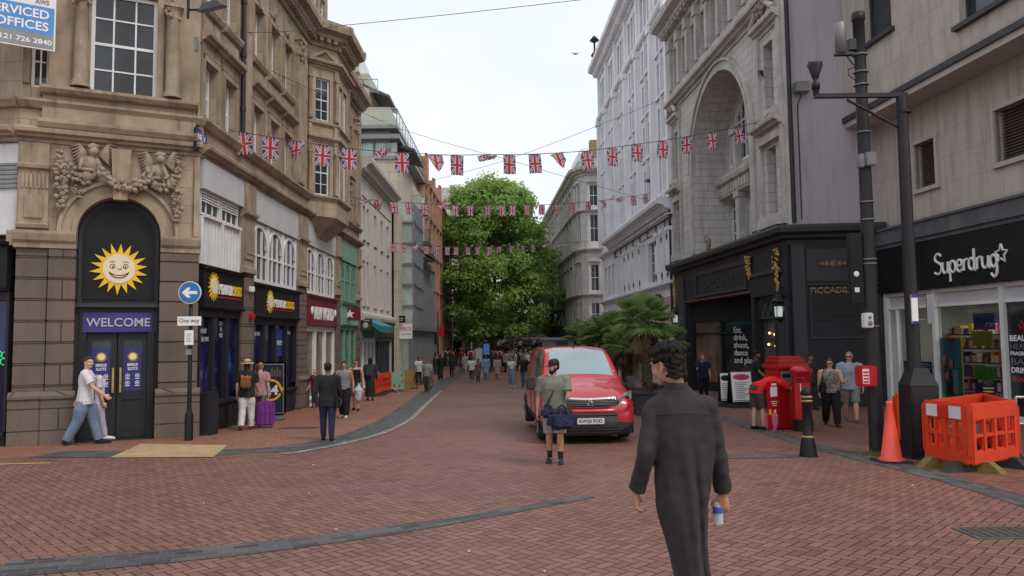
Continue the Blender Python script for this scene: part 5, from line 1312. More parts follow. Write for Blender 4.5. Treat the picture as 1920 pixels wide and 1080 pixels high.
# shop lettering drawn as thin rounded strokes
def strokes(F, data, u0, z0, s, o, r, parent, mat_='txtwhite', name='lettering'):
 mb = MB()
 for st in data:
  P = [V((x, y, 0)) for x, y in st]
  if len(P) > 2:
   Q = []
   for i in range(len(P) - 1):
    p0, p1, p2, p3 = P[max(i - 1, 0)], P[i], P[i + 1], P[min(i + 2, len(P) - 1)]
    for k in range(5):
     q = k / 5; Q.append(.5 * ((2 * p1) + (-p0 + p2) * q + (2 * p0 - 5 * p1 + 4 * p2 - p3) * q * q + (-p0 + 3 * p1 - 3 * p2 + p3) * q ** 3))
   P = Q + [P[-1]]
  mb.tube([F.P(u0 + p.x * s, z0 + p.y * s, o) for p in P], r, 6)
 return mb.build(name, M[mat_], parent)
GL = {'S': ([[(.95, 1.6), (.6, 1.85), (.2, 1.7), (.12, 1.3), (.5, 1.05), (.9, .8), (.95, .3), (.5, -.02), (0, .15)]], 1.15),
      'u': ([[(0, 1), (0, .35), (.25, 0), (.6, .2), (.72, .6), (.72, 1)], [(.72, .9), (.72, .15), (.9, 0)]], .98),
      'p': ([[(0, 1), (0, -.8)], [(0, .6), (.3, 1), (.68, .8), (.68, .2), (.35, 0), (0, .25)]], .92),
      'e': ([[(0, .5), (.62, .55), (.6, .9), (.3, 1.02), (.02, .75), (.03, .25), (.35, -.02), (.72, .2)]], .9),
      'r': ([[(0, 1), (0, 0)], [(0, .55), (.2, .92), (.5, .98)]], .66),
      'd': ([[(.66, .75), (.35, 1), (.02, .75), (.02, .25), (.35, 0), (.66, .3)], [(.66, 1.8), (.66, .1), (.8, 0)]], .98),
      'g': ([[(.66, .75), (.35, 1), (.02, .75), (.02, .25), (.35, 0), (.66, .3)], [(.66, 1), (.66, -.4), (.35, -.8), (0, -.5)]], .9)}
ul, zl = DF.uz(1752, 515, .25); ur, _z = DF.uz(1872, 500, .25)
tot = sum(GL[c][1] for c in 'Superdrug'); s_ = (ur - ul) / tot; x = 0; dat = []
for c in 'Superdrug':
 for st in GL[c][0]: dat.append([(px + x, py) for px, py in st])
 x += GL[c][1]
strokes(DF, dat, ul, zl, s_, .23, .035, fa)
us_, zs2 = DF.uz(1876, 476, .25); k = []
for i in range(11): a_ = PI * i / 5; rr = 1 if i % 2 == 0 else .45; k.append((rr * math.sin(a_), rr * math.cos(a_)))
mb = MB(); mb.tube([DF.P(us_ + .22 * a, zs2 + .25 * b, .23) for a, b in k], .03, 6); mb.build('star_outline', M['txtwhite'], fa)
# glazed shopfront with a real room behind
g0 = gz(20) - .15
vm = [DF.u(x, 0) for x in (1660, 1668, 1746, 1752, 1800, 1866, 1880)]
fr = MB()
ulist = [.25, vm[3], vm[6], vm[6] + 2.0, vm[6] + 4.2]
for u in ulist: fr.fb(DF, u - .07, u + .07, g0, 3.1, -.12, .06)
for a, b in zip(ulist, ulist[1:]): fr.fb(DF, a, b, 2.98, 3.09, -.1, .05); fr.fb(DF, a, b, 2.58, 2.66, -.1, .04); fr.fb(DF, a, b, g0, g0 + .32, -.12, .03)
fr.fb(DF, 0, .25, -1, 3.1, -.3, .05)
fr.fb(DF, ulist[0] + .45, ulist[0] + .5, g0, 2.6, -.1, .03)
fr = fr.build('shopfront_frame', M['boards'], t)
M['paneg'] = clearglass('shop_glass', (.62, .66, .65), .12)
for i, (a, b) in enumerate(zip(ulist, ulist[1:])):
 mb = MB(); mb.fb(DF, a + .07, b - .07, g0 + .32, 2.58, -.05, -.035); mb.build('shop_pane', M['paneg'] if i != 2 else M['glass'], t)
 mb = MB(); mb.fb(DF, a + .07, b - .07, 2.66, 2.98, -.05, -.035); mb.build('transom_pane', M['greysheet'] if i != 3 else M['glass'], t)
# room
mb = MB(); DB = Fac(DF.P(0, 0, -4.5).xy, DF.P(DF.L, 0, -4.5).xy)
mb.quad(DB.P(-.2, -.9), DB.P(DF.L, -.9), DB.P(DF.L, 3.0), DB.P(-.2, 3.0)); mb.quad(DF.P(-.1, -.9, -.3), DF.P(-.1, -.9, -4.6), DF.P(-.1, 3.0, -4.6), DF.P(-.1, 3.0, -.3))
mb.quad(DF.P(-.2, -.42, -.2), DF.P(DF.L, -.42, -.2), DF.P(DF.L, -.42, -4.6), DF.P(-.2, -.42, -4.6)); mb.quad(DF.P(-.2, 3.0, -.2), DF.P(DF.L, 3.0, -.2), DF.P(DF.L, 3.0, -4.6), DF.P(-.2, 3.0, -4.6))
mb.build('shop_interior', pmat('shop_room_walls', (.4, .38, .35), .8, .1, 2), t)
stock = [pmat('packed_goods_%d' % i, c_, .5, .3, 9) for i, c_ in enumerate(((.5, .08, .1), (.6, .55, .5), (.08, .06, .2), (.05, .05, .05), (.5, .3, .35), (.6, .35, .05)))]
random.seed(21)
for r_, (o_, a_, b_) in enumerate(((-1.9, .3, 3.2), (-2.4, 3.6, 7.5), (-4.2, .3, 9))):
 sh = MB()
 for k in range(6): sh.fb(DF, a_, b_, -.35 + k * .42, -.31 + k * .42, o_ - .4, o_)
 shf = sh.build('shelf_unit', M['charcoal2'], t)
 pk = MB()
 for k in range(6):
  u = a_ + .03
  while u < b_ - .12:
   w1 = random.uniform(.07, .22); h1_ = random.uniform(.14, .33); pk.fb(DF, u, u + w1 * .9, -.31 + k * .42, -.31 + k * .42 + h1_, o_ - .3, o_ - .04, random.randrange(6)); u += w1
 pk.build('packed_goods', stock, shf)
ld = bpy.data.lights.new('shop_lamp', 'AREA'); ld.shape = 'RECTANGLE'; ld.size = 6; ld.size_y = 1.5; ld.energy = 190; ld.color = (1, .95, .9)
lo = bpy.data.objects.new('shop_lamp', ld); C.objects.link(lo); p = DF.P(4.5, 2.9, -1.8); lo.location = p; lo.rotation_euler = (0, 0, math.atan2(DF.d.y, DF.d.x))
# posters in the window
def poster(px0, py0, px1, py1, col, nm='window_poster', o=-.08, par=None):
 a, z1 = DF.uz(px0, py0, o); b, z0 = DF.uz(px1, py1, o)
 mb = MB(); mb.fb(DF, a, b, z0, z1, o - .01, o); return mb.build(nm, col, t), a, b, z0, z1
c_ = lambda n_, c, **k: pmat(n_, c, .5, .1, 4, **k)
p, a, b, z0, z1 = poster(1760, 636, 1806, 745, c_('sky_blue_poster', (.10, .32, .42)))
mb = MB(); q = .05; mb.fb(DF, a - q, b + q, z0 - q, z0, -.09, -.075); mb.fb(DF, a - q, b + q, z1, z1 + q, -.09, -.075); mb.fb(DF, a - q, a, z0, z1, -.09, -.075); mb.fb(DF, b, b + q, z0, z1, -.09, -.075); mb.build('poster_border', c_('amber_border', (.6, .38, .03)), p)
mb = MB(); um = (a + b) / 2
for x, z, r in ((-.12, .62, .16), (-.2, .5, .13), (.14, .56, .12), (-.05, .35, .14)): mb.ball(DF.P(um + x, z0 + z * (z1 - z0), -.07), (r, .01, r), seg=12)
mb.fb(DF, um - .18, um + .08, z0 + .03, z0 + .7, -.074, -.066); mb.build('poster_picture', c_('brown_print', (.13, .06, .05)), p)
mb = MB(); mb.fb(DF, um + .1, um + .3, z0 + .08, z0 + .75, -.072, -.064); mb.build('poster_bottle', c_('pale_print', (.5, .62, .66)), p)
mb = MB(); mb.fb(DF, um - .02, um + .02, z0 + 1.35, z0 + 1.7, -.073, -.065); mb.fb(DF, um + .02, um + .25, z0 + 1.5, z0 + 1.6, -.073, -.065); mb.build('poster_mark', c_('magenta_print', (.5, .05, .2)), p)
p, a, b, z0, z1 = poster(1694, 676, 1748, 702, c_('violet_banner', (.09, .03, .30)))
lettering(DF, 'UNLIMITED', (a + b) / 2, z0 + .12, -.075, .26, (b - a) * .9, 'txtwhite', p, ext=.004, bold=.02)
poster(1696, 702, 1722, 720, c_('orange_print', (.6, .2, .05))); poster(1735, 700, 1749, 728, c_('magenta_banner', (.5, .03, .25)))
p, a, b, z0, z1 = poster(1824, 588, 1866, 618, c_('violet_blue_banner', (.07, .05, .35))); lettering(DF, '£20', b - .2, z0 + .05, -.075, .2, .33, 'txtwhite', p, ext=.004)
mb = MB(); mb.fb(DF, a, b, z0, z0 + .08, -.078, -.072); mb.build('poster_stripe', c_('pink_stripe', (.45, .04, .25)), p)
poster(1822, 621, 1862, 648, c_('yellow_banner', (.55, .40, .05))); poster(1826, 686, 1864, 714, c_('lime_banner', (.10, .42, .03))); poster(1828, 718, 1866, 752, c_('purple_banner', (.16, .05, .3)))
mb = MB(); u = DF.u(1887)
for s_, z, h, m_ in (('BEAUTY', 1.62, .2, 0), ('HEALTH', 1.42, .19, 1), ('FRAGRANCE', 1.27, .13, 0), ('BABY', 1.04, .22, 1), ('DRINKS', .84, .19, 0), ('SNACKS', .62, .19, 2)):
 mb.text(s_, DF.P(u, z, -.02), DF.d, V((0, 0, 1)), h, {'BEAUTY': .85, 'HEALTH': .85, 'FRAGRANCE': .85, 'BABY': .85, 'DRINKS': .75, 'SNACKS': .7}[s_], .004, 'LEFT', m=m_, bold=.02 if m_ == 0 else 0)
mb.build('window_lettering', [M['txtwhite'], M['lead'], pmat('coral_lettering', (.4, .08, .06), .5, .05, 5)], t)
mb = MB(); mb.tube([DF.P(u + .42 + .12 * a, 2.05 + .13 * b, -.02) for a, b in k_] if False else [DF.P(u + .42 + .1 * math.sin(PI * i / 5) * (1 if i % 2 == 0 else .45), 2.0 + .12 * math.cos(PI * i / 5) * (1 if i % 2 == 0 else .45), -.02) for i in range(11)], .012, 5); mb.build('star_outline', M['red'], t)
# ------------------------------------------------------------------ bunting
def curved(F, pts, name, label, r=.009):
 P = [F.P(*F.uz(x, y)) for x, y in pts]; Q = []
 for i in range(len(P) - 1):
  for k in range(6): Q.append(P[i].lerp(P[i + 1], k / 6))
 Q.append(P[-1])
 for _ in range(4): Q = [Q[0]] + [(Q[i - 1] + 2 * Q[i] + Q[i + 1]) / 4 for i in range(1, len(Q) - 1)] + [Q[-1]]
 mb = MB(); mb.tube(Q, r, 5); return solid(mb, name, M['wire'], label, 'cable')
def flag_mesh(F, u, z, w_, h_, tilt, kind, seed):
 """hanging cloth on a fine grid, long side down; rippled, and partly rolled for the wind-blown ones"""
 rnd = random.Random(seed); nu, nv = 8, 12; mb = MB(); uvs = []; ph = rnd.uniform(0, 6); ph2 = rnd.uniform(0, 6); amp = rnd.uniform(.02, .05)
 def pt(i, j):
  s, q = i / nu, j / nv
  x = (s - .5) * w_; y = -q * h_; o = amp * q ** .7 * math.sin(ph + 5 * s + 2.5 * q) + .02 * math.sin(ph2 + 9 * s) * q
  if kind == 'twist':
   a = q * 1.6; x2 = x * math.cos(a) + y * .15; o += x * math.sin(a); x = x2; y *= .85
  if kind == 'roll':
   a = min(q, 1) * 2.6; y = -.26 * math.sin(a) * h_ / .6 * .8 + (s - .5) * .12; o += .2 * (1 - math.cos(a)); x += .1 * q
  if kind == 'tri':
   y = y * (.15 + .75 * (1 - abs(s - .62) * 1.5)); y = min(0, y); o += .1 * q; x *= 1.15
  if kind == 'side':
   x *= .55; o += (s - .5) * w_ * .7
  c, s_ = math.cos(tilt), math.sin(tilt)
  x, y = x * c - y * s_, x * s_ + y * c
  if kind == 'tri' and j == 0: pass
  return F.P(u + x, z + y, o)
 for i in range(nu):
  for j in range(nv):
   mb.quad(pt(i, j + 1), pt(i + 1, j + 1), pt(i + 1, j), pt(i, j), smooth=True)
   uvs += [((j + 1) / nv, i / nu), ((j + 1) / nv, (i + 1) / nu), (j / nv, (i + 1) / nu), (j / nv, i / nu)]
 mb.uv = uvs; return mb
ORD = ['first', 'second', 'third', 'fourth', 'fifth', 'sixth', 'seventh', 'eighth', 'ninth', 'tenth', 'eleventh', 'twelfth', 'thirteenth', 'fourteenth', 'fifteenth', 'sixteenth', 'seventeenth', 'eighteenth', 'nineteenth', 'twentieth', 'twenty-first', 'twenty-second']
rows = [
 (Fac((-7.3, 19.8), (9.0, 26.4)), .41, .60, 'nearest', [(455, 248, .12, ''), (507, 257, 0, ''), (557, 265, .1, 'twist'), (606, 272, -.05, ''), (655, 278, 0, ''), (709, 284, .5, 'roll'), (754, 286, 0, ''), (815, 290, .1, 'tri'), (857, 291, 0, ''), (907, 290, 0, 'roll'), (955, 290, 0, ''), (1002, 289, .08, ''), (1043, 287, .3, 'tri'), (1101, 283, .08, ''), (1148, 277, 0, ''), (1195, 270, 0, ''), (1243, 264, -.05, ''), (1288, 256, -.05, 'side'), (1335, 248, .04, ''), (1383, 239, .2, ''), (1421, 228, .3, 'twist')], (430, 1438, 244, 226)),
 (Fac((-7.3, 32.4), (8.0, 42.5)), .36, .52, 'middle', [(652, 369, .1, ''), (681, 374, .1, 'roll'), (708, 375, .3, 'twist'), (738, 378, .1, ''), (766, 380, .1, ''), (796, 382, .05, ''), (827, 383, 0, 'roll'), (854, 385, 0, ''), (882, 385, 0, ''), (914, 385, 0, 'side'), (941, 385, 0, ''), (961, 385, 0, ''), (988, 384, 0, ''), (1016, 384, 0, ''), (1045, 383, 0, ''), (1073, 381, .05, ''), (1103, 378, .05, ''), (1129, 376, .2, 'tri'), (1159, 372, .2, 'roll'), (1187, 368, .1, ''), (1210, 364, 0, '')], (642, 1228, 366, 360)),
 (Fac((-7.2, 44.5), (7.5, 57.5)), .36, .52, 'farthest', [(736, 456, .1, ''), (757, 458, .1, ''), (778, 460, .3, 'roll'), (799, 461, 0, ''), (820, 462, 0, ''), (839, 463, 0, ''), (855, 463, 0, ''), (877, 463, 0, ''), (896, 463, 0, ''), (918, 463, 0, 'side'), (936, 462, 0, 'twist'), (959, 461, 0, ''), (980, 460, 0, ''), (999, 459, 0, ''), (1018, 458, .4, 'roll'), (1035, 457, .2, 'tri'), (1057, 456, .2, 'roll'), (1080, 454, .2, 'roll')], (731, 1140, 455, 450))]
for F, w_, h_, nm, fl, (xa, xb, ya, yb) in rows:
 curved(F, [(xa, ya)] + [(x, y) for x, y, _, _ in fl] + [(xb, yb)], 'bunting_line', 'thin cord of the %s row of union flags across the street' % nm, .012)
 for i, (x, y, tl, kd) in enumerate(fl):
  u, z = F.uz(x, y); mb = flag_mesh(F, u, z - .005, w_, h_, tl, kd, i * 7 + len(fl))
  b = F.P(u, z); mb.v = [q - b for q in mb.v]
  o = mb.build('union_flag', M['flag']); o.location = b
  st = {'': 'hanging', 'twist': 'twisted', 'roll': 'rolled-up', 'tri': 'wind-folded', 'side': 'side-turned'}[kd]
  tag(o, '%s union flag, %s from the left on the %s bunting row' % (st, ORD[i], nm), 'flag', 'union flags on the %s bunting row' % nm)
def cable(pts, label, r=.012, sag=.25):
 P = [V(p) for p in pts]; Q = []
 for a, b in zip(P, P[1:]):
  for k in range(12): q = a.lerp(b, k / 12); q.z -= sag * math.sin(PI * k / 12); Q.append(q)
 Q.append(P[-1]); mb = MB(); mb.tube(Q, r, 5); solid(mb, 'overhead_cable', M['wire'], label, 'cable')
cable([D(352, 58, 17.6), D(520, 60, 22), D(640, 48, 26), D(1085, 0, 27), D(1400, -50, 27)], 'long thin cable running from the left wall across the top of the sky', .012, .02)
cable([D(360, 62, 17.8), D(745, 240, 40), D(955, 300, 41), D(1240, 382, 43)], 'thin cable falling from upper left towards the lower right behind the near flags', .012, .05)
cable([D(790, 343, 50), D(950, 300, 46), D(1130, 232, 42), D(1270, 172, 38), D(1600, 0, 25)], 'thin cable rising from the glass block to the top right corner', .012, .05)
# ------------------------------------------------------------------ tree
M['leaf'] = leafm('plane_tree_leaves', (.17, .28, .065), (.33, .46, .13), .5)
M['bark'] = pmat('mottled_bark', (.12, .10, .075), .9, .4, 5, .5)
def leafquad(mb, c, n_, s, up=None, uv=None):
 a = n_.orthogonal().normalized(); a.rotate(Matrix.Rotation(random.uniform(0, 6.28), 3, n_)); b = n_.cross(a)
 mb.add([c - a * s * .5 - b * s * .1, c - a * s * .1 - b * s * .45, c + a * s * .5, c - a * s * .1 + b * s * .45], [(0, 1, 2, 3)])
def big_tree(base, H, rad, zlow, label, nblob=230, leaves=70000, seed=4):
 random.seed(seed)
 t = thing('plane_tree', base, label, 'tree')
 mb = MB(); mb.tube([V((0, 0, -.2)), V((.1, 0, 2)), V((0, .1, 5)), V((.2, 0, 9)), V((0, 0, H * .8))], [.42, .32, .27, .19, .05], 10)
 blobs = []
 for i in range(nblob):
  f = random.random() ** .85; z = zlow + (H - zlow) * f
  prof = math.sqrt(max(.03, 1 - ((f - .45) / .58) ** 2)) * (.93 + .07 * math.sin(f * 9))
  a = random.uniform(0, 2 * PI); r = rad * prof * math.sqrt(random.uniform(.15, 1))
  blobs.append((V((r * math.cos(a), r * math.sin(a), z)), random.uniform(.8, 1.6)))
 for c, r in blobs[:46]:
  s = V((0, 0, max(2.2, c.z - 3.2 - c.xy.length * .5))); m_ = s.lerp(c, .5) + V((0, 0, -.3)); mb.tube([s, m_, c], [.1, .06, .02], 6)
 mb.build('trunk', M['bark'], t, world=False)
 mb = MB()
 for k in range(leaves):
  c, r = random.choice(blobs); d = V((random.gauss(0, 1), random.gauss(0, 1), random.gauss(0, 1))).normalized()
  q = c + V((d.x * r, d.y * r, d.z * r * .72)) * (random.uniform(.35, 1.12)) * (1 + .25 * math.sin(c.x * 9 + d.z * 5))
  n_ = (d + V((random.gauss(0, .5), random.gauss(0, .5), random.gauss(.4, .5)))).normalized()
  leafquad(mb, q, n_, random.uniform(.2, .36))
 mb.build('crown', M['leaf'], t, world=False)
 return t
p = gp(925, 76)
big_tree(p, 18.3, 6.0, 3.0, 'large bushy green plane tree standing in the middle of the street beyond the flags')
t2 = None
def small_crown(px, d, H, rad, zl, label, seed):
 big_tree(gp(px, d), H, rad, zl, label, 40, 8000, seed)
small_crown(1035, 84, 12.2, 3.6, 3.4, 'smaller green tree at the right edge of the big plane tree', 8)
small_crown(866, 92, 10.5, 4.6, 2.6, 'lower green tree showing under the left side of the big crown', 9)
# ------------------------------------------------------------------ palms
M['palm'] = leafm('palm_fan_leaf', (.11, .19, .06), (.24, .33, .11), .35, .45)
M['palmdry'] = leafm('dry_palm_leaf', (.17, .13, .06), (.24, .19, .09), .15, .7)
M['shag'] = pmat('shaggy_palm_trunk', (.075, .055, .04), .95, .45, 14, .9)
def palm(base, H, label, lean=(0, 0), nf=34, sc_=1.0, seed=1, dry=10):
 random.seed(seed); t = thing('fan_palm', base, label, 'palm tree', 'fan palms along the right side')
 top = V((lean[0], lean[1], H)); mb = MB()
 mb.tube([V((0, 0, -.1)), V((lean[0] * .4, lean[1] * .4, H * .5)), top], [.11, .13, .15], 10)
 for k in range(260):
  f = random.random(); a = random.uniform(0, 6.28); c = V((lean[0] * f, lean[1] * f, H * f)); d = V((math.cos(a), math.sin(a), 0)); s = .12
  mb.add([c + d * s + V((0, 0, .1)), c + d * (s + .02) + V((-d.y * .03, d.x * .03, 0)), c + d * (s + .07) + V((0, 0, -.1 - random.random() * .1)), c + d * (s + .02) + V((d.y * .03, -d.x * .03, 0))], [(0, 1, 2, 3)])
 mb.build('trunk', M['shag'], t, world=False)
 g = MB(); dm = MB()
 for k in range(nf + dry):
  isd = k >= nf; a = random.uniform(0, 6.28); el = random.uniform(-.5, 1.25) if not isd else random.uniform(-1.35, -.6)
  d = V((math.cos(a) * math.cos(el), math.sin(a) * math.cos(el), math.sin(el))); L = random.uniform(.45, .75) * sc_
  c = top + V((0, 0, .05)) + d * L * .9; c.z -= .12 * L
  tgt = g if not isd else dm
  side = d.cross(V((0, 0, 1))).normalized(); nrm = side.cross(d).normalized()
  tgt.tube([top + V((0, 0, -.05)), top + d * L * .5 + V((0, 0, .04)), c], .012, 4)
  nb_ = 17; R_ = random.uniform(.42, .58) * sc_
  for j in range(nb_):
   th = (j / (nb_ - 1) - .5) * R(235); dd = d * math.cos(th) + side * math.sin(th)
   tip = c + dd * R_ * random.uniform(.88, 1.05) + nrm * .04; tip.z -= .16 * R_ * (1 + random.random()) + (0.1 if isd else 0)
   mid = c + dd * R_ * .55 + nrm * .03; wv = dd.cross(nrm).normalized() * .032 * sc_
   tgt.add([c, mid - wv, tip, mid + wv], [(0, 1, 2), (0, 2, 3)])
 g.build('crown', M['palm'], t, world=False)
 if dry: dm.build('dry_fronds', M['palmdry'], t, world=False)
 return t
M['planter'] = pmat('dark_planter_paint', (.03, .032, .035), .6, .2, 3)
for px, d, top, nf, s_, lb, sd in ((1213, 22.0, 603, 40, 1.0, 'tall fan palm with green crown right of the red van roof', 1), (1176, 24.0, 650, 28, .85, 'short fan palm with bare spiky collar behind the van windscreen corner', 2), (1128, 28.0, 633, 38, 1.05, 'fan palm with drooping dry fronds behind the van roof', 3), (1095, 30.5, 637, 34, 1.0, 'leftmost fan palm of the row beside the dark kiosk', 4), (1150, 27.0, 622, 34, .95, 'fan palm between the leftmost palms and the tall one', 5), (1246, 27.5, 640, 26, .9, 'small fan palm in front of the left lantern', 6)):
 b = gp(px, d); zt = D(px, top, d).z
 pl = thing('planter', b, 'square dark planter under the ' + lb.split(' behind')[0].split(' right')[0].split(' beside')[0].split(' in front')[0].split(' between')[0].replace('with green crown', '') + {1: ' nearest the robed man', 2: '', 3: '', 4: '', 5: ' in the middle of the row', 6: ' by the lantern'}[sd], 'planter', 'planters under the palms')
 mb = MB(); mb.bbox(-.42, .42, -.42, .42, 0, .62, .02); mb.build('tub', M['planter'], pl, world=False)
 mb = MB(); mb.box(-.46, .46, -.46, .46, .621, .68); mb.build('rim', M['charcoal2'], pl, world=False)
 palm(b + V((0, 0, .6)), max(.8, zt - b.z - .6), lb, (random.uniform(-.1, .1), 0), nf, s_, sd, 16 if sd in (3, 5) else 6)
# ------------------------------------------------------------------ poles on the right
M['polem'] = pmat('black_pole_paint', (.015, .014, .017), .55, .25, 3, .05)
gpt = G(1645, 850); d1 = gpt.y; zt1 = D(1610, 25, d1).z
t = thing('camera_post', gpt, 'tall black lamp post with antenna and clamped boxes, left of the orange barriers', 'post')
mb = MB(); H = zt1 - gpt.z
mb.lathe([(.125, -.1), (.125, 1.2), (.118, 1.25), (.1, H - .9), (.1, H - .15), (.115, H - .14), (.115, H), (.0, H + .01)], None, 18); mb.build('pole', M['polem'], t, world=False)
mb = MB()
for f in (.28, .42, .43, .52, .56, .66, .72, .83, .86, .9): mb.lathe([(.13, H * f), (.13, H * f + .02)], None, 16)
mb.build('strap', M['lead'], t, world=False)
def at(px, py, d): return D(px, py, d) - gpt
q = at(1577, 100, d1); mb = MB(); mb.lathe([(.0, 0), (.095, 0), (.095, .52), (.07, .56), (0, .57)], Matrix.Translation(q), 16); mb.build('antenna', M['lead'], t, world=False)
mb = MB(); mb.box(q.x - .12, -.05, q.y - .05, q.y + .05, q.z - .04, q.z); mb.box(-.2, -.08, -.06, .06, q.z + .05, q.z + .25); mb.tube([V((q.x + .1, 0, q.z - .04)), V((q.x + .2, 0, q.z - .2)), V((-.1, 0, q.z - .22))], .015, 5); mb.tube([V((-.1, 0, q.z - .5)), V((-.22, 0, q.z - .4)), V((-.22, 0, q.z - .3)), V((-.1, 0, q.z - .25))], .012, 5); mb.build('antenna_bracket', M['charcoal2'], t, world=False)
q = at(1617, 302, d1); mb = MB(); mb.bbox(q.x - .02, q.x + .16, -.2, -.08, q.z - .12, q.z + .12, .015); mb.bbox(q.x - .12, q.x - .02, -.15, .0, q.z - .14, q.z + .1, .015); mb.build('junction_box', M['lead'], t, world=False)
q = at(1622, 602, d1); mb = MB(); mb.bbox(q.x - .08, q.x + .08, -.16, -.02, q.z - .12, q.z + .14, .015); b_ = mb.build('key_box', M['boards'], t, world=False)
mb = MB(); mb.ball((q.x + .01, -.165, q.z - .04), (.045, .01, .045)); mb.ball((q.x + .01, -.165, q.z + .06), (.03, .01, .03)); mb.build('dial', M['lead'], b_, world=False)
q = at(1608, 516, d1); mb = MB(); mb.bbox(-.36, -.12, -.04, .06, q.z - .5, q.z + .75, .01); sn = mb.build('banner_panel', M['black'], t, world=False)
mb = MB(); mb.ball((-.25, -.045, q.z + .02), (.05, .008, .05)); mb.box(-.29, -.21, -.05, -.043, q.z - .3, q.z - .22); mb.build('sticker', M['txtwhite'], sn, world=False)
# small red box on the post
q = D(1623, 705, d1 - .1); t = thing('red_box', q, 'small red box with white printed front strapped to the black post', 'box')
mb = MB(); mb.bbox(-.15, .12, -.19, .1, -.17, .18, .02); mb.build('case', M['red'], t, world=False)
mb = MB(); mb.box(-.14, -.03, -.197, -.19, -.12, .13); mb.build('label', M['txtwhite'], t, world=False)
mb = MB()
for k in range(4): mb.box(-.13, -.04, -.201, -.1975, .06 - k * .055, .09 - k * .055)
mb.build('label_print', M['red'], t, world=False)
# second pole with bracket arm and square base
gpt = G(1728, 859); d2 = gpt.y
def at(px, py, d=None): return D(px, py, d or d2) - gpt
zt = at(1690, 180).z
t = thing('bracket_post', gpt, 'black post with a square tapered base and a long side arm holding a camera', 'post')
mb = MB(); mb.tube([V((-.05, 0, 1.2)), V((-.05, 0, zt))], [.108, .088], 18); mb.lathe([(.12, zt - .3), (.12, zt - .26)], Matrix.Translation(V((-.02, 0, 0))), 14); mb.build('pole', M['polem'], t, world=False)
mb = MB(); zb = at(1722, 722).z; zc = at(1722, 690).z
mb.bbox(-.235, .235, -.2, .2, -.05, zb, .012); mb.box8([V(p) for p in ((-.235, -.2, zb), (.235, -.2, zb), (.235, .2, zb), (-.235, .2, zb), (-.13, -.13, zc), (.1, -.13, zc), (.1, .13, zc), (-.13, .13, zc))]); mb.box(-.2, .2, -.208, -.2, .1, zb - .1); mb.build('base_casing', M['polem'], t, world=False)
mb = MB(); xl = at(1527, 180).x; mb.box(xl, .05, -.04, .04, zt - .02, zt + .05); mb.tube([at(1588, 187), at(1692, 242)], .025, 8)
mb.build('arm', M['polem'], t, world=False)
mb = MB(); x0 = xl + .03; mb.lathe([(.05, 0), (.05, .1), (.07, .1), (.07, .2), (.03, .24), (.05, .28), (.13, .52), (.11, .55), (0, .55)], Matrix.Translation(V((x0, 0, zt + .04))), 14)
for k in range(5): mb.ball((x0 - .1 + .05 * k, -.02, zt + .6), .022, seg=6)
mb.build('camera_head', M['polem'], t, world=False)
for px, w_, mt_, nm in ((1706, .1, 'txtwhite', 'notice_board'), (1734, .1, 'lead', 'notice_board')):
 q = at(px, 580); mb = MB(); mb.box(q.x - .05, q.x + .05, -.16, -.13, q.z - .24, q.z + .24); b_ = mb.build(nm, M[mt_], t, world=False)
 if px == 1706: mb = MB(); mb.box(q.x - .055, q.x + .055, -.165, -.1605, q.z + .19, q.z + .25); mb.box(q.x - .055, q.x + .055, -.165, -.1605, q.z - .25, q.z - .2); mb.build('violet_strip', M['purpleblue'], b_, world=False)
 for dz in (-.17, .17): mb = MB(); mb.tube([V((q.x, -.14, q.z + dz)), V((-.02, -.11, q.z + dz))], .008, 5); mb.build('strap', M['lead'], b_, world=False)
# weeds at the post foot
random.seed(2); mb = MB(); b = G(1645, 852)
for k in range(160):
 c = b + V((random.gauss(.0, .13), random.gauss(-.12, .07), .01)); h = random.uniform(.03, .1); a = random.uniform(0, 3); w1 = .012
 mb.add([c + V((w1 * math.cos(a), w1 * math.sin(a), 0)), c - V((w1 * math.cos(a), w1 * math.sin(a), 0)), c + V((random.gauss(0, .03), random.gauss(0, .03), h))], [(0, 1, 2)])
tag(mb.build('weeds', M['palm']), kind='stuff')
# ------------------------------------------------------------------ bollards
def bollard(px, py, top, label, hh=None):
 b = G(px, py); H = hh or (D(px, top, b.y).z - b.z); t = thing('bollard', b, label, 'bollard', 'black bollards with gold rings'); k = H / 1.12
 mb = MB(); mb.lathe([(r * k, z * k) for r, z in ((.14, -.03), (.14, .02), (.135, .04), (.105, .26), (.098, .28), (.085, .3), (.085, .33), (.075, .34), (.07, .86), (.08, .87), (.08, .9), (.08, .95), (.07, .96), (.085, 1.0), (.085, 1.02), (.075, 1.05), (.055, 1.085), (.02, 1.1), (.0, 1.125))], None, 20)
 mb.build('post', M['black'], t, world=False)
 for z in (.3, .87, .935): mb = MB(); mb.lathe([(.083 * k, z * k), (.093 * k, (z + .006) * k), (.093 * k, (z + .026) * k), (.083 * k, (z + .032) * k)], None, 20); mb.build('gold_ring', M['gold'], t, world=False)
 return t
bollard(1516, 856, 724, 'black bollard with gold rings in front of the red pillar box')
bollard(1858, 818, 712, 'black bollard with gold rings behind the orange barriers')
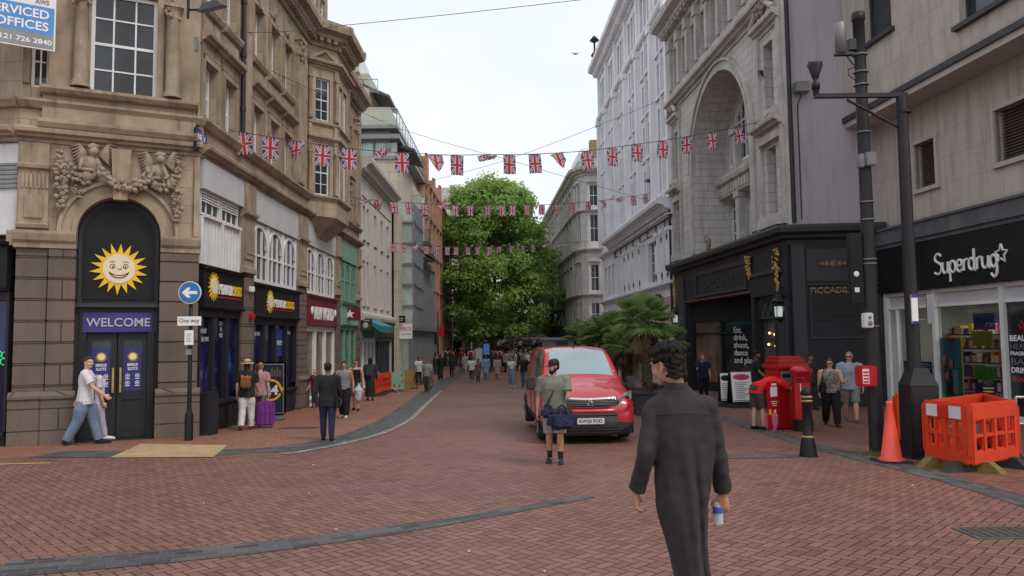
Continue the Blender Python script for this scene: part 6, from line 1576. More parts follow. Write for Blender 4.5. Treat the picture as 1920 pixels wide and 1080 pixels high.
# ------------------------------------------------------------------ cone and plastic barriers
M['orange'] = pmat('orange_plastic', (.60, .048, .014), .45, .12, 4, .03)
M['orangebr'] = pmat('bright_orange_plastic', (.80, .09, .055), .4, .08, 4)
M['rubber'] = pmat('black_rubber', (.03, .03, .03), .8, .3, 8, .3)
M['reflw'] = pmat('white_reflective_sheet', (.6, .6, .62), .4, .05, 5); M['reflr'] = pmat('red_reflective_sheet', (.55, .02, .02), .4, .05, 5)
b = G(1672, 866); H = D(1672, 752, b.y).z - b.z; t = thing('traffic_cone', b, 'bright orange traffic cone between the two black posts', 'cone')
mb = MB(); mb.lathe([(.2, .03), (.2, .05), (.155, .08), (.045, H - .06), (.05, H - .03), (.045, H), (.02, H)], None, 22); mb.build('cone_body', M['orangebr'], t, world=False)
mb = MB(); mb.bbox(-.24, .24, -.24, .24, -.0, .035, .01); mb.build('base', M['rubber'], t, world=False)
def barrier(a, b, label, board=True, foot='rubber', H=1.0, grp='orange plastic barriers round the roadworks', z0=.12):
 a, b = V(a), V(b); c = (a + b) / 2; c.z = gz(c.y); L = (V((b.x, b.y, 0)) - V((a.x, a.y, 0))).length; an = math.atan2(b.y - a.y, b.x - a.x)
 t = thing('plastic_barrier', c, label, 'barrier', grp, an)
 h = L / 2 - .02; mb = MB(); y = .035
 mb.bbox(-h, h, -y, y, H - .26, H, .025); mb.bbox(-h, h, -y, y, z0, z0 + .2, .02)
 nsl = 5
 for k in range(nsl):
  x = -h + .05 + (2 * h - .1) * k / (nsl - 1); wd = .05 if 0 < k < nsl - 1 else .06
  mb.bbox(x - wd, x + wd, -y * .9, y * .9, z0 + .15, H - .22, .02)
 mb.bbox(-h + .02, h - .02, -y * .85, y * .85, .5, .55, .01)
 mb.bbox(-h - .03, -h + .03, -.05, .05, z0 + .1, H - .06, .02)
 mb.build('panel', M['orange'], t, world=False)
 if board:
  mb = MB(); w3 = (2 * h - .16) / 3
  for k in range(3): mb.cur = 0 if k != 1 else 1; x = -h + .08 + k * w3; mb.box(x + .002, x + w3 - .002, -y - .012, -y - .001, H - .23, H - .05)
  mb.build('reflective_board', [M['reflw'], M['reflr']], t, world=False)
 for k, x in enumerate((-h * .55, h * .6)):
  mb = MB(); mb.box8([V(p) for p in ((x - .09, -.32, 0), (x + .09, -.32, 0), (x + .09, .32, 0), (x - .09, .32, 0), (x - .06, -.12, .16), (x + .06, -.12, .16), (x + .06, .12, .16), (x - .06, .12, .16))])
  mb.build('foot', M['ylwfoot'] if (k == 0 and foot == 'y') else M['rubber'], t, world=False)
 return t
M['ylwfoot'] = pmat('dirty_yellow_rubber', (.17, .13, .035), .8, .35, 6, .2)
ca, cb_, cc, cdp = G(1737, 872), G(1822, 888), G(1910, 874), G(1850, 848)
barrier(ca, cb_, 'front left orange barrier with white and red board', True, 'y'); barrier(cb_, cc, 'front right orange barrier without white board, at the photo edge', False, 'y')
barrier(cdp, ca, 'rear left orange barrier seen over the white-boarded one', False); barrier(cc, cdp, 'rear right orange barrier closing the enclosure towards the shop', False)
barrier(G(1680, 838), G(1742, 836), 'orange barrier with white and red board, half hidden behind the square post base', True)
barrier(G(1925, 850), G(1990, 850), 'grey black barrier', False) if False else None
mb = MB(); b = G(1915, 850)
t = thing('hand_rail', b, 'steel handrail at the right edge beside the shop door', 'rail')
for x in (-.05, .35): mb = MB(); mb.tube([V((x, 0, 0)), V((x, 0, .95))], .025, 8); mb.build('upright', M['steel'], t, world=False)
mb = MB(); mb.tube([V((-.05, 0, .95)), V((.8, 0, .95))], .025, 8); mb.tube([V((-.05, 0, .5)), V((.8, 0, .5))], .02, 8); mb.build('rail', M['steel'], t, world=False)
# ------------------------------------------------------------------ post boxes
M['pbred'] = pmat('post_box_red', (.42, .006, .012), .35, .1, 3, coat=.3)
b = G(1506, 808); H = D(1506, 684, b.y).z - b.z; k = H / 1.66
t = thing('pillar_box', b, 'round red pillar box with black base behind the bollard', 'post box')
mb = MB(); mb.lathe([(.245 * k, -.03), (.245 * k, .3 * k)], None, 28); mb.build('base', M['black'], t, world=False)
mb = MB(); mb.lathe([(.235 * k, .3 * k), (.23 * k, 1.4 * k), (.25 * k, 1.42 * k), (.25 * k, 1.46 * k), (.28 * k, 1.48 * k), (.28 * k, 1.53 * k), (.26 * k, 1.57 * k), (.15 * k, 1.63 * k), (0, 1.66 * k)], None, 30); mb.build('body', M['pbred'], t, world=False)
mb = MB(); mb.bbox(-.24 * k, -.02, -.24 * k, -.20, 1.26 * k, 1.36 * k, .012); sl = mb.build('hood', M['pbred'], t, world=False); mb = MB(); mb.box(-.2, -.05, -.2475 * k, -.2405 * k, 1.28 * k, 1.33 * k); mb.build('slot', M['black'], sl, world=False)
mb = MB(); T = Matrix.Rotation(-.65, 4, 'Z'); mb.box(-.05, .05, -.245 * k, -.23 * k, 1.0 * k, 1.2 * k, M=T); mb.build('collection_plate', M['txtwhite'], t, world=False)
mb = MB(); T = Matrix.Rotation(-.3, 4, 'Z'); mb.box(-.16, .16, -.243 * k, -.233 * k, .36 * k, 1.22 * k, M=T); mb.build('door', M['pbred'], t, world=False)
b = G(1474, 803); H = D(1474, 668, b.y).z - b.z
t = thing('wide_post_box', b, 'wide red post box with its door hanging open, left of the pillar box', 'post box', rz=.25)
mb = MB(); mb.bbox(-.33, .42, -.25, .30, .0, H - .28, .04); mb.bbox(-.38, .47, -.31, .36, H - .28, H - .17, .03)
mb.bbox(-.35, .44, -.28, .33, H - .17, H - .06, .05); mb.bbox(-.28, .37, -.22, .26, H - .08, H, .035); mb.build('body', M['pbred'], t, world=False)
mb = MB(); mb.bbox(-.29, .38, -.22, .27, -.06, .03, .01); mb.build('base', M['black'], t, world=False)
mb = MB(); mb.box(-.26, .02, -.26, -.252, H - .62, H - .34); ap = mb.build('posting_aperture', M['lead'], t, world=False)
mb = MB(); mb.box(-.23, -.01, -.268, -.2605, H - .48, H - .4); mb.build('slot', M['black'], ap, world=False)
T = Matrix.Translation(V((-.33, -.25, 0))) @ Matrix.Rotation(R(200), 4, 'Z')
mb = MB(); mb.bbox(.0, .42, -.03, .04, .05, 1.12, .02, M=T); dr = mb.build('open_door', M['pbred'], t, world=False)
mb = MB(); mb.box(.12, .36, .0405, .045, .78, 1.0, M=T); mb.box(.14, .32, .0405, .045, 1.03, 1.08, M=T); mb.build('notice', M['txtwhite'], dr, world=False)
mb = MB()
for i in range(3): mb.box(.1 + .03 * i, .36 - .03 * i, .0405, .043, .66 - .045 * i, .675 - .045 * i, M=T)
mb.box(.18, .25, .0405, .043, .4, .48, M=T); mb.box(.15, .28, .0405, .043, .34, .365, M=T); mb.build('small_print', M['txtwhite'], dr, world=False)
mb = MB(); mb.box(.36, .44, .045, .06, .38, .5, M=T); mb.build('key_tag', M['yellow'], dr, world=False)
# ------------------------------------------------------------------ lanterns, floodlights, small wall fittings
def lantern(px, py, d, label, s=1.0):
 c = D(px, py, d); t = thing('wall_lantern', c, label, 'lantern', 'hexagonal lanterns on the black shopfront'); k = s
 mb = MB(); mb.lathe([(.0, .62 * k), (.03 * k, .6 * k), (.05 * k, .5 * k), (.13 * k, .46 * k), (.15 * k, .38 * k), (.3 * k, .28 * k), (.3 * k, .24 * k), (.25 * k, .22 * k)], None, 8, False); mb.lathe([(.24 * k, -.26 * k), (.26 * k, -.3 * k), (.12 * k, -.36 * k), (.03 * k, -.42 * k), (0, -.44 * k)], None, 8, False)
 for i in range(8): a = PI / 4 * i; mb.tube([V((.245 * k * math.cos(a), .245 * k * math.sin(a), -.28 * k)), V((.245 * k * math.cos(a), .245 * k * math.sin(a), .24 * k))], .014 * k, 5)
 mb.lathe([(.25 * k, .1 * k), (.25 * k, .13 * k)], None, 8, False); mb.build('cage', M['black'], t, world=False)
 mb = MB(); mb.lathe([(.17 * k, -.24 * k), (.19 * k, .08 * k), (.17 * k, .1 * k)], None, 16); mb.build('frosted_glass', M['frost'], t, world=False)
 mb = MB(); mb.tube([V((0, 0, .6 * k)), V((0, 0, .75 * k)), V((.45, .0, .8 * k))], .022, 6); mb.tube([V((0, 0, -.4 * k)), V((.4, .0, -.5 * k))], .018, 6); mb.build('bracket', M['black'], t, world=False)
M['frost'] = pmat('frosted_lamp_glass', (.7, .75, .75), .4, .03, 3, emit=(.75, .85, .85), es=.25)
lantern(1463, 580, 24.6, 'large black lantern hanging beside the corner pilaster of the black shopfront'); lantern(1269, 595, 36.8, 'black lantern at the far left end of the black shopfront', 1.05)
def flood(px, py, d, label, dx=.5, sz=.3, rot=0.0, arm=True):
 c = D(px, py, d); t = thing('floodlight', c, label, 'floodlight', 'floodlights fixed high on the walls')
 T = Matrix.Rotation(rot, 4, 'Y') @ Matrix.Rotation(.35, 4, 'X'); mb = MB(); mb.box8([T @ V(p) for p in ((-sz, -sz * .8, -.04), (sz, -sz * .8, -.04), (sz, sz * .8, -.04), (-sz, sz * .8, -.04), (-sz * .5, -sz * .4, .12), (sz * .5, -sz * .4, .12), (sz * .5, sz * .4, .12), (-sz * .5, sz * .4, .12))]); mb.build('housing', M['charcoal2'], t, world=False)
 mb = MB(); mb.box(-sz * .9, sz * .9, -sz * .7, sz * .7, -.052, -.041, M=T); mb.build('lens', M['lead'], t, world=False)
 mb = MB(); mb.tube([V((0, 0, .1)), V((dx * .5, 0, -.05)), V((dx, 0, -.05))], .025, 6); mb.tube([V((dx, 0, -.25)), V((dx, 0, .2))], .03, 6); mb.build('bracket', M['black'], t, world=False)
flood(398, 14, 16.6, 'grey floodlight on a bracket at the top of the corner bay', -.55, .3, -.25); flood(1432, 143, 26, 'black floodlight over the pale stone arch beside the downpipe', .45, .28, .9); flood(1220, 340, 42, 'dark floodlight on the white building above its heavy ledge', .7, .38, .1)
flood(652, 343, 33, 'small dark floodlight on the sandstone wall left of the cream building', -.6, .3, 0); flood(1234, 556, 40, 'lamp over the pinkish shop sign of the white building', .5, .25, 0)
mb = MB(); q = D(366, 85, 17.4); mb.bbox(q.x - .09, q.x + .09, q.y - .08, q.y + .08, q.z - .16, q.z + .18, .01); solid(mb, 'equipment_box', M['lead'], 'small grey equipment box under the floodlight on the sandstone corner', 'box')
mb = MB(); q = D(1503, 164, 24.0); mb.bbox(q.x - .22, q.x + .22, q.y - .15, q.y + .15, q.z - .16, q.z + .18, .01); solid(mb, 'equipment_box', M['lead'], 'grey box with a cable on the lilac gable wall', 'box')
# bird
mb = MB(); q = D(1079, 101, 60); mb.ball(q, (.2, .08, .07)); mb.tube([q, q + V((-.25, 0, .12)), q + V((-.45, 0, .02))], [.06, .05, .01], 5, flat=.3); mb.tube([q, q + V((.25, 0, .1)), q + V((.45, 0, 0))], [.06, .05, .01], 5, flat=.3); mb.ball(q + V((.02, -.1, .02)), .05); solid(mb, 'bird', M['lead'], 'small grey bird flying high in the sky above the flags', 'bird')
# ------------------------------------------------------------------ LEFT street furniture
b = gp(357, 16.55); d = b.y; t = thing('one_way_sign_post', b, 'black post carrying a round blue arrow sign and a white One way plate', 'sign')
L3 = lambda px, py: D(px, py, d) - b
FR = Fac((-1, 0), (1, 0))   # local frontal frame, u=1 at the post
mb = MB(); q = L3(357, 528); mb.lathe([(.09, -.05), (.09, .55), (.07, .6), (.05, .65), (.045, 1.0), (.04, q.z), (0, q.z + .01)], None, 12); mb.build('post', M['black'], t, world=False)
def disc(mb, cx, cz, r, y0, y1, k=32): mb.poly([V((cx + r * math.cos(2 * PI * i / k), y0, cz + r * math.sin(2 * PI * i / k))) for i in range(k)], 0, V((0, y1 - y0, 0)))
q = L3(357, 549); mb = MB(); disc(mb, 0, q.z, .25, -.075, -.05); rd = mb.build('white_rim', M['txtwhite'], t, world=False)
mb = MB(); disc(mb, 0, q.z, .235, -.08, -.076); bd = mb.build('blue_disc', pmat('road_sign_blue', (.035, .15, .38), .4, .05, 3), rd, world=False)
mb = MB(); mb.poly([V((x, -.081, q.z + z)) for x, z in ((.17, .035), (-.03, .035), (.03, .11), (-.05, .11), (-.17, 0), (-.05, -.11), (.03, -.11), (-.03, -.035), (.17, -.035))], 0, V((0, -.004, 0))); mb.build('arrow', M['txtwhite'], bd, world=False)
q = L3(357, 602); mb = MB(); mb.box(-.26, .26, -.075, -.055, q.z - .1, q.z + .1); pl = mb.build('plate', M['txtwhite'], t, world=False)
mb = MB(); mb.text('One way', V((0, -.077, q.z - .035)), V((1, 0, 0)), V((0, 0, 1)), .14, .44, .004); mb.build('lettering', M['black'], pl, world=False)
q = L3(355, 633); mb = MB(); mb.box(-.1, .09, -.07, -.05, q.z - .16, q.z + .16); pl = mb.build('notice', M['txtwhite'], t, world=False)
mb = MB()
for k in range(6): mb.box(-.06, .05, -.0725, -.0705, q.z + .08 - k * .035, q.z + .09 - k * .035)
mb.build('notice_print', M['lead'], pl, world=False)
q = L3(355, 660); mb = MB(); mb.box(-.06, .06, -.09, -.04, q.z - .06, q.z + .06); mb.build('clamp', M['lead'], t, world=False)
# 24 board
b = gp(507, 21.6); z0 = D(507, 783, 21.6).z; b.z = max(b.z, gz(21.6)); t = thing('poster_stand', b, 'metal framed pavement stand with a dark poster reading 24', 'poster stand', rz=.0)
mb = MB(); mb.bbox(-.5, .4, -.25, .25, 0, .12, .04); mb.build('base', M['lead'], t, world=False)
mb = MB(); mb.bbox(-.46, .46, -.05, .05, .14, 1.66, .05); mb.build('frame', M['steel'], t, world=False)
mb = MB(); mb.box(-.39, .39, -.056, -.051, .22, 1.58); po = mb.build('poster', c_('dark_navy_poster', (.02, .025, .05)), t, world=False)
FL = Fac((-.0, -.0565), (1, -.0565))
mb = MB(); archi(mb, FL, .05, .86, .25, .31, 0, .003, 30, a0=.4, a1=2.9); archi(mb, FL, .05, .86, .25, .31, 0, .003, 30, a0=3.5, a1=6.0); mb.poly([V((.36, -.0575, .78)), V((.28, -.0575, .95)), V((.42, -.0575, .93))], 0, V((0, -.004, 0))); mb.build('yellow_circle', M['yellow'], po, world=False)
mb = MB(); mb.text('24', V((.05, -.058, .74)), V((1, 0, 0)), V((0, 0, 1)), .36, .42, .004, bold=.04); mb.text('MERKUR', V((0, -.058, .3)), V((1, 0, 0)), V((0, 0, 1)), .07, .3, .004); mb.build('lettering', M['txtwhite'], po, world=False)
mb = MB(); random.seed(6)
for k in range(9): x = -.33 + k * .075; h = random.uniform(.1, .3); mb.box(x, x + .06, -.058, -.0562, 1.25, 1.25 + h)
mb.build('poster_picture', c_('olive_print', (.12, .1, .05)), po, world=False)
# suitcase
b = G(498, 802); t = thing('suitcase', b, 'purple wheeled suitcase standing behind the woman in the straw hat', 'suitcase', rz=.2)
mb = MB(); mb.bbox(-.22, .22, -.14, .14, .06, .68, .05); mb.build('shell', c_('purple_shell', (.16, .02, .22)), t, world=False)
mb = MB()
for x in (-.12, 0, .12): mb.box(x - .012, x + .012, -.147, -.14, .12, .62)
mb.box(-.215, .215, -.146, -.14, .36, .375); mb.build('rib', c_('dark_purple', (.07, .01, .1)), t, world=False)
for x in (-.16, .16): mb = MB(); mb.lathe([(.03, -.015), (.03, .015)], Matrix.Translation(V((x, -.08, .035))) @ Matrix.Rotation(PI / 2, 4, 'Y'), 12); mb.build('wheel', M['rubber'], t, world=False)
mb = MB(); mb.tube([V((-.08, .1, .66)), V((-.08, .1, .95)), V((.08, .1, .95)), V((.08, .1, .66))], .01, 6); mb.build('handle', M['lead'], t, world=False)
# projecting signs
def hang_sign(px0, py0, px1, py1, d, name, label, mat_, side=-1, rz=0):
 a, b_ = D(px0, py0, d), D(px1, py1, d); c = (a + b_) / 2; t = thing(name, V((c.x, d, min(a.z, b_.z))), label, 'sign'); w_ = abs(b_.x - a.x) / 2; h = abs(a.z - b_.z)
 mb = MB(); mb.bbox(-w_, w_, -.05, .05, 0, h, .01); p = mb.build('panel', mat_, t, world=False)
 mb = MB(); mb.tube([V((side * (w_ + .5), 0, h * .8)), V((side * w_, 0, h * .8))], .03, 6); mb.tube([V((side * (w_ + .5), 0, h * .2)), V((side * w_, 0, h * .2))], .03, 6); mb.build('bracket', M['black'], t, world=False)
 return t, p, w_, h
t, p, w_, h = hang_sign(637, 577, 676, 601, 33, 'projecting_sign', 'maroon projecting sign with a white star over the pavement', M['maroon'])
mb = MB(); mb.poly([V((.22 * (1 if i % 2 == 0 else .4) * math.sin(PI * i / 5), -.052, h / 2 + .22 * (1 if i % 2 == 0 else .4) * math.cos(PI * i / 5))) for i in range(10)], 0, V((0, -.01, 0))); mb.build('star', M['txtwhite'], p, world=False)
t, p, w_, h = hang_sign(673, 598, 698, 620, 36.2, 'projecting_sign', 'small dark green projecting sign with a white round mark', c_('dark_green_sign', (.02, .05, .02)))
mb = MB(); mb.ball((0, -.052, h * .45), (.14, .01, .14)); mb.box(-.2, .2, -.056, -.051, h * .82, h * .88); mb.build('round_mark', M['txtgrey'], p, world=False)
t, p, w_, h = hang_sign(749, 607, 773, 635, 46.5, 'projecting_sign', 'white square projecting sign reading TESCO express', M['txtwhite'])
mb = MB(); mb.text('TESCO', V((0, -.053, h * .58)), V((1, 0, 0)), V((0, 0, 1)), .24, w_ * 1.75, .006, bold=.02); mb.build('lettering', M['red'], p, world=False)
mb = MB(); mb.text('express', V((0, -.053, h * .25)), V((1, 0, 0)), V((0, 0, 1)), .2, w_ * 1.6, .006, shear=.3)
for k in range(5): mb.box(-w_ * .8 + k * w_ * .35, -w_ * .62 + k * w_ * .35, -.057, -.051, h * .5, h * .525)
mb.build('lettering', M['posterblue'], p, world=False)
t, p, w_, h = hang_sign(745, 592, 760, 605, 46.2, 'projecting_sign', 'small black projecting sign above the white TESCO one', M['black'])
mb = MB(); mb.box(-w_ * .6, w_ * .6, -.056, -.051, h * .55, h * .65); mb.box(-w_ * .6, w_ * .4, -.056, -.051, h * .3, h * .4); mb.build('lettering', M['txtgrey'], p, world=False)
# food banners and orange barriers by the cafe
M['bowl'] = c_('brown_food_print', (.3, .12, .04)); M['mint'] = c_('mint_banner_cloth', (.25, .42, .30)); M['ochre'] = c_('ochre_banner_cloth', (.35, .22, .05))
def banner(px0, px1, d0, d1, h, mat_, label):
 a, b_ = gp(px0, d0), gp(px1, d1); c = (a + b_) / 2; L = (b_ - a).length; t = thing('cafe_banner', V((c.x, c.y, gz(c.y))), label, 'banner', 'cafe banners on the left pavement', math.atan2(b_.y - a.y, b_.x - a.x))
 mb = MB(); mb.box(-L / 2, L / 2, -.01, .01, .12, h); p = mb.build('cloth', mat_, t, world=False)
 for s_ in (-1, 1): mb = MB(); mb.tube([V((s_ * L / 2, 0, 0)), V((s_ * L / 2, 0, h + .02))], .02, 6); mb.build('upright', M['steel'], t, world=False); mb = MB(); mb.bbox(s_ * L / 2 - .2, s_ * L / 2 + .2, -.2, .2, 0, .06, .02); mb.build('foot', M['steel'], t, world=False)
 mb = MB()
 for x, z in ((.3, .8), (.35, .5), (-.3, .35), (.1, .3)): mb.ball((x * L, -.011, z * h), (.12, .006, .1))
 mb.build('food_picture', M['bowl'], p, world=False)
banner(734, 757, 36.5, 38, 1.0, M['mint'], 'mint green cafe banner with food pictures beside the orange barriers'); banner(757, 778, 39, 41, 1.05, M['ochre'], 'ochre cafe banner behind the mint green one'); banner(766, 812, 47, 49, 1.0, M['lead'], 'grey cafe banner farther along behind the bicycle')
barrier(gp(703, 33), gp(716, 34.5), 'orange barrier nearest the person in the black coat', False, H=1.0, grp='orange barriers outside the cafe'); barrier(gp(716, 35.5), gp(737, 36.8), 'orange barrier touching the mint green banner', False, H=1.0, grp='orange barriers outside the cafe')
mb = MB(); b = gp(702, 35.5); mb.lathe([(.0, 0), (.22, .0), (.25, .9), (.2, 1.05), (0, 1.1)], Matrix.Translation(b), 16); solid(mb, 'litter_bin', c_('blue_bin', (.03, .15, .4)), 'blue round bin behind the orange barriers', 'bin')
# bicycle
b = gp(789, 40.5); t = thing('bicycle', b, 'dark bicycle standing by the cafe banners', 'bicycle', rz=2.5)
for x in (-.52, .52):
 mb = MB(); k = 24; mb.tube([V((x + .33 * math.cos(2 * PI * i / k), 0, .34 + .33 * math.sin(2 * PI * i / k))) for i in range(k + 1)], .022, 6)
 for i in range(8): a = PI * i / 8; mb.tube([V((x - .32 * math.cos(a), 0, .34 - .32 * math.sin(a))), V((x + .32 * math.cos(a), 0, .34 + .32 * math.sin(a)))], .004, 4)
 mb.build('wheel', M['rubber'], t, world=False)
mb = MB(); S = [V(p) for p in ((-.52, 0, .34), (-.1, 0, .3), (-.2, 0, .82), (.38, 0, .85), (.52, 0, .34))]
for i, j in ((0, 1), (0, 2), (1, 2), (2, 3), (1, 3), (3, 4)): mb.tube([S[i], S[j]], .018, 6)
mb.build('frame', M['black'], t, world=False)
mb = MB(); mb.bbox(-.34, -.1, -.07, .07, .9, .96, .02); mb.tube([V((-.2, 0, .8)), V((-.22, 0, .92))], .015, 6); mb.build('saddle', M['black'], t, world=False)
mb = MB(); mb.tube([V((.36, 0, .84)), V((.34, 0, 1.02))], .015, 6); mb.tube([V((.4, -.28, 1.0)), V((.34, 0, 1.03)), V((.4, .28, 1.0))], .014, 6); mb.build('handlebar', M['black'], t, world=False)
# ------------------------------------------------------------------ A boards by the entrance
def aboard(px, d, w_, h, label, head, rz=0):
 b = gp(px, d); t = thing('a_board', b, label, 'a-board', 'a-boards outside the black shopfront', rz)
 for s_ in (-1, 1):
  T = Matrix.Rotation(s_ * .16, 4, 'X'); mb = MB(); mb.box(-w_ / 2, w_ / 2, s_ * .22 - .015, s_ * .22 + .015, .1, h, M=T) ; f = mb.build('board', M['black'], t, world=False)
  if s_ < 0: T2 = T; fr = f
 mb = MB(); mb.box(-w_ / 2 + .04, w_ / 2 - .04, -.239, -.2355, .16, h - .04, M=T2); fc = mb.build('white_face', M['txtwhite'], fr, world=False)
 mb = MB(); mb.ball((0, -.24, h - .2), (w_ * .38, .008, .1), T2 if False else None) ; mb.v = [T2 @ q for q in mb.v]; mb.build('pink_oval', head, fc, world=False)
 mb = MB()
 for k in range(9): mb.box(-w_ * .3, w_ * (.3 - .1 * (k % 3)), -.2425, -.2392, h - .4 - k * .06, h - .38 - k * .06, M=T2)
 mb.box(-w_ * .4, w_ * .4, -.2425, -.2392, .18, .21, M=T2); mb.build('print', M['lead'], fc, world=False)
 mb = MB(); mb.bbox(-w_ / 2 - .1, w_ / 2 + .1, -.42, .3, 0, .09, .03); mb.build('base', M['rubber'], t, world=False)
pk = c_('raspberry_print', (.5, .05, .14))
aboard(1385, 24.4, .75, 1.15, 'wide white-faced board with a raspberry oval beside the entrance', pk, .1); aboard(1357, 25, .42, 1.1, 'narrow white-faced board in front of the man in navy', M['black'], -.1); aboard(1406, 25.5, .3, 1.1, 'pinkish narrow board on the entrance side near the bearded man', pk, .6)
# ------------------------------------------------------------------ distant street items
b = gp(898, 58); t = thing('information_pillar', b, 'pale grey stone pillar standing in the street before the crowd', 'pillar'); mb = MB(); mb.bbox(-.24, .24, -.2, .2, -.1, 1.8, .01); mb.build('shaft', M['greysheet'], t, world=False); mb = MB(); mb.bbox(-.25, .25, -.21, .21, 1.8, 2.1, .01); mb.build('cap', M['greysheet'], t, world=False)
b = gp(912, 62); t = thing('screen_totem', b, 'tall dark totem with a lit blue screen right of the grey pillar', 'screen'); mb = MB(); mb.bbox(-.32, .32, -.12, .12, -.1, 2.5, .02); mb.build('case', M['black'], t, world=False); mb = MB(); mb.box(-.25, .25, -.13, -.121, 1.5, 2.4); mb.build('screen', pmat('lit_blue_screen', (.05, .15, .4), .3, .3, 3, emit=(.06, .18, .45), es=.25), t, world=False)
b = gp(1040, 46); t = thing('kiosk', b, 'flat-roofed market kiosk with grey slatted side and navy panel behind the van', 'kiosk', rz=-.03)
mb = MB(); mb.box(-.75, 1.1, -1.2, 2.5, -.2, 2.65); mb.build('cabin', c_('grey_brown_cabin', (.16, .14, .14)), t, world=False); mb = MB(); mb.box(-.9, 1.2, -1.35, 2.6, 2.65, 2.8); mb.build('roof', M['lead'], t, world=False); mb = MB(); mb.box(.05, .75, -1.22, -1.2, .1, 2.55); mb.build('navy_panel', c_('navy_panel_paint', (.02, .02, .06)), t, world=False)
mb = MB()
for k in range(4): mb.box(-.74 + k * .2, -.7 + k * .2, -1.215, -1.2, -.1, 2.6)
mb.build('batten', M['lead'], t, world=False)
b = gp(1000, 120); t = thing('bus_shelter', b, 'white roofed shelter far down the street under the tree', 'shelter'); mb = MB(); mb.box(-3, 3.5, -1, 1, 3.2, 3.9); mb.build('canopy', M['txtwhite'], t, world=False)
for x in (-2.8, 0, 3.2): mb = MB(); mb.tube([V((x, 0, -.1)), V((x, 0, 3.2))], .08, 8); mb.build('column', M['lead'], t, world=False)
for px, d, h, lb in ((963, 74, 6.5, 'thin grey lamp column rising from the middle of the crowd'), (821, 66, 5.2, 'dark pole with a small red and white sign at the left of the crowd'), (848, 70, 5, 'thin pole under the left side of the tree crown')):
 b = gp(px, d); t = thing('street_column', b, lb, 'lamp column'); mb = MB(); mb.tube([V((0, 0, -.1)), V((0, 0, h))], [.09, .05], 8); mb.build('pole', M['charcoal2'] if d != 74 else M['lead'], t, world=False)
 if d == 66: mb = MB(); mb.box(.1, .5, -.05, 0, 3.0, 3.9); mb.build('sign_panel', M['red'], t, world=False); mb = MB(); mb.box(-.35, -.1, -.2, .1, 2.3, 3.6); mb.build('signal_head', M['black'], t, world=False)
 else: mb = MB(); mb.ball((0, 0, h), (.25, .25, .1)); mb.build('lamp_head', M['lead'], t, world=False)
for px, d, col in ((835, 95, 'ochre'), (1020, 88, 'lead')):
 b = gp(px, d); t = thing('market_stall', b, 'small covered stall at the %s of the far crowd' % ('left' if px < 900 else 'right'), 'stall'); mb = MB(); mb.box8([V(p) for p in ((-1.6, -1, 2.3), (1.6, -1, 2.3), (1.6, 1, 2.3), (-1.6, 1, 2.3), (-.2, -.2, 3), (.2, -.2, 3), (.2, .2, 3), (-.2, .2, 3))]); mb.build('canopy', M[col], t, world=False)
 for x in (-1.5, 1.5):
  for y in (-.9, .9): mb = MB(); mb.tube([V((x, y, -.1)), V((x, y, 2.35))], .04, 6); mb.build('leg', M['lead'], t, world=False)
 mb = MB(); mb.box(-1.4, 1.4, -.8, .8, 0, .95); mb.build('counter', M['charcoal2'], t, world=False)
# ------------------------------------------------------------------ RED VAN
def applied(mb, mods, mats):
 me = bpy.data.meshes.new('tmp'); me.from_pydata([q[:] for q in mb.v], [], mb.f)
 me.polygons.foreach_set('material_index', mb.m); me.update()
 o = bpy.data.objects.new('tmp', me)
 for m_ in mats: me.materials.append(m_)
 for k, kw in mods:
  md = o.modifiers.new(k, k)
  for a, v in kw.items(): setattr(md, a, v)
 r = evald(o)
 bpy.data.objects.remove(o); bpy.data.meshes.remove(me); return r
def mesh_obj(me, name, parent, mats, smooth=True):
 me.name = name; me.materials.clear()
 for m_ in mats: me.materials.append(m_)
 me.polygons.foreach_set('use_smooth', [smooth] * len(me.polygons)); o = bpy.data.objects.new(name, me); C.objects.link(o)
 if parent is not None: o.parent = parent
 return o
M['vanred'] = pmat('red_car_paint', (.42, .007, .015), .32, .04, 2, coat=.9, spec=.5)
M['vanblack'] = pmat('black_bumper_plastic', (.03, .03, .033), .65, .2, 12, .05)
M['screen'] = pmat('sky_toned_windscreen', (.30, .37, .39), .04, .12, .8, metal=.34, spec=.9)  # pale base colour stands in for sky reflected on the windscreen
M['sideglass'] = pmat('dark_side_glass', (.03, .035, .04), .06, .3, 1, metal=.1, spec=.9)
M['chrome'] = pmat('chrome_trim', (.6, .6, .62), .15, .05, 2, metal=1)
M['headl'] = pmat('headlamp_lens', (.45, .47, .5), .12, .35, 9, metal=.7, spec=.8)
bx = gp(1104, 14.95); VW = bx
van = thing('red_van', VW, 'red panel van facing the camera with number plate KW20 FOD', 'van', rz=R(3.5))
# stations: y, half width sill, half width belt, z bottom, z belt, half width top, z top side, z top centre
ST = [(0.02, .62, .66, .24, .55, .60, .66, .70), (.06, .80, .84, .22, .58, .78, .78, .82), (.18, .90, .92, .2, .66, .84, .90, .95), (.42, .945, .955, .2, .80, .86, 1.0, 1.07), (.75, .95, .96, .2, .92, .86, 1.09, 1.17), (1.02, .95, .96, .2, 1.0, .845, 1.16, 1.235), (1.12, .95, .96, .2, 1.02, .84, 1.22, 1.30),
      (1.40, .95, .96, .2, 1.04, .79, 1.50, 1.55), (1.66, .95, .96, .2, 1.05, .745, 1.72, 1.785), (1.82, .95, .96, .2, 1.05, .725, 1.80, 1.865), (2.1, .95, .96, .2, 1.05, .73, 1.85, 1.905), (2.6, .95, .96, .2, 1.05, .74, 1.86, 1.92), (3.6, .95, .96, .2, 1.05, .75, 1.86, 1.92), (4.7, .95, .95, .22, 1.05, .74, 1.84, 1.9), (4.93, .92, .93, .25, 1.05, .72, 1.78, 1.83)]
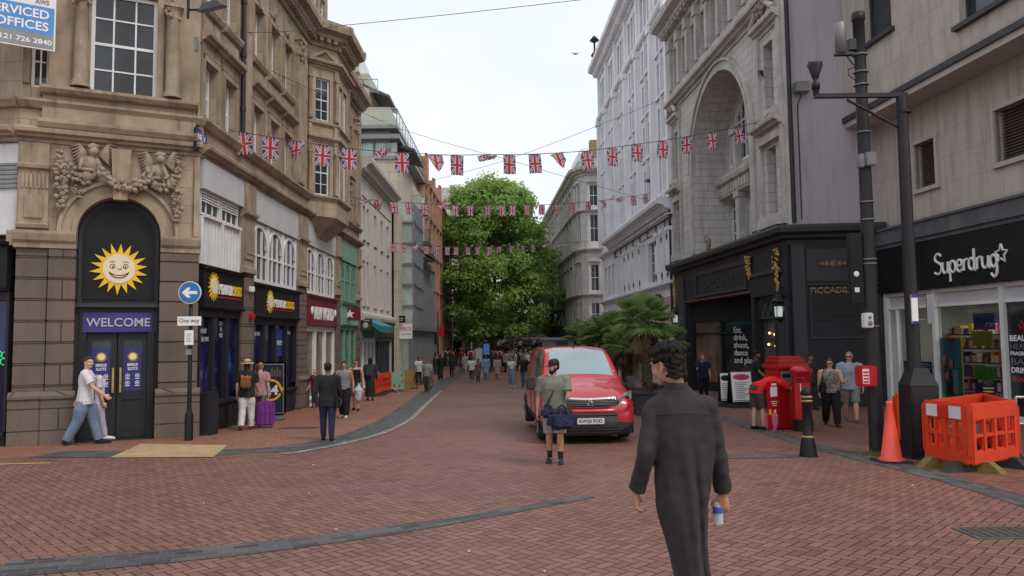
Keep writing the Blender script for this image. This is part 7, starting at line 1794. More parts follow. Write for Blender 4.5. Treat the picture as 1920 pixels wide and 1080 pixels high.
def sec(s):
 y, ws, wb, zb, zl, wt, zt_, zc = s
 half = [(0, zb), (ws * .75, zb), (ws * .97, zb + .06), (wb, zb + .2), (wb, zl * .8 + .04), (wb - .01, zl), (wb - .05 - (wb - wt) * .12, zl + (zt_ - zl) * .18), (wt + (wb - wt) * .25, zl + (zt_ - zl) * .7), (wt, zt_ - .02), (wt - .1, zt_ + (zc - zt_) * .45), (wt * .5, zc - .01), (0, zc)]
 return [V((x, y, z)) for x, z in half] + [V((-x, y, z)) for x, z in reversed(half[1:-1])]
mb = MB(); rings = [sec(s) for s in ST]; nn = len(rings[0])
for r_ in rings: mb.v += r_
for i in range(len(rings) - 1):
 for j in range(nn):
  j2 = (j + 1) % nn; m_ = 0; jj = j if j < 11 else nn - 1 - j
  if i in (6, 7, 8) and jj >= 9: m_ = 1
  elif i in (7, 8, 9, 10) and jj in (6, 7): m_ = 2
  elif jj <= 2: m_ = 3
  mb.f.append([i * nn + j, (i + 1) * nn + j, (i + 1) * nn + j2, i * nn + j2]); mb.m.append(m_); mb.s.append(True)
mb.f.append(list(range(nn))); mb.m.append(0); mb.s.append(True); mb.f.append([len(mb.v) - nn + k for k in reversed(range(nn))]); mb.m.append(0); mb.s.append(True)
me = applied(mb, [('SUBSURF', dict(levels=2, render_levels=2))], [M['vanred']] * 4)
mi = [p.material_index for p in me.polygons]
# split windscreen / side windows into their own meshes
def subset(me, k, name, mat_, push=0.0):
 vs = {}; mb = MB()
 for p in me.polygons:
  if p.material_index == k:
   f = []
   for v in p.vertices:
    if v not in vs: vs[v] = len(mb.v); mb.v.append(me.vertices[v].co + me.vertices[v].normal * push)
    f.append(vs[v])
   mb.f.append(f); mb.m.append(0); mb.s.append(True)
 return mb.build(name, mat_, van, world=False)
subset(me, 1, 'windscreen', M['screen'], .004); subset(me, 2, 'side_windows', M['sideglass'], .003); subset(me, 3, 'sill_panel', M['vanblack'], .003)
body = mesh_obj(me, 'body', van, [M['vanred'], M['vanblack'], M['vanblack'], M['vanblack']])
def fy(x, base): return base + .34 * abs(x / .95) ** 3.2
def bent(mb, x0, x1, z0, z1, y0, th, m=None, k=16, taper=None):
 """front panel following the bow of the van's nose"""
 for i in range(k):
  a, b_ = x0 + (x1 - x0) * i / k, x0 + (x1 - x0) * (i + 1) / k
  za0, za1, zb0, zb1 = z0, z1, z0, z1
  if taper: za0, za1 = taper(a); zb0, zb1 = taper(b_)
  p = [V((a, fy(a, y0), za0)), V((b_, fy(b_, y0), zb0)), V((b_, fy(b_, y0) + th, zb0)), V((a, fy(a, y0) + th, za0)), V((a, fy(a, y0 + .0) + (.0), za1)), V((b_, fy(b_, y0), zb1)), V((b_, fy(b_, y0) + th, zb1)), V((a, fy(a, y0) + th, za1))]
  mb.add(p, [(0, 1, 5, 4), (4, 5, 6, 7), (0, 3, 2, 1)], True, m)
 mb.quad(p[1], p[2], p[6], p[5])
mb = MB(); bent(mb, -.93, .93, .18, .61, -.03, .3); bp = mb.build('front_bumper', M['vanblack'], van, world=False)
mb = MB()
for z in (.22, .27, .32, .56): bent(mb, -.66, .66, z, z + .018, -.036, .02)
mb.build('bumper_slat', M['black'], bp, world=False)
mb = MB(); bent(mb, -.94, .94, .60, .69, -.02, .3); bent(mb, -.93, .93, .685, .80, .012, .3); mb.build('bumper_strip', M['vanred'], van, world=False)
tp = lambda x: (.715 + .04 * (abs(x) / .6) ** 2, .90 + .035 * (abs(x) / .6) ** 2 - (.10 if abs(x) > .585 else 0))
tp2 = lambda x: (.735 + .04 * (abs(x) / .6) ** 2, .88 + .03 * (abs(x) / .6) ** 2 - (.10 if abs(x) > .57 else 0))
mb = MB(); bent(mb, -.60, .60, 0, 0, -.012, .25, taper=tp); gr = mb.build('grille_surround', M['chrome'], van, world=False)
mb = MB(); bent(mb, -.575, .575, 0, 0, -.018, .2, taper=tp2); g2 = mb.build('grille', M['black'], gr, world=False)
mb = MB()
for z in (.77, .80, .83, .86): bent(mb, -.55, .55, z, z + .008, -.022, .01)
mb.build('grille_bar', M['lead'], g2, world=False)
# lion-like crest rendered as abstract standing figure strokes
mb = MB()
for st in ([(-.03, .02), (.0, .055), (.03, .05), (.015, .03), (.04, .02)], [(-.03, .02), (-.02, -.02), (.0, -.06)], [(.0, .03), (.03, -.01), (.02, -.03), (.045, -.06)], [(-.03, .0), (-.055, -.03), (-.04, -.055)], [(.01, .02), (.05, .0)]):
 mb.tube([V((x * 1.1, -.045, .82 + z * 1.1)) for x, z in st], .008, 5)
mb.build('badge', M['chrome'], gr, world=False)
mb = MB(); mb.bbox(-.27, .27, -.065, -.04, .40, .515, .006); pt = mb.build('number_plate', M['reflw'], van, world=False)
mb = MB(); mb.text('KW20 FOD', V((0, -.067, .43)), V((1, 0, 0)), V((0, 0, 1)), .095, .46, .003, bold=.02); mb.build('lettering', M['black'], pt, world=False)
for s_ in (-1, 1):
 mb = MB(); q = [(.60, .83), (.72, .80), (.90, .86), (.925, 1.02), (.80, .985), (.63, .90)]
 P = [V((s_ * x, fy(x, -.005) + (z - .8) * .35 - .02, z)) for x, z in q]
 if s_ < 0: P = P[::-1]
 mb.poly(P, 0, V((0, .12, 0))); hl = mb.build('headlight', M['headl'], van, world=False)
 mb = MB(); mb.ball((s_ * .78, fy(.78, -.005) + .0, .89), (.05, .02, .045)); mb.build('bulb_lens', M['black'], hl, world=False)
 mb = MB(); mb.ball((s_ * .72, fy(.72, -.03), .37), (.06, .03, .045)); mb.build('fog_lamp', M['headl'], bp, world=False)
 mb = MB(); mb.bbox(s_ * 1.08 - .095, s_ * 1.08 + .095, 1.12, 1.23, 1.01, 1.27, .025); mb.tube([V((s_ * .93, 1.2, 1.08)), V((s_ * 1.05, 1.18, 1.1))], .03, 8); mb.build('wing_mirror', M['vanblack'], van, world=False)
 for y in (.98, 4.26):
  T = Matrix.Translation(V((s_ * .845, y, .33))) @ Matrix.Rotation(PI / 2, 4, 'Y')
  mb = MB(); mb.lathe([(.2, -.115), (.30, -.115), (.33, -.09), (.335, 0), (.33, .09), (.30, .115), (.2, .115)], T, 32); wh = mb.build('wheel', M['rubber'], van, world=False)
  mb = MB(); mb.lathe([(.0, s_ * .10), (.05, s_ * .10), (.06, s_ * .08), (.17, s_ * .085), (.205, s_ * .118), (.21, s_ * .1)], T, 24)
  for k in range(5): a = 2 * PI * k / 5; mb.tube([T @ V((.03 * math.cos(a), .03 * math.sin(a), s_ * .1)), T @ V((.19 * math.cos(a), .19 * math.sin(a), s_ * .112))], .028, 6)
  mb.build('rim', M['lead'], wh, world=False)
  mb = MB(); k = 20; mb.add([V((s_ * .966, y, .33))] + [V((s_ * .966, y + .40 * math.cos(PI * 1.1 * i / k - .15), .33 + .40 * math.sin(PI * 1.1 * i / k - .15))) for i in range(k + 1)], [(0, i, i + 1) if s_ < 0 else (0, i + 1, i) for i in range(1, k + 1)]); mb.build('wheel_arch', M['vanblack'], van, world=False)
 mb = MB(); mb.tube([V((s_ * .05 - .1, 1.07, 1.255)), V((s_ * .35, 1.10, 1.27)), V((s_ * .60, 1.16, 1.285))], .012, 5); mb.build('wiper', M['black'], van, world=False)
 mb = MB(); mb.tube([V((s_ * .965, 1.62, .5)), V((s_ * .965, 1.62, 1.05))], .004, 4); mb.tube([V((s_ * .967, 2.55, .45)), V((s_ * .962, 2.55, 1.1))], .004, 4); mb.bbox(s_ * .965 - .012, s_ * .965 + .012, 2.3, 2.46, .98, 1.01, .004); mb.build('door_seam', M['black'], van, world=False)
mb = MB(); mb.tube([V((-.04, 1.9, 1.86)), V((-.03, 2.0, 1.93)), V((-.03, 2.25, 2.2))], [.02, .008, .004], 6); mb.build('aerial', M['black'], van, world=False)
mb = MB(); mb.box(.66, .76, 1.262, 1.27, 1.33, 1.4, M=None); mb.build('screen_sticker', M['mint'], van, world=False)
# ------------------------------------------------------------------ PEOPLE
def skinm(name, c):
 m, nt, b, out = _new(name); n = N(nt); o = n.obj()
 nt.links.new(n.mix(n.ramp(n.noise(o, 9, 4), .3, .7), mul(c, .88), mul(c, 1.1)), b.inputs['Base Color']); b.inputs['Roughness'].default_value = .5; b.inputs['Specular IOR Level'].default_value = .35
 b.inputs['Subsurface Weight'].default_value = .12; b.inputs['Subsurface Radius'].default_value = (.03, .012, .008); b.inputs['Subsurface Scale'].default_value = .3
 return m
def cloth(name, c, var=.12, pat=None, rough=.85, sheen=.04):
 m, nt, b, out = _new(name); n = N(nt); o = n.obj()
 cc = n.mix(n.ramp(n.noise(o, 7, 5), .3, .7), mul(c, 1 - var), mul(c, 1 + var))
 if pat: cc = n.mix(n.ramp(n.noise(o, 28, 3), .5, .56), cc, pat)
 nt.links.new(cc, b.inputs['Base Color']); b.inputs['Roughness'].default_value = rough; b.inputs['Specular IOR Level'].default_value = .2; b.inputs['Sheen Weight'].default_value = sheen
 n.bump(n.noise(o, 240, 2), b, .15, .002)
 return m
SK = {'pale': skinm('pale_skin', (.56, .33, .25)), 'mid': skinm('tan_skin', (.42, .23, .15)), 'brown': skinm('brown_skin', (.22, .11, .065)), 'dark': skinm('dark_skin', (.09, .045, .03))}
HR = {'black': cloth('black_hair', (.012, .010, .009), .3), 'brown': cloth('brown_hair', (.06, .035, .02), .3), 'fair': cloth('fair_hair', (.25, .16, .08), .25), 'grey': cloth('grey_hair', (.25, .24, .23), .2)}
M['eye'] = pmat('dark_eye', (.02, .015, .015), .3, .1, 5); M['lip'] = skinm('lip_skin', (.35, .13, .11))
_cl = {}
def CL(c, pat=None):
 k = (tuple(c), pat)
 if k not in _cl: _cl[k] = cloth('cloth', c, .12, pat)
 return _cl[k]
def rings(mb, secs, seg=20, m=None, caps=True):
 """secs: (centre, rx, ry, spine direction) ; x axis stays lateral"""
 vs = []
 for c, rx, ry, dr in secs:
  yv = V((0, dr.z, -dr.y)).normalized()
  for k in range(seg):
   a = 2 * PI * k / seg; vs.append(V(c) + V((1, 0, 0)) * rx * math.cos(a) + yv * ry * math.sin(a))
 n = len(secs); fs = [(j * seg + i, j * seg + (i + 1) % seg, (j + 1) * seg + (i + 1) % seg, (j + 1) * seg + i) for j in range(n - 1) for i in range(seg)]
 mb.add(vs, fs, True, m)
 if caps: mb.add(vs[:seg], [tuple(reversed(range(seg)))], True, m); mb.add(vs[-seg:], [tuple(range(seg))], True, m)
def fuse(mb, name, parent, mats, voxel, smooth=2, wr=0, ws=9, paint=None, stretch=.5):
 """one continuous skin over overlapping volumes, optional cloth wrinkles"""
 me = applied(mb, [('REMESH', dict(mode='VOXEL', voxel_size=voxel, adaptivity=0)), ('SMOOTH', dict(factor=.5, iterations=smooth))], [])
 if wr:
  nv = len(me.vertices); co_ = [0.0] * (3 * nv); no_ = [0.0] * (3 * nv); me.vertices.foreach_get('co', co_); me.vertices.foreach_get('normal', no_)
  for i in range(0, 3 * nv, 3):
   x, y, z = co_[i:i + 3]; k = (noise.noise(V((x * ws, y * ws, z * ws * stretch + .3))) + .5 * noise.noise(V((x * ws * 2.3, y * ws * 2.3 + 4, z * ws * 1.6)))) * wr
   co_[i] = x + no_[i] * k; co_[i + 1] = y + no_[i + 1] * k; co_[i + 2] = z + no_[i + 2] * k
  me.vertices.foreach_set('co', co_); me.update()
 o = mesh_obj(me, name, parent, mats)
 if paint:
  for p in me.polygons:
   k = paint(p.center)
   if k: p.material_index = k
 return o
def hand(mb, w, d, pn, lat, s=1.0, curl=.5, spread=1.0):
 """palm and five fingers: w wrist, d towards the fingertips, pn palm normal, lat towards the thumb"""
 d, pn, lat = d.normalized(), pn.normalized(), lat.normalized()
 mb.limb([w - d * .01 * s, w + d * .03 * s, w + d * .075 * s], [(.022 * s, .018 * s), (.034 * s, .017 * s), (.037 * s, .013 * s)] if False else [.021 * s, .024 * s, .020 * s], 10)
 for k in (-1.2, -.4, .4, 1.2): mb.limb([w + d * .02 * s + lat * k * .012 * s, w + d * .085 * s + lat * k * .022 * s], [.016 * s, .0125 * s], 8)
 for k, (o, L) in enumerate(((.030, .074), (.010, .083), (-.010, .077), (-.029, .060))):
  p = w + d * (.085 if k < 3 else .078) * s + lat * o * s; a = curl * (.35 + .08 * k); P = [p]
  for f, seg in enumerate((.45, .30, .25)):
   dd = d * math.cos(a) + pn * math.sin(a) + lat * (o * 2.2 * spread); p = p + dd.normalized() * L * seg * s; P.append(p); a += curl * .75
  mb.limb(P, [.0095 * s, .0088 * s, .008 * s, .0068 * s], 8)
 p = w + d * .022 * s + lat * .026 * s; d1 = (d * .75 + lat * .7 + pn * .25 * (1 + curl)).normalized(); q = p + d1 * .036 * s; r = q + (d * .9 + pn * .45 * curl + lat * .15).normalized() * .03 * s
 mb.limb([p, q, r], [.013 * s, .0105 * s, .008 * s], 8)
def person(base, H, face, label, skin='pale', hair=('brown', 'short'), top=('tee', (.5, .5, .5)), bottom=('trousers', (.1, .1, .12)), shoes=(.03, .03, .03), legs=((.35, .15), (-.3, .35)), arms=((-.3, .12, .3), (.3, .12, .3)), lean=0.0, headturn=0.0, headdown=0.0, voxel=.012, build=1.0, extra=None, name='person', group=None, hands=True, feet=True):
 t = thing(name, base, label, 'person', group, rz=R(face)); B = build
 J = {}; hz = .525
 for s, (a, b) in ((-1, legs[0]), (1, legs[1])):
  hip = V((s * .052 * B, 0, hz)); kn = hip + V((0, math.sin(a), -math.cos(a))) * .245; an = kn + V((0, math.sin(a - b), -math.cos(a - b))) * .235
  J['hip', s], J['kn', s], J['an', s], J['fa', s] = hip, kn, an, a - b
 low = min(J['an', -1].z, J['an', 1].z) - .042
 cl_, sl_ = math.cos(lean), math.sin(lean)
 def up(q): q = V(q); y, z = q.y, q.z - hz; return V((q.x, y * cl_ + z * sl_, hz + z * cl_ - y * sl_))
 spd = V((0, sl_, cl_))
 for s, (sw, ab, eb) in ((-1, arms[0]), (1, arms[1])):
  sh = up((s * .108 * B, 0, .808)); el = sh + V((s * math.sin(ab), math.sin(sw) * math.cos(ab), -math.cos(sw) * math.cos(ab))) * .175
  f = sw + eb; wr = el + V((s * math.sin(ab * .4), math.sin(f), -math.cos(f))).normalized() * .145; J['sh', s], J['el', s], J['wr', s] = sh, el, wr
 T = lambda q: (V(q) - V((0, 0, low))) * H
 h = H
 # ---- body
 mb = MB()
 def R_(z, y, rx, ry): return (T(up((0, y, z))), rx * h * B, ry * h * (B if B > 1 else 1), spd)
 rings(mb, [R_(.485, 0, .06, .05), R_(.50, 0, .088, .062), R_(.54, -.004, .092, .064), R_(.60, 0, .078, .056), R_(.65, .002, .076, .055), R_(.72, .004, .092, .064), R_(.77, .002, .098, .062), R_(.805, -.002, .092, .05), R_(.83, -.004, .05, .038), R_(.845, -.004, .032, .032)])
 for s in (-1, 1):
  hp, kn, an = J['hip', s], J['kn', s], J['an', s]
  mb.limb([T(hp), T(hp.lerp(kn, .5)), T(kn), T(kn.lerp(an, .3)), T(an)], [.052 * h * B, .046 * h * B, .031 * h, .031 * h * B, .019 * h], 14)
  fa = J['fa', s] * .35; fd = V((s * .12, math.cos(fa), math.sin(min(0, J['fa', s])) * .6)); hl = an + V((0, -.018, -.022)); mb.limb([T(hl), T(an + fd * .05 + V((0, 0, -.026))), T(an + fd * .1 + V((0, 0, -.032)))], [.019 * h, .02 * h, .015 * h], 10)
  sh, el, wr = J['sh', s], J['el', s], J['wr', s]
  mb.limb([T(up((s * .07 * B, 0, .812))), T(sh), T(sh.lerp(el, .5)), T(el), T(el.lerp(wr, .35)), T(wr)], [.033 * h, .031 * h * B, .027 * h * B, .021 * h, .021 * h, .014 * h], 12)
  d = (wr - el).normalized(); fwd = V((0, 1, 0)) - d * d.y
  fwd = fwd.normalized() if fwd.length > .2 else V((0, 0, 1))
  if hands: hand(mb, T(wr), d, V((-s, 0, 0)), fwd, h / 1.75, .75)
 # neck and head
 nk = up((0, .0, .84)); hc = up((0, .012, .925)) + V((0, .012 * math.sin(headdown), 0)); mb.limb([T(up((0, -.006, .82))), T(nk), T(hc - V((0, .012, .02)))], [.033 * h, .030 * h, .031 * h], 12)
 HM = Matrix.Translation(T(hc)) @ Matrix.Rotation(headturn, 4, 'Z') @ Matrix.Rotation(-headdown, 4, 'X')
 k = h / 1.75
 def hb(c, r, seg=14, mm=None): (mm or mb).lathe([(max(1e-5, math.sin(PI * i / 7)), -math.cos(PI * i / 7)) for i in range(8)], HM @ Matrix.Translation(V(c) * k) @ Matrix.Diagonal((r[0] * k, r[1] * k, r[2] * k, 1)), seg, True)
 hb((0, -.012, .03), (.074, .092, .082)); hb((0, .02, -.035), (.056, .062, .062)); hb((0, .055, -.075), (.030, .030, .026)); hb((0, .045, -.02), (.052, .045, .06))
 mb.limb([HM @ (V((0, .082, .02)) * k), HM @ (V((0, .103, -.022)) * k)], [.008 * k, .013 * k], 8)
 for s in (-1, 1): hb((s * .074, -.01, -.005), (.012, .02, .032)); hb((s * .03, .078, .032), (.022, .012, .008)); hb((s * .040, .055, -.025), (.022, .024, .026))
 HI = HM.inverted()
 def paint(c):
  q = (HI @ c) / k
  if q.y > .05:
   for s in (-1, 1):
    if abs(q.x - s * .03) < .011 and abs(q.z - .012) < .0055: return 1
   if abs(q.x) < .024 and abs(q.z + .056) < .008 and q.y > .06: return 2
  return 0
 body = fuse(mb, 'body', t, [SK[skin], M['eye'], M['lip']], voxel, 2, paint=paint)
 # ---- hair
 hc_, hs = hair
 if hs != 'none':
  mb = MB(); hb((0, -.024, .042), (.081, .092, .082), 16, mb); hb((0, .012, .085), (.062, .062, .035), 14, mb)
  if hs == 'short': hb((0, -.045, -.01), (.070, .058, .06), 14, mb)
  if hs == 'curly':
   rr = random.Random(5)
   for i in range(60):
    a = rr.uniform(0, 6.28); e = rr.uniform(.0, 1.5); hb((.075 * math.cos(a) * math.cos(e), -.02 + .085 * math.sin(a) * math.cos(e), .05 + .075 * math.sin(e)), (.022, .022, .022), 6, mb)
  if hs in ('long', 'bob'): hb((0, -.055, -.04), (.082, .05, .10), 14, mb); 
  if hs == 'long': hb((0, -.06, -.14), (.075, .038, .10), 14, mb)
  if hs == 'bun': hb((0, -.06, .11), (.04, .04, .04), 10, mb); hb((0, -.045, -.01), (.070, .055, .06), 14, mb)
  if hs == 'hood': hb((0, -.03, .02), (.10, .11, .125), 16, mb); hb((0, -.04, -.1), (.09, .08, .08), 14, mb)
  fuse(mb, 'hair' if hs != 'hood' else 'hood', t, [HR[hc_] if isinstance(hc_, str) else CL(hc_)], max(voxel * .9, .008), 2, .004, 40)
 # ---- clothing
 tk, tc = top[0], top[1]; tm = CL(tc, top[2] if len(top) > 2 else None); hem = {'tee': .47, 'tank': .50, 'jacket': .44, 'long': .25, 'crop': .60, 'robe': .08, 'vest': .5}[tk]
 lo = .012 if tk != 'tank' else .007; mb = MB(); loose = 1.0 + (.12 if tk in ('tee', 'jacket', 'long') else .02)
 def C_(z, y, rx, ry): return (T(up((0, y, z))) if z > .5 else T((0, y + (math.tan(lean) * 0), z)), (rx * loose * B + lo) * h, (ry * loose * (B if B > 1 else 1) + lo) * h, spd if z > .5 else V((0, 0, 1)))
 rows = []
 if hem < .2: rows = [C_(hem, 0, .10, .11), C_(.3, 0, .088, .085)]
 elif hem < .4: rows = [C_(hem, 0, .092, .082)]
 if hem <= .5: rows += [C_(max(hem, .44), 0, .092, .066), C_(.52, -.002, .090, .064)]
 rows += [C_(.60, 0, .082, .058), C_(.66, .002, .082, .058), C_(.72, .004, .092, .064), C_(.77, .002, .095, .060), C_(.805, -.002, .090, .047)] + ([C_(.822, -.004, .066, .040), C_(.838, -.003, .034, .030)] if tk not in ('tank', 'vest') else [C_(.825, -.004, .055, .034)] if tk == 'vest' else [])
 rings(mb, rows)
 for s in (-1, 1):
  sh, el, wr = J['sh', s], J['el', s], J['wr', s]; f = {'tee': .72, 'crop': .6, 'tank': 0, 'vest': 0, 'jacket': 2, 'long': 1.9, 'robe': 2}[tk]
  r0 = .042 * B; P = [T(up((s * .06 * B, 0, .808))), T(up((s * .085 * B, 0, .811))), T(sh)]; Q = [.040 * h, .043 * h, r0 * h]
  if f == 0: mb.limb([T(up((s * .055, -.02, .83))), T(up((s * .055, .012, .82)))], [.02 * h, .02 * h], 8); continue
  if f < 1: P += [T(sh.lerp(el, f))]; Q += [(.040 * B + .004) * h]
  else: P += [T(el), T(el.lerp(wr, min(1, f - 1) * .97))]; Q += [.034 * h, .026 * h]
  mb.tube(P, Q, 14)
 tp_ = fuse(mb, {'tee': 'shirt', 'tank': 'vest_top', 'jacket': 'jacket', 'long': 'long_shirt', 'crop': 'crop_top', 'robe': 'dress', 'vest': 'vest_top'}[tk], t, [tm], max(voxel, .009), 3, .010 if voxel < .02 else .006, 11)
 bk, bc = bottom[0], bottom[1]
 if bk:
  bm_ = CL(bc, bottom[2] if len(bottom) > 2 else None); lf = bottom[3] if len(bottom) > 3 else 1.0; mb = MB()
  Bx = lambda z, rx, ry: (T((0, 0, z)), rx * h * B, ry * h * B, V((0, 0, 1)))
  if bk == 'skirt': rings(mb, [Bx(.10, .12, .12), Bx(.3, .11, .10), Bx(.48, .102, .078), Bx(.56, .094, .068)])
  elif bk == 'shortskirt': rings(mb, [Bx(.36, .11, .10), Bx(.48, .102, .078), Bx(.56, .094, .068)])
  else:
   rings(mb, [Bx(.475, .07, .06), Bx(.50, .098, .072), Bx(.545, .097, .07), Bx(.575, .092, .066)])
   for s in (-1, 1):
    hp, kn, an = J['hip', s], J['kn', s], J['an', s]
    if bk == 'trousers': P = [T(hp), T(hp.lerp(kn, .5)), T(kn), T(kn.lerp(an, .5)), T(an.lerp(kn, .02))]; Q = [.058, .054 * lf, .042 * lf, .039 * lf, .034 * lf]
    else: P = [T(hp), T(hp.lerp(kn, .5)), T(kn.lerp(hp, .04))]; Q = [.060, .058, .052]
    mb.tube(P, [q * h * B for q in Q], 14)
  fuse(mb, {'trousers': 'trousers', 'shorts': 'shorts', 'skirt': 'skirt', 'shortskirt': 'skirt'}[bk], t, [bm_], max(voxel, .009), 3, .009 if voxel < .02 else .005, 10)
 if feet:
  for s in (-1, 1):
   an = J['an', s]; fa = J['fa', s] * .35; fd = V((s * .12, math.cos(fa), math.sin(min(0, J['fa', s])) * .6)); mb = MB()
   mb.limb([T(an + V((0, -.018, -.016))), T(an + fd * .05 + V((0, 0, -.020))), T(an + fd * .108 + V((0, 0, -.028)))], [.026 * h, .027 * h, .019 * h], 12)
   mb.v = [V((q.x, q.y, max(q.z, T(an).z - .042 * h))) for q in mb.v]
   sm = CL(shoes); mb.build('shoe', sm, t, world=False)
 if extra: extra(t, T, J, h, HM, k, up)
 return t, T, J
def sunglasses(t, T, J, h, HM, k, up):
 mb = MB()
 for s in (-1, 1): mb.lathe([(1e-5, -.006), (.024, -.004), (.024, .004), (1e-5, .006)], HM @ Matrix.Translation(V((s * .031, .098, .012)) * k) @ Matrix.Rotation(PI / 2, 4, 'X'), 10); mb.tube([HM @ (V((s * .05, .095, .016)) * k), HM @ (V((s * .082, .0, .012)) * k)], .004, 5)
 mb.tube([HM @ (V((-.01, .1, .016)) * k), HM @ (V((.01, .1, .016)) * k)], .004, 5); mb.build('sunglasses', M['black'], t, world=False)
def beard(t, HM, k, col='black'):
 mb = MB(); f = lambda c, r: mb.lathe([(max(1e-5, math.sin(PI * i / 7)), -math.cos(PI * i / 7)) for i in range(8)], HM @ Matrix.Translation(V(c) * k) @ Matrix.Diagonal((r[0] * k, r[1] * k, r[2] * k, 1)), 12, True)
 f((0, .06, -.088), (.042, .042, .034)); f((0, .03, -.07), (.062, .05, .034)); f((.055, .0, -.035), (.016, .022, .045)); f((-.055, .0, -.035), (.016, .022, .045)); f((0, .095, -.046), (.026, .012, .007))
 fuse(mb, 'beard', t, [HR[col]], .008, 1, .003, 60)
def cap(t, HM, k, mat_, back=False):
 mb = MB(); mb.lathe([(.088 * k, .0), (.089 * k, .03 * k), (.075 * k, .075 * k), (.04 * k, .098 * k), (0, .103 * k)], HM @ Matrix.Translation(V((0, -.014, .035)) * k) @ Matrix.Diagonal((1, 1.1, 1, 1)), 20)
 c = mb.build('cap', mat_, t, world=False); n_ = 12; y0 = .06; pr = []
 mb = MB(); a_ = [HM @ (V((.07 * math.cos(PI * i / n_), y0 + .10 * math.sin(PI * i / n_), .042 - .012 * math.sin(PI * i / n_))) * k) for i in range(n_ + 1)]; mb.poly(a_, 0, HM.to_3x3() @ V((0, 0, -.008)) * k); mb.build('peak', mat_, c, world=False)
def straps(t, T, J, h, up, mat_, bag=None):
 mb = MB()
 P = [T(up((x, y, z))) for x, y, z in ((-.06, .0, .835), (-.04, .062, .79), (0, .085, .70), (.05, .083, .60), (.095, .05, .53))]
 mb.tube(P, [(.022, .006)] * 5, 8); P = [T(up((x, y, z))) for x, y, z in ((-.06, .0, .835), (-.04, -.068, .78), (.02, -.085, .68), (.09, -.05, .55))]; mb.tube(P, [(.022, .006)] * 4, 8); return mb.build('strap', mat_, t, world=False)
def att_bag(t, c, r, mat_, label, name='bag', cat='bag', rz=0.0):
 """a bag carried by someone: a thing of its own"""
 w_ = t.matrix_basis @ V(c); g = thing(name, w_, label, cat, rz=t.rotation_euler.z + rz); return g
NV = .0085
# ---- delivery man
def ex(t, T, J, h, HM, k, up):
 cap(t, HM, k, M['black']); beard(t, HM, k); straps(t, T, J, h, up, CL((.06, .06, .05)))
 for s in (-1, 1):
  an = J['an', s]; kn = J['kn', s]; mb = MB(); mb.tube([T(an.lerp(kn, -.05)), T(an.lerp(kn, .32))], [.023 * h, .028 * h], 12); mb.build('sock', CL((.02, .02, .022)), t, world=False)
  mb = MB(); q = T(an); mb.bbox(q.x - .035, q.x + .035, q.y + .055, q.y + .085, q.z - .03, q.z + .0, .006); mb.build('sandal_strap', CL((.6, .6, .6)), t, world=False)
b = G(1041, 868); H = (D(1041, 672, b.y).z - b.z)
dm, T, J = person(b, H / 1.0, 172, 'bearded man in black cap, grey-green t-shirt and shorts carrying a navy duffel beside the van', 'mid', ('black', 'short'), ('tee', (.17, .175, .145)), ('shorts', (.30, .285, .235)), (.03, .03, .035), ((.12, .1), (-.06, .12)), ((.35, .14, 1.25), (-.02, .2, .12)), .02, -1.05, .15, NV, 1.08, ex)
def duffel(bc, L, r, label, rz):
 g = thing('duffel_bag', bc, label, 'bag', None, rz); mb = MB()
 mb.bbox(-L / 2 - r * .5, L / 2 + r * .5, -r * .8, r * .8, .01, r * 1.85, r * .42); mb.bbox(-L / 2, L / 2 - r * .2, -r * 1.02, -r * .6, r * .25, r * 1.2, r * .15)
 fuse(mb, 'bag_body', g, [CL((.022, .024, .055))], .010, 3, .020, 13)
 mb = MB()
 for s in (-1, 1): mb.tube([V((s * L * .22, -r * .9, r * 1.2)), V((s * L * .2, -r * .4, r * 2.05)), V((0, 0, r * 2.35)), V((-s * L * .2, r * .2, r * 2.05))], .012, 6)
 mb.build('handle', CL((.03, .03, .035)), g, world=False)
 mb = MB(); mb.tube([V((-L * .42, -.01, r * 1.98)), V((L * .42, -.01, r * 1.98))], .008, 5); mb.build('zip', M['black'], g, world=False)
 return g
bw = dm.matrix_basis
duffel(D(1054, 806, b.y - .34), .30, .17, 'large navy duffel bag carried at the waist of the man in the black cap', .25)
duffel(D(1026, 784, b.y - .24), .2, .10, 'small navy bag hanging at the left side of the big navy duffel', 1.2)
# ---- boy striding left
b = G(158, 834); H = D(150, 664, b.y).z - b.z
person(b, H, -72, 'teenager in white t-shirt and baggy blue jeans striding past the black doorway', 'pale', ('brown', 'short'), ('tee', (.62, .60, .64)), ('trousers', (.14, .19, .27), None, 1.4), (.02, .02, .02), ((.30, .03), (-.26, .2)), ((-.45, .12, .15), (.55, .16, .35)), .03, -.75, 0, NV, .95)
b2 = G(168, 828); person(b2 + V((0, .35, 0)), H * .9, -72, 'companion in pale lilac trousers and white shoes hidden behind the striding teenager', 'pale', ('brown', 'short'), ('tee', (.6, .55, .6)), ('trousers', (.42, .38, .48), None, 1.2), (.7, .7, .7), ((-.1, .3), (.2, .05)), ((.1, .1, .2), (.1, .1, .2)), .03, 0, 0, .011, .9)
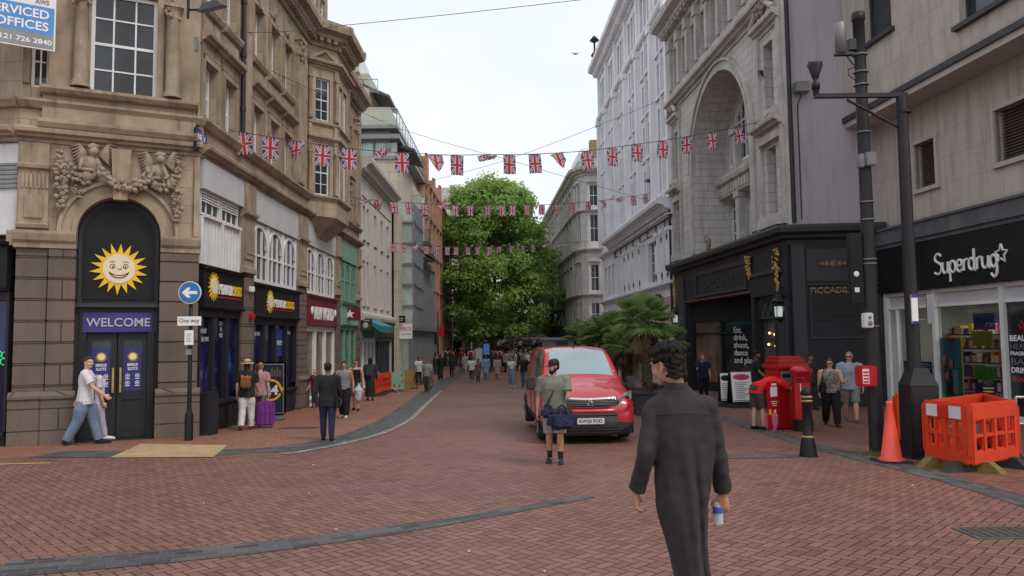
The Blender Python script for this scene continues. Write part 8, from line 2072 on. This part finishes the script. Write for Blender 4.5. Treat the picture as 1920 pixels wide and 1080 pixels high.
# ---- woman with straw hat
def hat(t, T, J, h, HM, k, up):
 mb = MB(); mb.lathe([(.175 * k, -.012), (.17 * k, .0), (.095 * k, .012), (.09 * k, .06 * k), (.075 * k, .095 * k), (.03 * k, .105 * k), (0, .1 * k)], HM @ Matrix.Translation(V((0, -.02, .055)) * k) @ Matrix.Diagonal((1, 1.1, 1, 1)), 24); hh = mb.build('straw_hat', c_('straw', (.50, .36, .19)), t, world=False)
 mb = MB(); mb.lathe([(.0965 * k, .014), (.0935 * k, .04 * k)], HM @ Matrix.Translation(V((0, -.02, .055)) * k) @ Matrix.Diagonal((1, 1.1, 1, 1)), 24); mb.build('hat_band', M['black'], hh, world=False)
 mb = MB(); mb.text('Polo', T(up((0, -.088, .735))), V((-1, 0, 0)) * -1, V((0, 0, 1)), .13, .24, .006, bold=.03); mb.build('shirt_lettering', c_('orange_print2', (.7, .2, .04)), t, world=False)
b = G(462, 806); H = D(460, 674, b.y).z - b.z
hw_, T, J = person(b, H, 10, 'woman in straw hat, black t-shirt with orange lettering and white trousers seen from behind', 'pale', ('brown', 'long'), ('tee', (.02, .02, .022)), ('trousers', (.55, .53, .50), None, 1.15), (.10, .03, .02), ((-.12, .3), (.16, .08)), ((-.1, .12, .3), (.15, .14, .5)), .02, 0, 0, NV, 1.02, hat)
g = thing('backpack', hw_.matrix_basis @ (T((0, -.115, .60))), 'small tan leather backpack worn by the woman in the straw hat', 'backpack', rz=hw_.rotation_euler.z)
mb = MB(); mb.bbox(-.12, .12, -.05, .06, 0, .26, .04); mb.build('bag_body', c_('tan_leather', (.22, .09, .04)), g, world=False); mb = MB(); mb.bbox(-.1, .1, -.075, -.045, .03, .13, .02); mb.build('pocket', c_('tan_leather_dark', (.16, .065, .03)), g, world=False)
b = G(475, 801); person(b + V((0, .5, 0)), 1.68, 8, 'person in a faded pink shirt walking just beyond the woman in the straw hat', 'pale', ('fair', 'short'), ('tee', (.38, .22, .22)), ('trousers', (.10, .09, .10)), (.05, .03, .03), ((.2, .1), (-.2, .2)), ((.2, .1, .4), (-.2, .1, .3)), 0, 0, 0, .011)
# ---- man in black suit
def suit(t, T, J, h, HM, k, up): cap(t, HM, k, CL((.02, .02, .03)))
b = G(614, 826); H = D(613, 679, b.y).z - b.z
su_, T, J = person(b, H, 6, 'man in black jacket, navy trousers and dark cap walking away down the left pavement', 'brown', ('black', 'short'), ('jacket', (.018, .018, .02)), ('trousers', (.02, .024, .055), None, .95), (.012, .012, .012), ((.12, .06), (-.08, .12)), ((-.28, .2, .35), (.2, .16, .35)), 0, 0, 0, NV, 1.1, suit)
g = thing('shoulder_bag', su_.matrix_basis @ (T((.125, -.01, .42))), 'black shoulder bag at the right hip of the man in the black jacket', 'bag', rz=.1)
mb = MB(); mb.bbox(-.07, .07, -.13, .13, 0, .24, .04); mb.build('bag_body', CL((.015, .015, .015)), g, world=False); mb = MB(); mb.tube([V((0, -.1, .22)), V((-.1, -.1, .5)), V((-.26, -.08, .72))], .01, 5); mb.build('strap', CL((.015, .015, .015)), g, world=False)
# ---- pair walking towards the camera on the left
MV = .013
def bagw(px, py, d, s, col, label, name='shopping_bag'):
 g = thing(name, D(px, py, d), label, 'bag'); mb = MB(); mb.limb([V((0, 0, .04)), V((0, 0, .3)), V((.01, 0, .42))], [.12 * s, .14 * s, .05 * s], 12); fuse(mb, 'bag_body', g, [col], .014, 1, .02, 12); mb = MB(); mb.tube([V((-.03, 0, .42)), V((0, 0, .55)), V((.03, 0, .42))], .008, 5); mb.build('handle', col, g, world=False)
def at_px(px, feet, head): b = G(px, feet); return b, D(px, head, b.y).z - b.z
b, H = at_px(645, 783, 676); person(b, H, 178, 'woman in grey sleeveless top and wide black trousers walking on the left pavement', 'mid', ('brown', 'bun'), ('vest', (.20, .20, .22)), ('trousers', (.014, .014, .016), None, 1.35), (.5, .5, .5), ((.15, .05), (-.12, .2)), ((-.15, .22, .3), (.1, .2, .4)), 0, .1, 0, MV, 1.08)
b, H = at_px(667, 770, 673); person(b, H, 180, 'woman in black strap top and camouflage shorts beside the one in wide trousers', 'pale', ('brown', 'short'), ('tank', (.015, .015, .015)), ('shorts', (.22, .19, .16), (.06, .06, .05)), (.02, .02, .02), ((.1, .05), (-.1, .2)), ((-.05, .18, .3), (.05, .15, .6)), 0, 0, 0, MV, 1.0, sunglasses)
bagw(672, 748, b.y - .15, 1.0, CL((.5, .5, .52)), 'crumpled white carrier bag held by the woman in camouflage shorts')
b, H = at_px(694, 751, 670); person(b, H, 10, 'person in black hooded jacket and long dark skirt with a backpack near the cafe barriers', 'dark', ((.015, .015, .015), 'hood'), ('jacket', (.03, .03, .035)), ('skirt', (.02, .02, .02)), (.02, .02, .02), ((.06, .05), (-.06, .1)), ((-.1, .15, .3), (.1, .15, .3)), 0, 0, 0, .015, 1.05)
g = thing('backpack', b + V((0, -.24, H * .56)), 'dark grey backpack worn by the person in the black hooded jacket', 'backpack'); mb = MB(); mb.bbox(-.16, .16, -.09, .08, 0, .42, .06); mb.build('bag_body', CL((.05, .05, .055)), g, world=False)
b, H = at_px(590, 765, 690); person(b, H * .98, 150, 'person in maroon top standing by the shop wall behind the man in the black jacket', 'pale', ('grey', 'short'), ('tee', (.20, .02, .04)), ('trousers', (.05, .03, .04)), (.05, .05, .05), ((0, 0), (0, 0)), ((.1, .1, .5), (.1, .1, .5)), 0, 0, 0, .015)
b, H = at_px(801, 735, 672); person(b, H, 175, 'woman in grey t-shirt and olive trousers walking alone near the kerb', 'mid', ('brown', 'short'), ('tee', (.24, .25, .26)), ('trousers', (.07, .08, .055), None, 1.2), (.06, .02, .02), ((.12, .05), (-.1, .2)), ((.35, .15, 1.3), (0, .15, .3)), 0, 0, 0, .015, 1.05, sunglasses)
# ---- middle distance pedestrians
mids = [(826, 713, 664, 185, 'person in a long black coat walking near the kerb band', 'dark', ('black', 'hood'), ('robe', (.02, .02, .022)), (None, 0), (.02, .02, .02), 1.0),
 (847, 707, 668, 182, 'man in dark navy suit left of the grey pillar', 'dark', ('black', 'short'), ('jacket', (.02, .025, .05)), ('trousers', (.02, .025, .045)), (.02, .02, .02), 1.05),
 (885, 716, 668, 178, 'man in white t-shirt and dark shorts walking towards the camera', 'dark', ('black', 'short'), ('tee', (.6, .6, .62)), ('shorts', (.06, .06, .06)), (.5, .5, .5), 1.1),
 (897, 715, 670, 178, 'woman in a brown patterned dress beside the man in the white t-shirt', 'dark', ('grey', 'bob'), ('long', (.12, .06, .06), (.3, .2, .2)), ('trousers', (.1, .05, .05)), (.1, .05, .05), .95),
 (912, 711, 666, 180, 'man in a long pale blue tunic', 'brown', ('black', 'short'), ('long', (.22, .32, .44)), ('trousers', (.2, .3, .42)), (.02, .02, .02), 1.1),
 (933, 711, 667, 180, 'man in loose beige tunic and trousers', 'brown', ('black', 'short'), ('long', (.36, .29, .23)), ('trousers', (.3, .25, .2)), (.03, .03, .03), 1.1),
 (960, 725, 668, 183, 'woman in white crop top and wide light blue jeans', 'mid', ('brown', 'long'), ('crop', (.6, .6, .6)), ('trousers', (.20, .26, .34), None, 1.35), (.6, .6, .6), 1.0),
 (983, 726, 664, 175, 'woman in black top and blue jeans just left of the van', 'mid', ('black', 'long'), ('tee', (.02, .02, .02)), ('trousers', (.09, .14, .22), None, 1.1), (.03, .03, .03), .98),
 (785, 722, 668, 200, 'cyclist in dark clothes with a white top standing over the bicycle', 'brown', ('black', 'short'), ('tee', (.5, .5, .5)), ('trousers', (.03, .03, .04)), (.02, .02, .02), 1.0),
 (812, 700, 660, 190, 'person in dark red top walking behind the bicycle', 'mid', ('black', 'short'), ('tee', (.15, .02, .03)), ('trousers', (.03, .03, .04)), (.02, .02, .02), 1.0),
 (872, 700, 662, 175, 'woman in grey blue dress a little behind the white t-shirt man', 'pale', ('fair', 'long'), ('long', (.3, .33, .36)), (None, 0), (.3, .2, .2), .95),
 (922, 699, 660, 5, 'person in black with a white bag walking away', 'pale', ('brown', 'long'), ('tee', (.03, .03, .03)), ('trousers', (.03, .03, .035)), (.4, .4, .4), 1.0),
 (945, 697, 660, 0, 'person in dark pink top walking away behind the beige tunic man', 'pale', ('fair', 'short'), ('tee', (.3, .12, .15)), ('shorts', (.05, .05, .06)), (.5, .5, .5), 1.0)]
random.seed(17)
for px, fy_, hy, fc, lb, sk, hr, tp_, bt, shc, bd_ in mids:
 b, H = at_px(px, fy_, hy); ph = random.uniform(.1, .3)
 person(b, min(1.85, max(1.5, H)), fc, lb, sk, hr, tp_, bt, shc, ((ph, .08), (-ph * .8, .25)), ((-ph, .13, .3), (ph, .13, .4)), 0, random.uniform(-.3, .3), 0, .017, bd_)
# ---- right hand side
b, H = at_px(1320, 748, 664); person(b, H, 170, 'woman in navy t-shirt and black trousers by the entrance window', 'pale', ('fair', 'bob'), ('tee', (.02, .02, .06)), ('trousers', (.015, .015, .018)), (.02, .02, .02), ((0, .02), (.05, .05)), ((.1, .1, .3), (.5, .1, 1.3)), 0, 0, 0, MV, 1.12)
b, H = at_px(1421, 768, 657)
def bd(t, T, J, h, HM, k, up): beard(t, HM, k)
person(b, H, -110, 'bearded man in black t-shirt behind the bending postman', 'brown', ('black', 'short'), ('tee', (.015, .015, .022)), ('trousers', (.02, .02, .02)), (.02, .02, .02), ((.05, 0), (-.1, .1)), ((.3, .1, .5), (.3, .1, .5)), .0, 0, .2, .012, 1.05, bd)
b = G(1421, 806); person(b, 1.80, -75, 'postman in bright red t-shirt and dark shorts bending into the open post box', 'pale', ('brown', 'short'), ('tee', (.65, .02, .02)), ('shorts', (.06, .055, .05)), (.015, .015, .015), ((-.02, .05), (.2, .2)), ((.9, .1, .5), (1.0, .15, .5)), 1.25, 0, .3, .011, 1.08)
bagw(1447, 803, b.y - .12, 1.15, CL((.55, .12, .22)), 'pink sack on the ground under the open post box door', 'post_sack')
b, H = at_px(1560, 799, 670)
wm, T, J = person(b, H, 165, 'woman in patterned sleeveless top, glasses and cropped black trousers walking with a bag', 'pale', ('brown', 'bun'), ('vest', (.16, .12, .12), (.3, .26, .25)), ('trousers', (.014, .014, .016), None, 1.15), (.02, .02, .02), ((.24, .04), (-.2, .25)), ((.3, .2, 1.5), (.05, .15, .3)), 0, -.3, 0, NV, 1.2, sunglasses)
g = thing('handbag', D(1543, 738, b.y - .05), 'black handbag at the side of the woman in the patterned top', 'bag'); mb = MB(); mb.bbox(-.1, .1, -.06, .06, 0, .26, .04); mb.build('bag_body', CL((.015, .015, .015)), g, world=False); mb = MB(); mb.tube([V((0, 0, .25)), V((.04, .02, .5)), V((.08, .02, .72))], .01, 5); mb.build('strap', CL((.015, .015, .015)), g, world=False)
b, H = at_px(1597, 792, 657); person(b, H, 160, 'man in grey t-shirt, light shorts and sunglasses walking beside the woman in the patterned top', 'pale', ('grey', 'short'), ('tee', (.27, .30, .35)), ('shorts', (.20, .20, .20)), (.07, .07, .07), ((.22, .04), (-.2, .25)), ((-.1, .15, .3), (.2, .15, .3)), 0, -.25, 0, NV, 1.15, sunglasses)
b = G(1530, 770); person(V((b.x, b.y + .3, b.z)), 1.7, 190, 'person half hidden behind the pillar box', 'brown', ('black', 'short'), ('tee', (.03, .03, .03)), ('trousers', (.03, .03, .03)), (.02, .02, .02), ((0, 0), (0, 0)), ((.1, .1, .3), (.1, .1, .3)), 0, 0, 0, .016)
# ---- far crowd: a few figures copied with other clothes
random.seed(23)
protos = []
cols = [(.02, .02, .022), (.03, .03, .05), (.5, .5, .5), (.12, .02, .03), (.2, .2, .2), (.06, .07, .1), (.3, .22, .2), (.4, .15, .2), (.05, .08, .06), (.35, .35, .4), (.02, .02, .02), (.025, .025, .03)]
for i, (tk, bk, hs) in enumerate((('tee', 'trousers', 'short'), ('jacket', 'trousers', 'short'), ('long', 'trousers', 'long'), ('tee', 'shorts', 'short'), ('vest', 'trousers', 'bun'), ('robe', None, 'hood'))):
 protos.append((tk, bk, hs))
words_top = {(.02, .02, .022): 'black', (.03, .03, .05): 'dark navy', (.5, .5, .5): 'white', (.12, .02, .03): 'dark red', (.2, .2, .2): 'grey', (.06, .07, .1): 'slate blue', (.3, .22, .2): 'beige', (.4, .15, .2): 'pink', (.05, .08, .06): 'bottle green', (.35, .35, .4): 'pale blue', (.02, .02, .02): 'black', (.025, .025, .03): 'charcoal'}
built = {}
def crowd(px, d, i, c, face):
 tk, bk, hs = protos[i]; b = gp(px, d); ph = .2
 lab = '%s %s in the far crowd' % ({'tee': 'person in %s t-shirt', 'jacket': 'person in %s jacket', 'long': 'person in long %s top', 'vest': 'person in %s vest', 'robe': 'hooded person in %s robe'}[tk] % words_top[c], {'trousers': 'and trousers', 'shorts': 'and shorts', None: ''}[bk])
 lab = lab.replace('  ', ' ')
 if i not in built:
  t, _, _ = person(b, 1.7, 180, lab, random.choice(['pale', 'mid', 'brown', 'dark']), ('black' if hs != 'hood' else (.02, .02, .02), hs), (tk, c), (bk, (.04, .04, .05)), (.03, .03, .03), ((ph, .08), (-ph, .25)), ((-ph, .13, .3), (ph, .13, .4)), 0, 0, 0, .032, 1.05, hands=False)
  built[i] = t
 else: t = copy_tree(built[i])
 t['label'] = lab; t['group'] = 'people in the far crowd under the tree'
 t.location = b; t.rotation_euler = (0, 0, R(face)); s = random.uniform(.93, 1.08); t.scale = (s, s, s)
 for ch in t.children:
  if ch.name.split('.')[0] in ('shirt', 'jacket', 'long_shirt', 'vest_top', 'dress') and len(ch.material_slots): ch.material_slots[0].link = 'OBJECT'; ch.material_slots[0].material = CL(c)
 return t
n_ = 0
for k in range(292):
 f = random.random() ** 1.4; d = 60 + 80 * f
 if k < 48: px = random.uniform(795, 885); d += 6
 elif k < 64: px = random.uniform(762, 820); d = random.uniform(50, 66)
 else: px = random.uniform(900, 1030)
 if px > 905 and d < 62: d = random.uniform(62, 100)
 x = D(px, 633, d).x
 if abs(x + .25 * 0 - D(925, 633, 76).x) < .6 and abs(d - 76) < .7: continue
 crowd(px, d, random.choice([0, 0, 1, 1, 2, 3, 4, 5]), random.choice(cols), random.choice([0, 10, 180, 185, 170, -20, 90]))
# ------------------------------------------------------------------ FOREGROUND MAN in the long dark robe
DM = 4.5; gbase = gp(1275, DM); gbase.z = gz(DM)
PX = 1400 / DM
def lx(px): return (px - 1275) / PX
def lz(py): return CAM.z - (py - 629 + (1275 - 960) * .0) / PX - gbase.z
t = thing('person', gbase, 'man in a long charcoal robe with curly black hair walking away, holding a water bottle', 'person')
vx = .0065
mb = MB()
Z1 = V((0, 0, 1))
shL, shR = V((lx(1221), 0, lz(760))), V((lx(1321), -.01, lz(759)))
elL, elR = V((lx(1202), -.06, lz(848))), V((lx(1341), .02, lz(848)))
wrL, wrR = V((lx(1187), .02, lz(918))), V((lx(1353), .07, lz(926)))
hc = V((lx(1252), .03, lz(688)))
rings(mb, [(V((.0, 0, .9)), .15, .11, Z1), (V((0, 0, 1.1)), .13, .1, Z1), (V((0, 0, 1.3)), .165, .115, Z1), (V((0, 0, lz(765))), .17, .095, Z1), (V((-.01, 0, lz(744))), .09, .06, Z1), (V((-.03, 0, lz(730))), .055, .05, Z1)])
mb.limb([V((-.03, 0, lz(738))), V((-.035, .005, lz(715))), V((lx(1255), .01, lz(695)))], [.055, .052, .054], 14)
for a, b_, c in ((shL, elL, wrL), (shR, elR, wrR)): mb.limb([a, a.lerp(b_, .5), b_, b_.lerp(c, .4), c], [.040, .040, .036, .034, .025], 14)
hand(mb, wrL, V((.03, .12, -1)), V((1, 0, 0)), V((.15, 1, .1)), 1.02, 1.25)
hand(mb, wrR, V((.02, .10, -1)), V((-.5, .75, 0)), V((-1, -.2, .1)), 1.05, 1.0, .8)
for s in (-1, 1):
 x = .06 * s + .02; mb.limb([V((x, 0, .95)), V((x * .8 + .03, .03 * s, .52)), V((x * .8 + .04, .05 * s, .1))], [.055, .036, .03], 12); mb.limb([V((x * .8 + .03, -.03 + .1 * s, .06)), V((x * .8 + .03, .14 + .1 * s, .04))], [.04, .03], 10)
HM = Matrix.Translation(hc) @ Matrix.Rotation(.72, 4, 'Z') @ Matrix.Rotation(-.16, 4, 'X'); k = 1.04
def hb(c, r, mm, seg=18): mm.lathe([(max(1e-5, math.sin(PI * i / 9)), -math.cos(PI * i / 9)) for i in range(10)], HM @ Matrix.Translation(V(c) * k) @ Matrix.Diagonal((r[0] * k, r[1] * k, r[2] * k, 1)), seg, True)
hb((0, -.012, .03), (.074, .092, .082), mb); hb((0, .02, -.035), (.056, .062, .062), mb); hb((0, .055, -.075), (.030, .030, .026), mb); hb((0, .045, -.02), (.052, .045, .06), mb)
mb.limb([HM @ (V((0, .082, .02)) * k), HM @ (V((0, .103, -.022)) * k)], [.008, .013], 8)
hb((0, .085, -.05), (.022, .016, .008), mb); hb((0, .082, -.063), (.02, .016, .008), mb)
for s in (-1, 1):
 hb((s * .03, .078, .034), (.024, .014, .009), mb); hb((s * .04, .055, -.025), (.022, .024, .026), mb)
 # ear: rim, lobe and hollow
 E = [HM @ (V((s * (.078 + .006 * math.sin(a)), -.008 - .018 * math.cos(a) - .006 * math.sin(a), .0 + .030 * math.sin(a))) * k) for a in [(-1.9 + 3.9 * i / 9) for i in range(10)]]
 mb.limb(E, [.006] * 10, 8); hb((s * .074, -.012, -.004), (.006, .017, .024), mb, 10); hb((s * .076, -.004, -.028), (.006, .008, .009), mb, 8)
body = fuse(mb, 'body', t, [SK['mid']], vx, 2)
# curly hair: cap plus many small ringlets
mb = MB(); hb((0, -.026, .045), (.082, .092, .083), mb); hb((0, -.058, -.02), (.066, .048, .055), mb); hb((0, .03, .085), (.06, .06, .035), mb)
rr = random.Random(12)
for i in range(430):
 a = rr.uniform(0, 6.28); e = rr.uniform(-.15, 1.5); back = math.sin(a) < .2
 rx, ry, rz_ = .092, .102, .092; f = rr.uniform(.88, 1.02) * (1.05 if e > .3 else .90)
 c = V((rx * math.cos(a) * math.cos(e) * f, -.022 + ry * math.sin(a) * math.cos(e) * f, .05 + rz_ * math.sin(e) * f))
 if c.y > .05 and c.z < .07: continue
 r = rr.uniform(.010, .017); hb(c, (r, r, r), mb, 6)
for i in range(150):
 a = rr.uniform(PI + .15, 2 * PI - .15); z = rr.uniform(-.075, .05); f = 1.0 + .5 * (z - .0)
 c = V((.078 * math.cos(a) * f, -.03 + .082 * math.sin(a) * f, z)); r = rr.uniform(.006, .011) * (1 + 5 * max(0, z)); hb(c, (r, r, r), mb, 6)
HR['curl'] = cloth('curly_black_hair', (.009, .007, .006), .4, None, .7, 0)
hr = fuse(mb, 'hair', t, [HR['curl']], .0052, 1, .0025, 90)
# robe
def fold(th, z):
 """long cloth folds: grow towards the hem"""
 g = max(0, 1.25 - z); return 1 + .05 * g * math.sin(3 * th + 1.1 + z * 1.6) + .03 * (g + .2) * math.sin(7 * th + 2.4 * z + .6) + .010 * math.sin(11 * th - 5 * z)
rows = [(1090 + 125, 1298, 44, .17), (1080, 1286, 33, .155), (1040, 1280, 34, .15), (1000, 1275, 38, .15), (950, 1270, 46, .150), (910, 1271, 51, .145), (860, 1275, 56, .135), (815, 1273, 60, .128), (785, 1272, 63, .118), (765, 1270, 64, .105), (752, 1270, 59, .094), (743, 1268, 48, .082), (734, 1266, 32, .07), (724, 1265, 23, .064)]
mb = MB(); vs = []; seg = 110; nr = 0; RR = []
for (y0, c0, r0, q0), (y1, c1, r1, q1) in zip(rows, rows[1:]):
 m_ = max(3, int(abs(y1 - y0) / 5))
 for i in range(m_):
  f = i / m_; RR.append((y0 + (y1 - y0) * f, c0 + (c1 - c0) * f, r0 + (r1 - r0) * f, q0 + (q1 - q0) * f))
RR.append(rows[-1])
for _ in range(5): RR = [RR[0]] + [tuple((RR[i - 1][j] + 2 * RR[i][j] + RR[i + 1][j]) / 4 for j in range(4)) for i in range(1, len(RR) - 1)] + [RR[-1]]
for y, c, r, q in RR:
 z = lz(y)
 for s in range(seg):
  th = 2 * PI * s / seg; f = fold(th, z)
  x = lx(c) + r / PX * math.cos(th) * f; yy = q * math.sin(th) * f
  # walking: one trailing fold drawn across the back from the right shoulder blade to the left knee
  if math.sin(th) < 0:
   d_ = x - (.03 + .07 * (1.35 - z)); yy += .065 * math.exp(-(d_ / .02) ** 2) * min(1, max(0, 1.45 - z)) ; yy -= .034 * math.exp(-((d_ + .045) / .03) ** 2) * min(1, max(0, 1.45 - z))
  vs.append(V((x, yy, z)))
n_r = len(RR); mb.add(vs, [(j * seg + i, j * seg + (i + 1) % seg, (j + 1) * seg + (i + 1) % seg, (j + 1) * seg + i) for j in range(n_r - 1) for i in range(seg)], True); mb.add(vs[:seg], [tuple(reversed(range(seg)))]); mb.add(vs[-seg:], [tuple(range(seg))])
for a, b_, c, ins in ((shL, elL, wrL, .05), (shR, elR, wrR, -.05)):
 P = [a + V((ins, 0, .012)), a, a.lerp(b_, .5), b_, b_.lerp(c, .5), b_.lerp(c, .93)]; P2 = []; r_ = [.050, .058, .058, .056, .053, .050]; r2 = []
 for i in range(len(P) - 1):
  for j in range(8):
   f = j / 8; P2.append(P[i].lerp(P[i + 1], f)); r2.append((r_[i] + (r_[i + 1] - r_[i]) * f) * (1 + .035 * math.sin((i + f) * 9 + ins * 30)))
 P2.append(P[-1]); r2.append(r_[-1])
 for _ in range(3): P2 = [P2[0]] + [(P2[i - 1] + 2 * P2[i] + P2[i + 1]) / 4 for i in range(1, len(P2) - 1)] + [P2[-1]]
 mb.tube(P2, r2, 22)
M['robe'] = cloth('charcoal_robe_cloth', (.034, .029, .031), .14, None, .75)
rb = fuse(mb, 'robe', t, [M['robe']], .0075, 2, .011, 8, stretch=.32)
mb = MB(); q = V((lx(1265), .0, lz(724)))
mb.lathe([(.070, -.02), (.066, .03), (.062, .034), (.059, .0)], Matrix.Translation(q) @ Matrix.Rotation(.12, 4, 'X') @ Matrix.Diagonal((1.05, 1, 1, 1)), 28); mb.build('collar', M['robe'], rb, world=False)
def seam(pts): mb.tube(pts, .0022, 4)
mb = MB(); yk = lz(772)
seam([V((lx(1272) + .19 * math.cos(a), -.002 - .122 * abs(math.sin(a)), yk + .006 * math.sin(3 * a))) for a in [PI + .35 + (PI - .7) * i / 20 for i in range(21)]]); mb.build('yoke_seam', CL((.02, .017, .02)), rb, world=False)
# bottle in the right hand
bp_ = wrR + V((-.03, .02, -.185)); g = thing('water_bottle', gbase + bp_, 'clear plastic water bottle with a blue label in the robed man\'s right hand', 'bottle')
gm = bpy.data.materials.new('clear_plastic'); gm.use_nodes = True; pb = gm.node_tree.nodes['Principled BSDF']; pb.inputs['Base Color'].default_value = (.80, .86, .88, 1); pb.inputs['Transmission Weight'].default_value = .45; pb.inputs['Roughness'].default_value = .08; pb.inputs['IOR'].default_value = 1.2
mb = MB(); mb.lathe([(.0, .0), (.028, .002), (.031, .012), (.029, .03), (.031, .036), (.029, .055), (.031, .062), (.031, .115), (.028, .135), (.013, .158), (.012, .168)], None, 24); mb.build('bottle_body', gm, g, world=False)
mb = MB(); mb.lathe([(.014, .166), (.0145, .184), (0, .185)], None, 18); mb.build('cap', M['txtwhite'], g, world=False)
mb = MB(); mb.lathe([(.0316, .070), (.0316, .108)], None, 24); mb.build('label', c_('blue_bottle_label', (.05, .10, .5)), g, world=False)
bpy.data.scenes.remove(_ts)
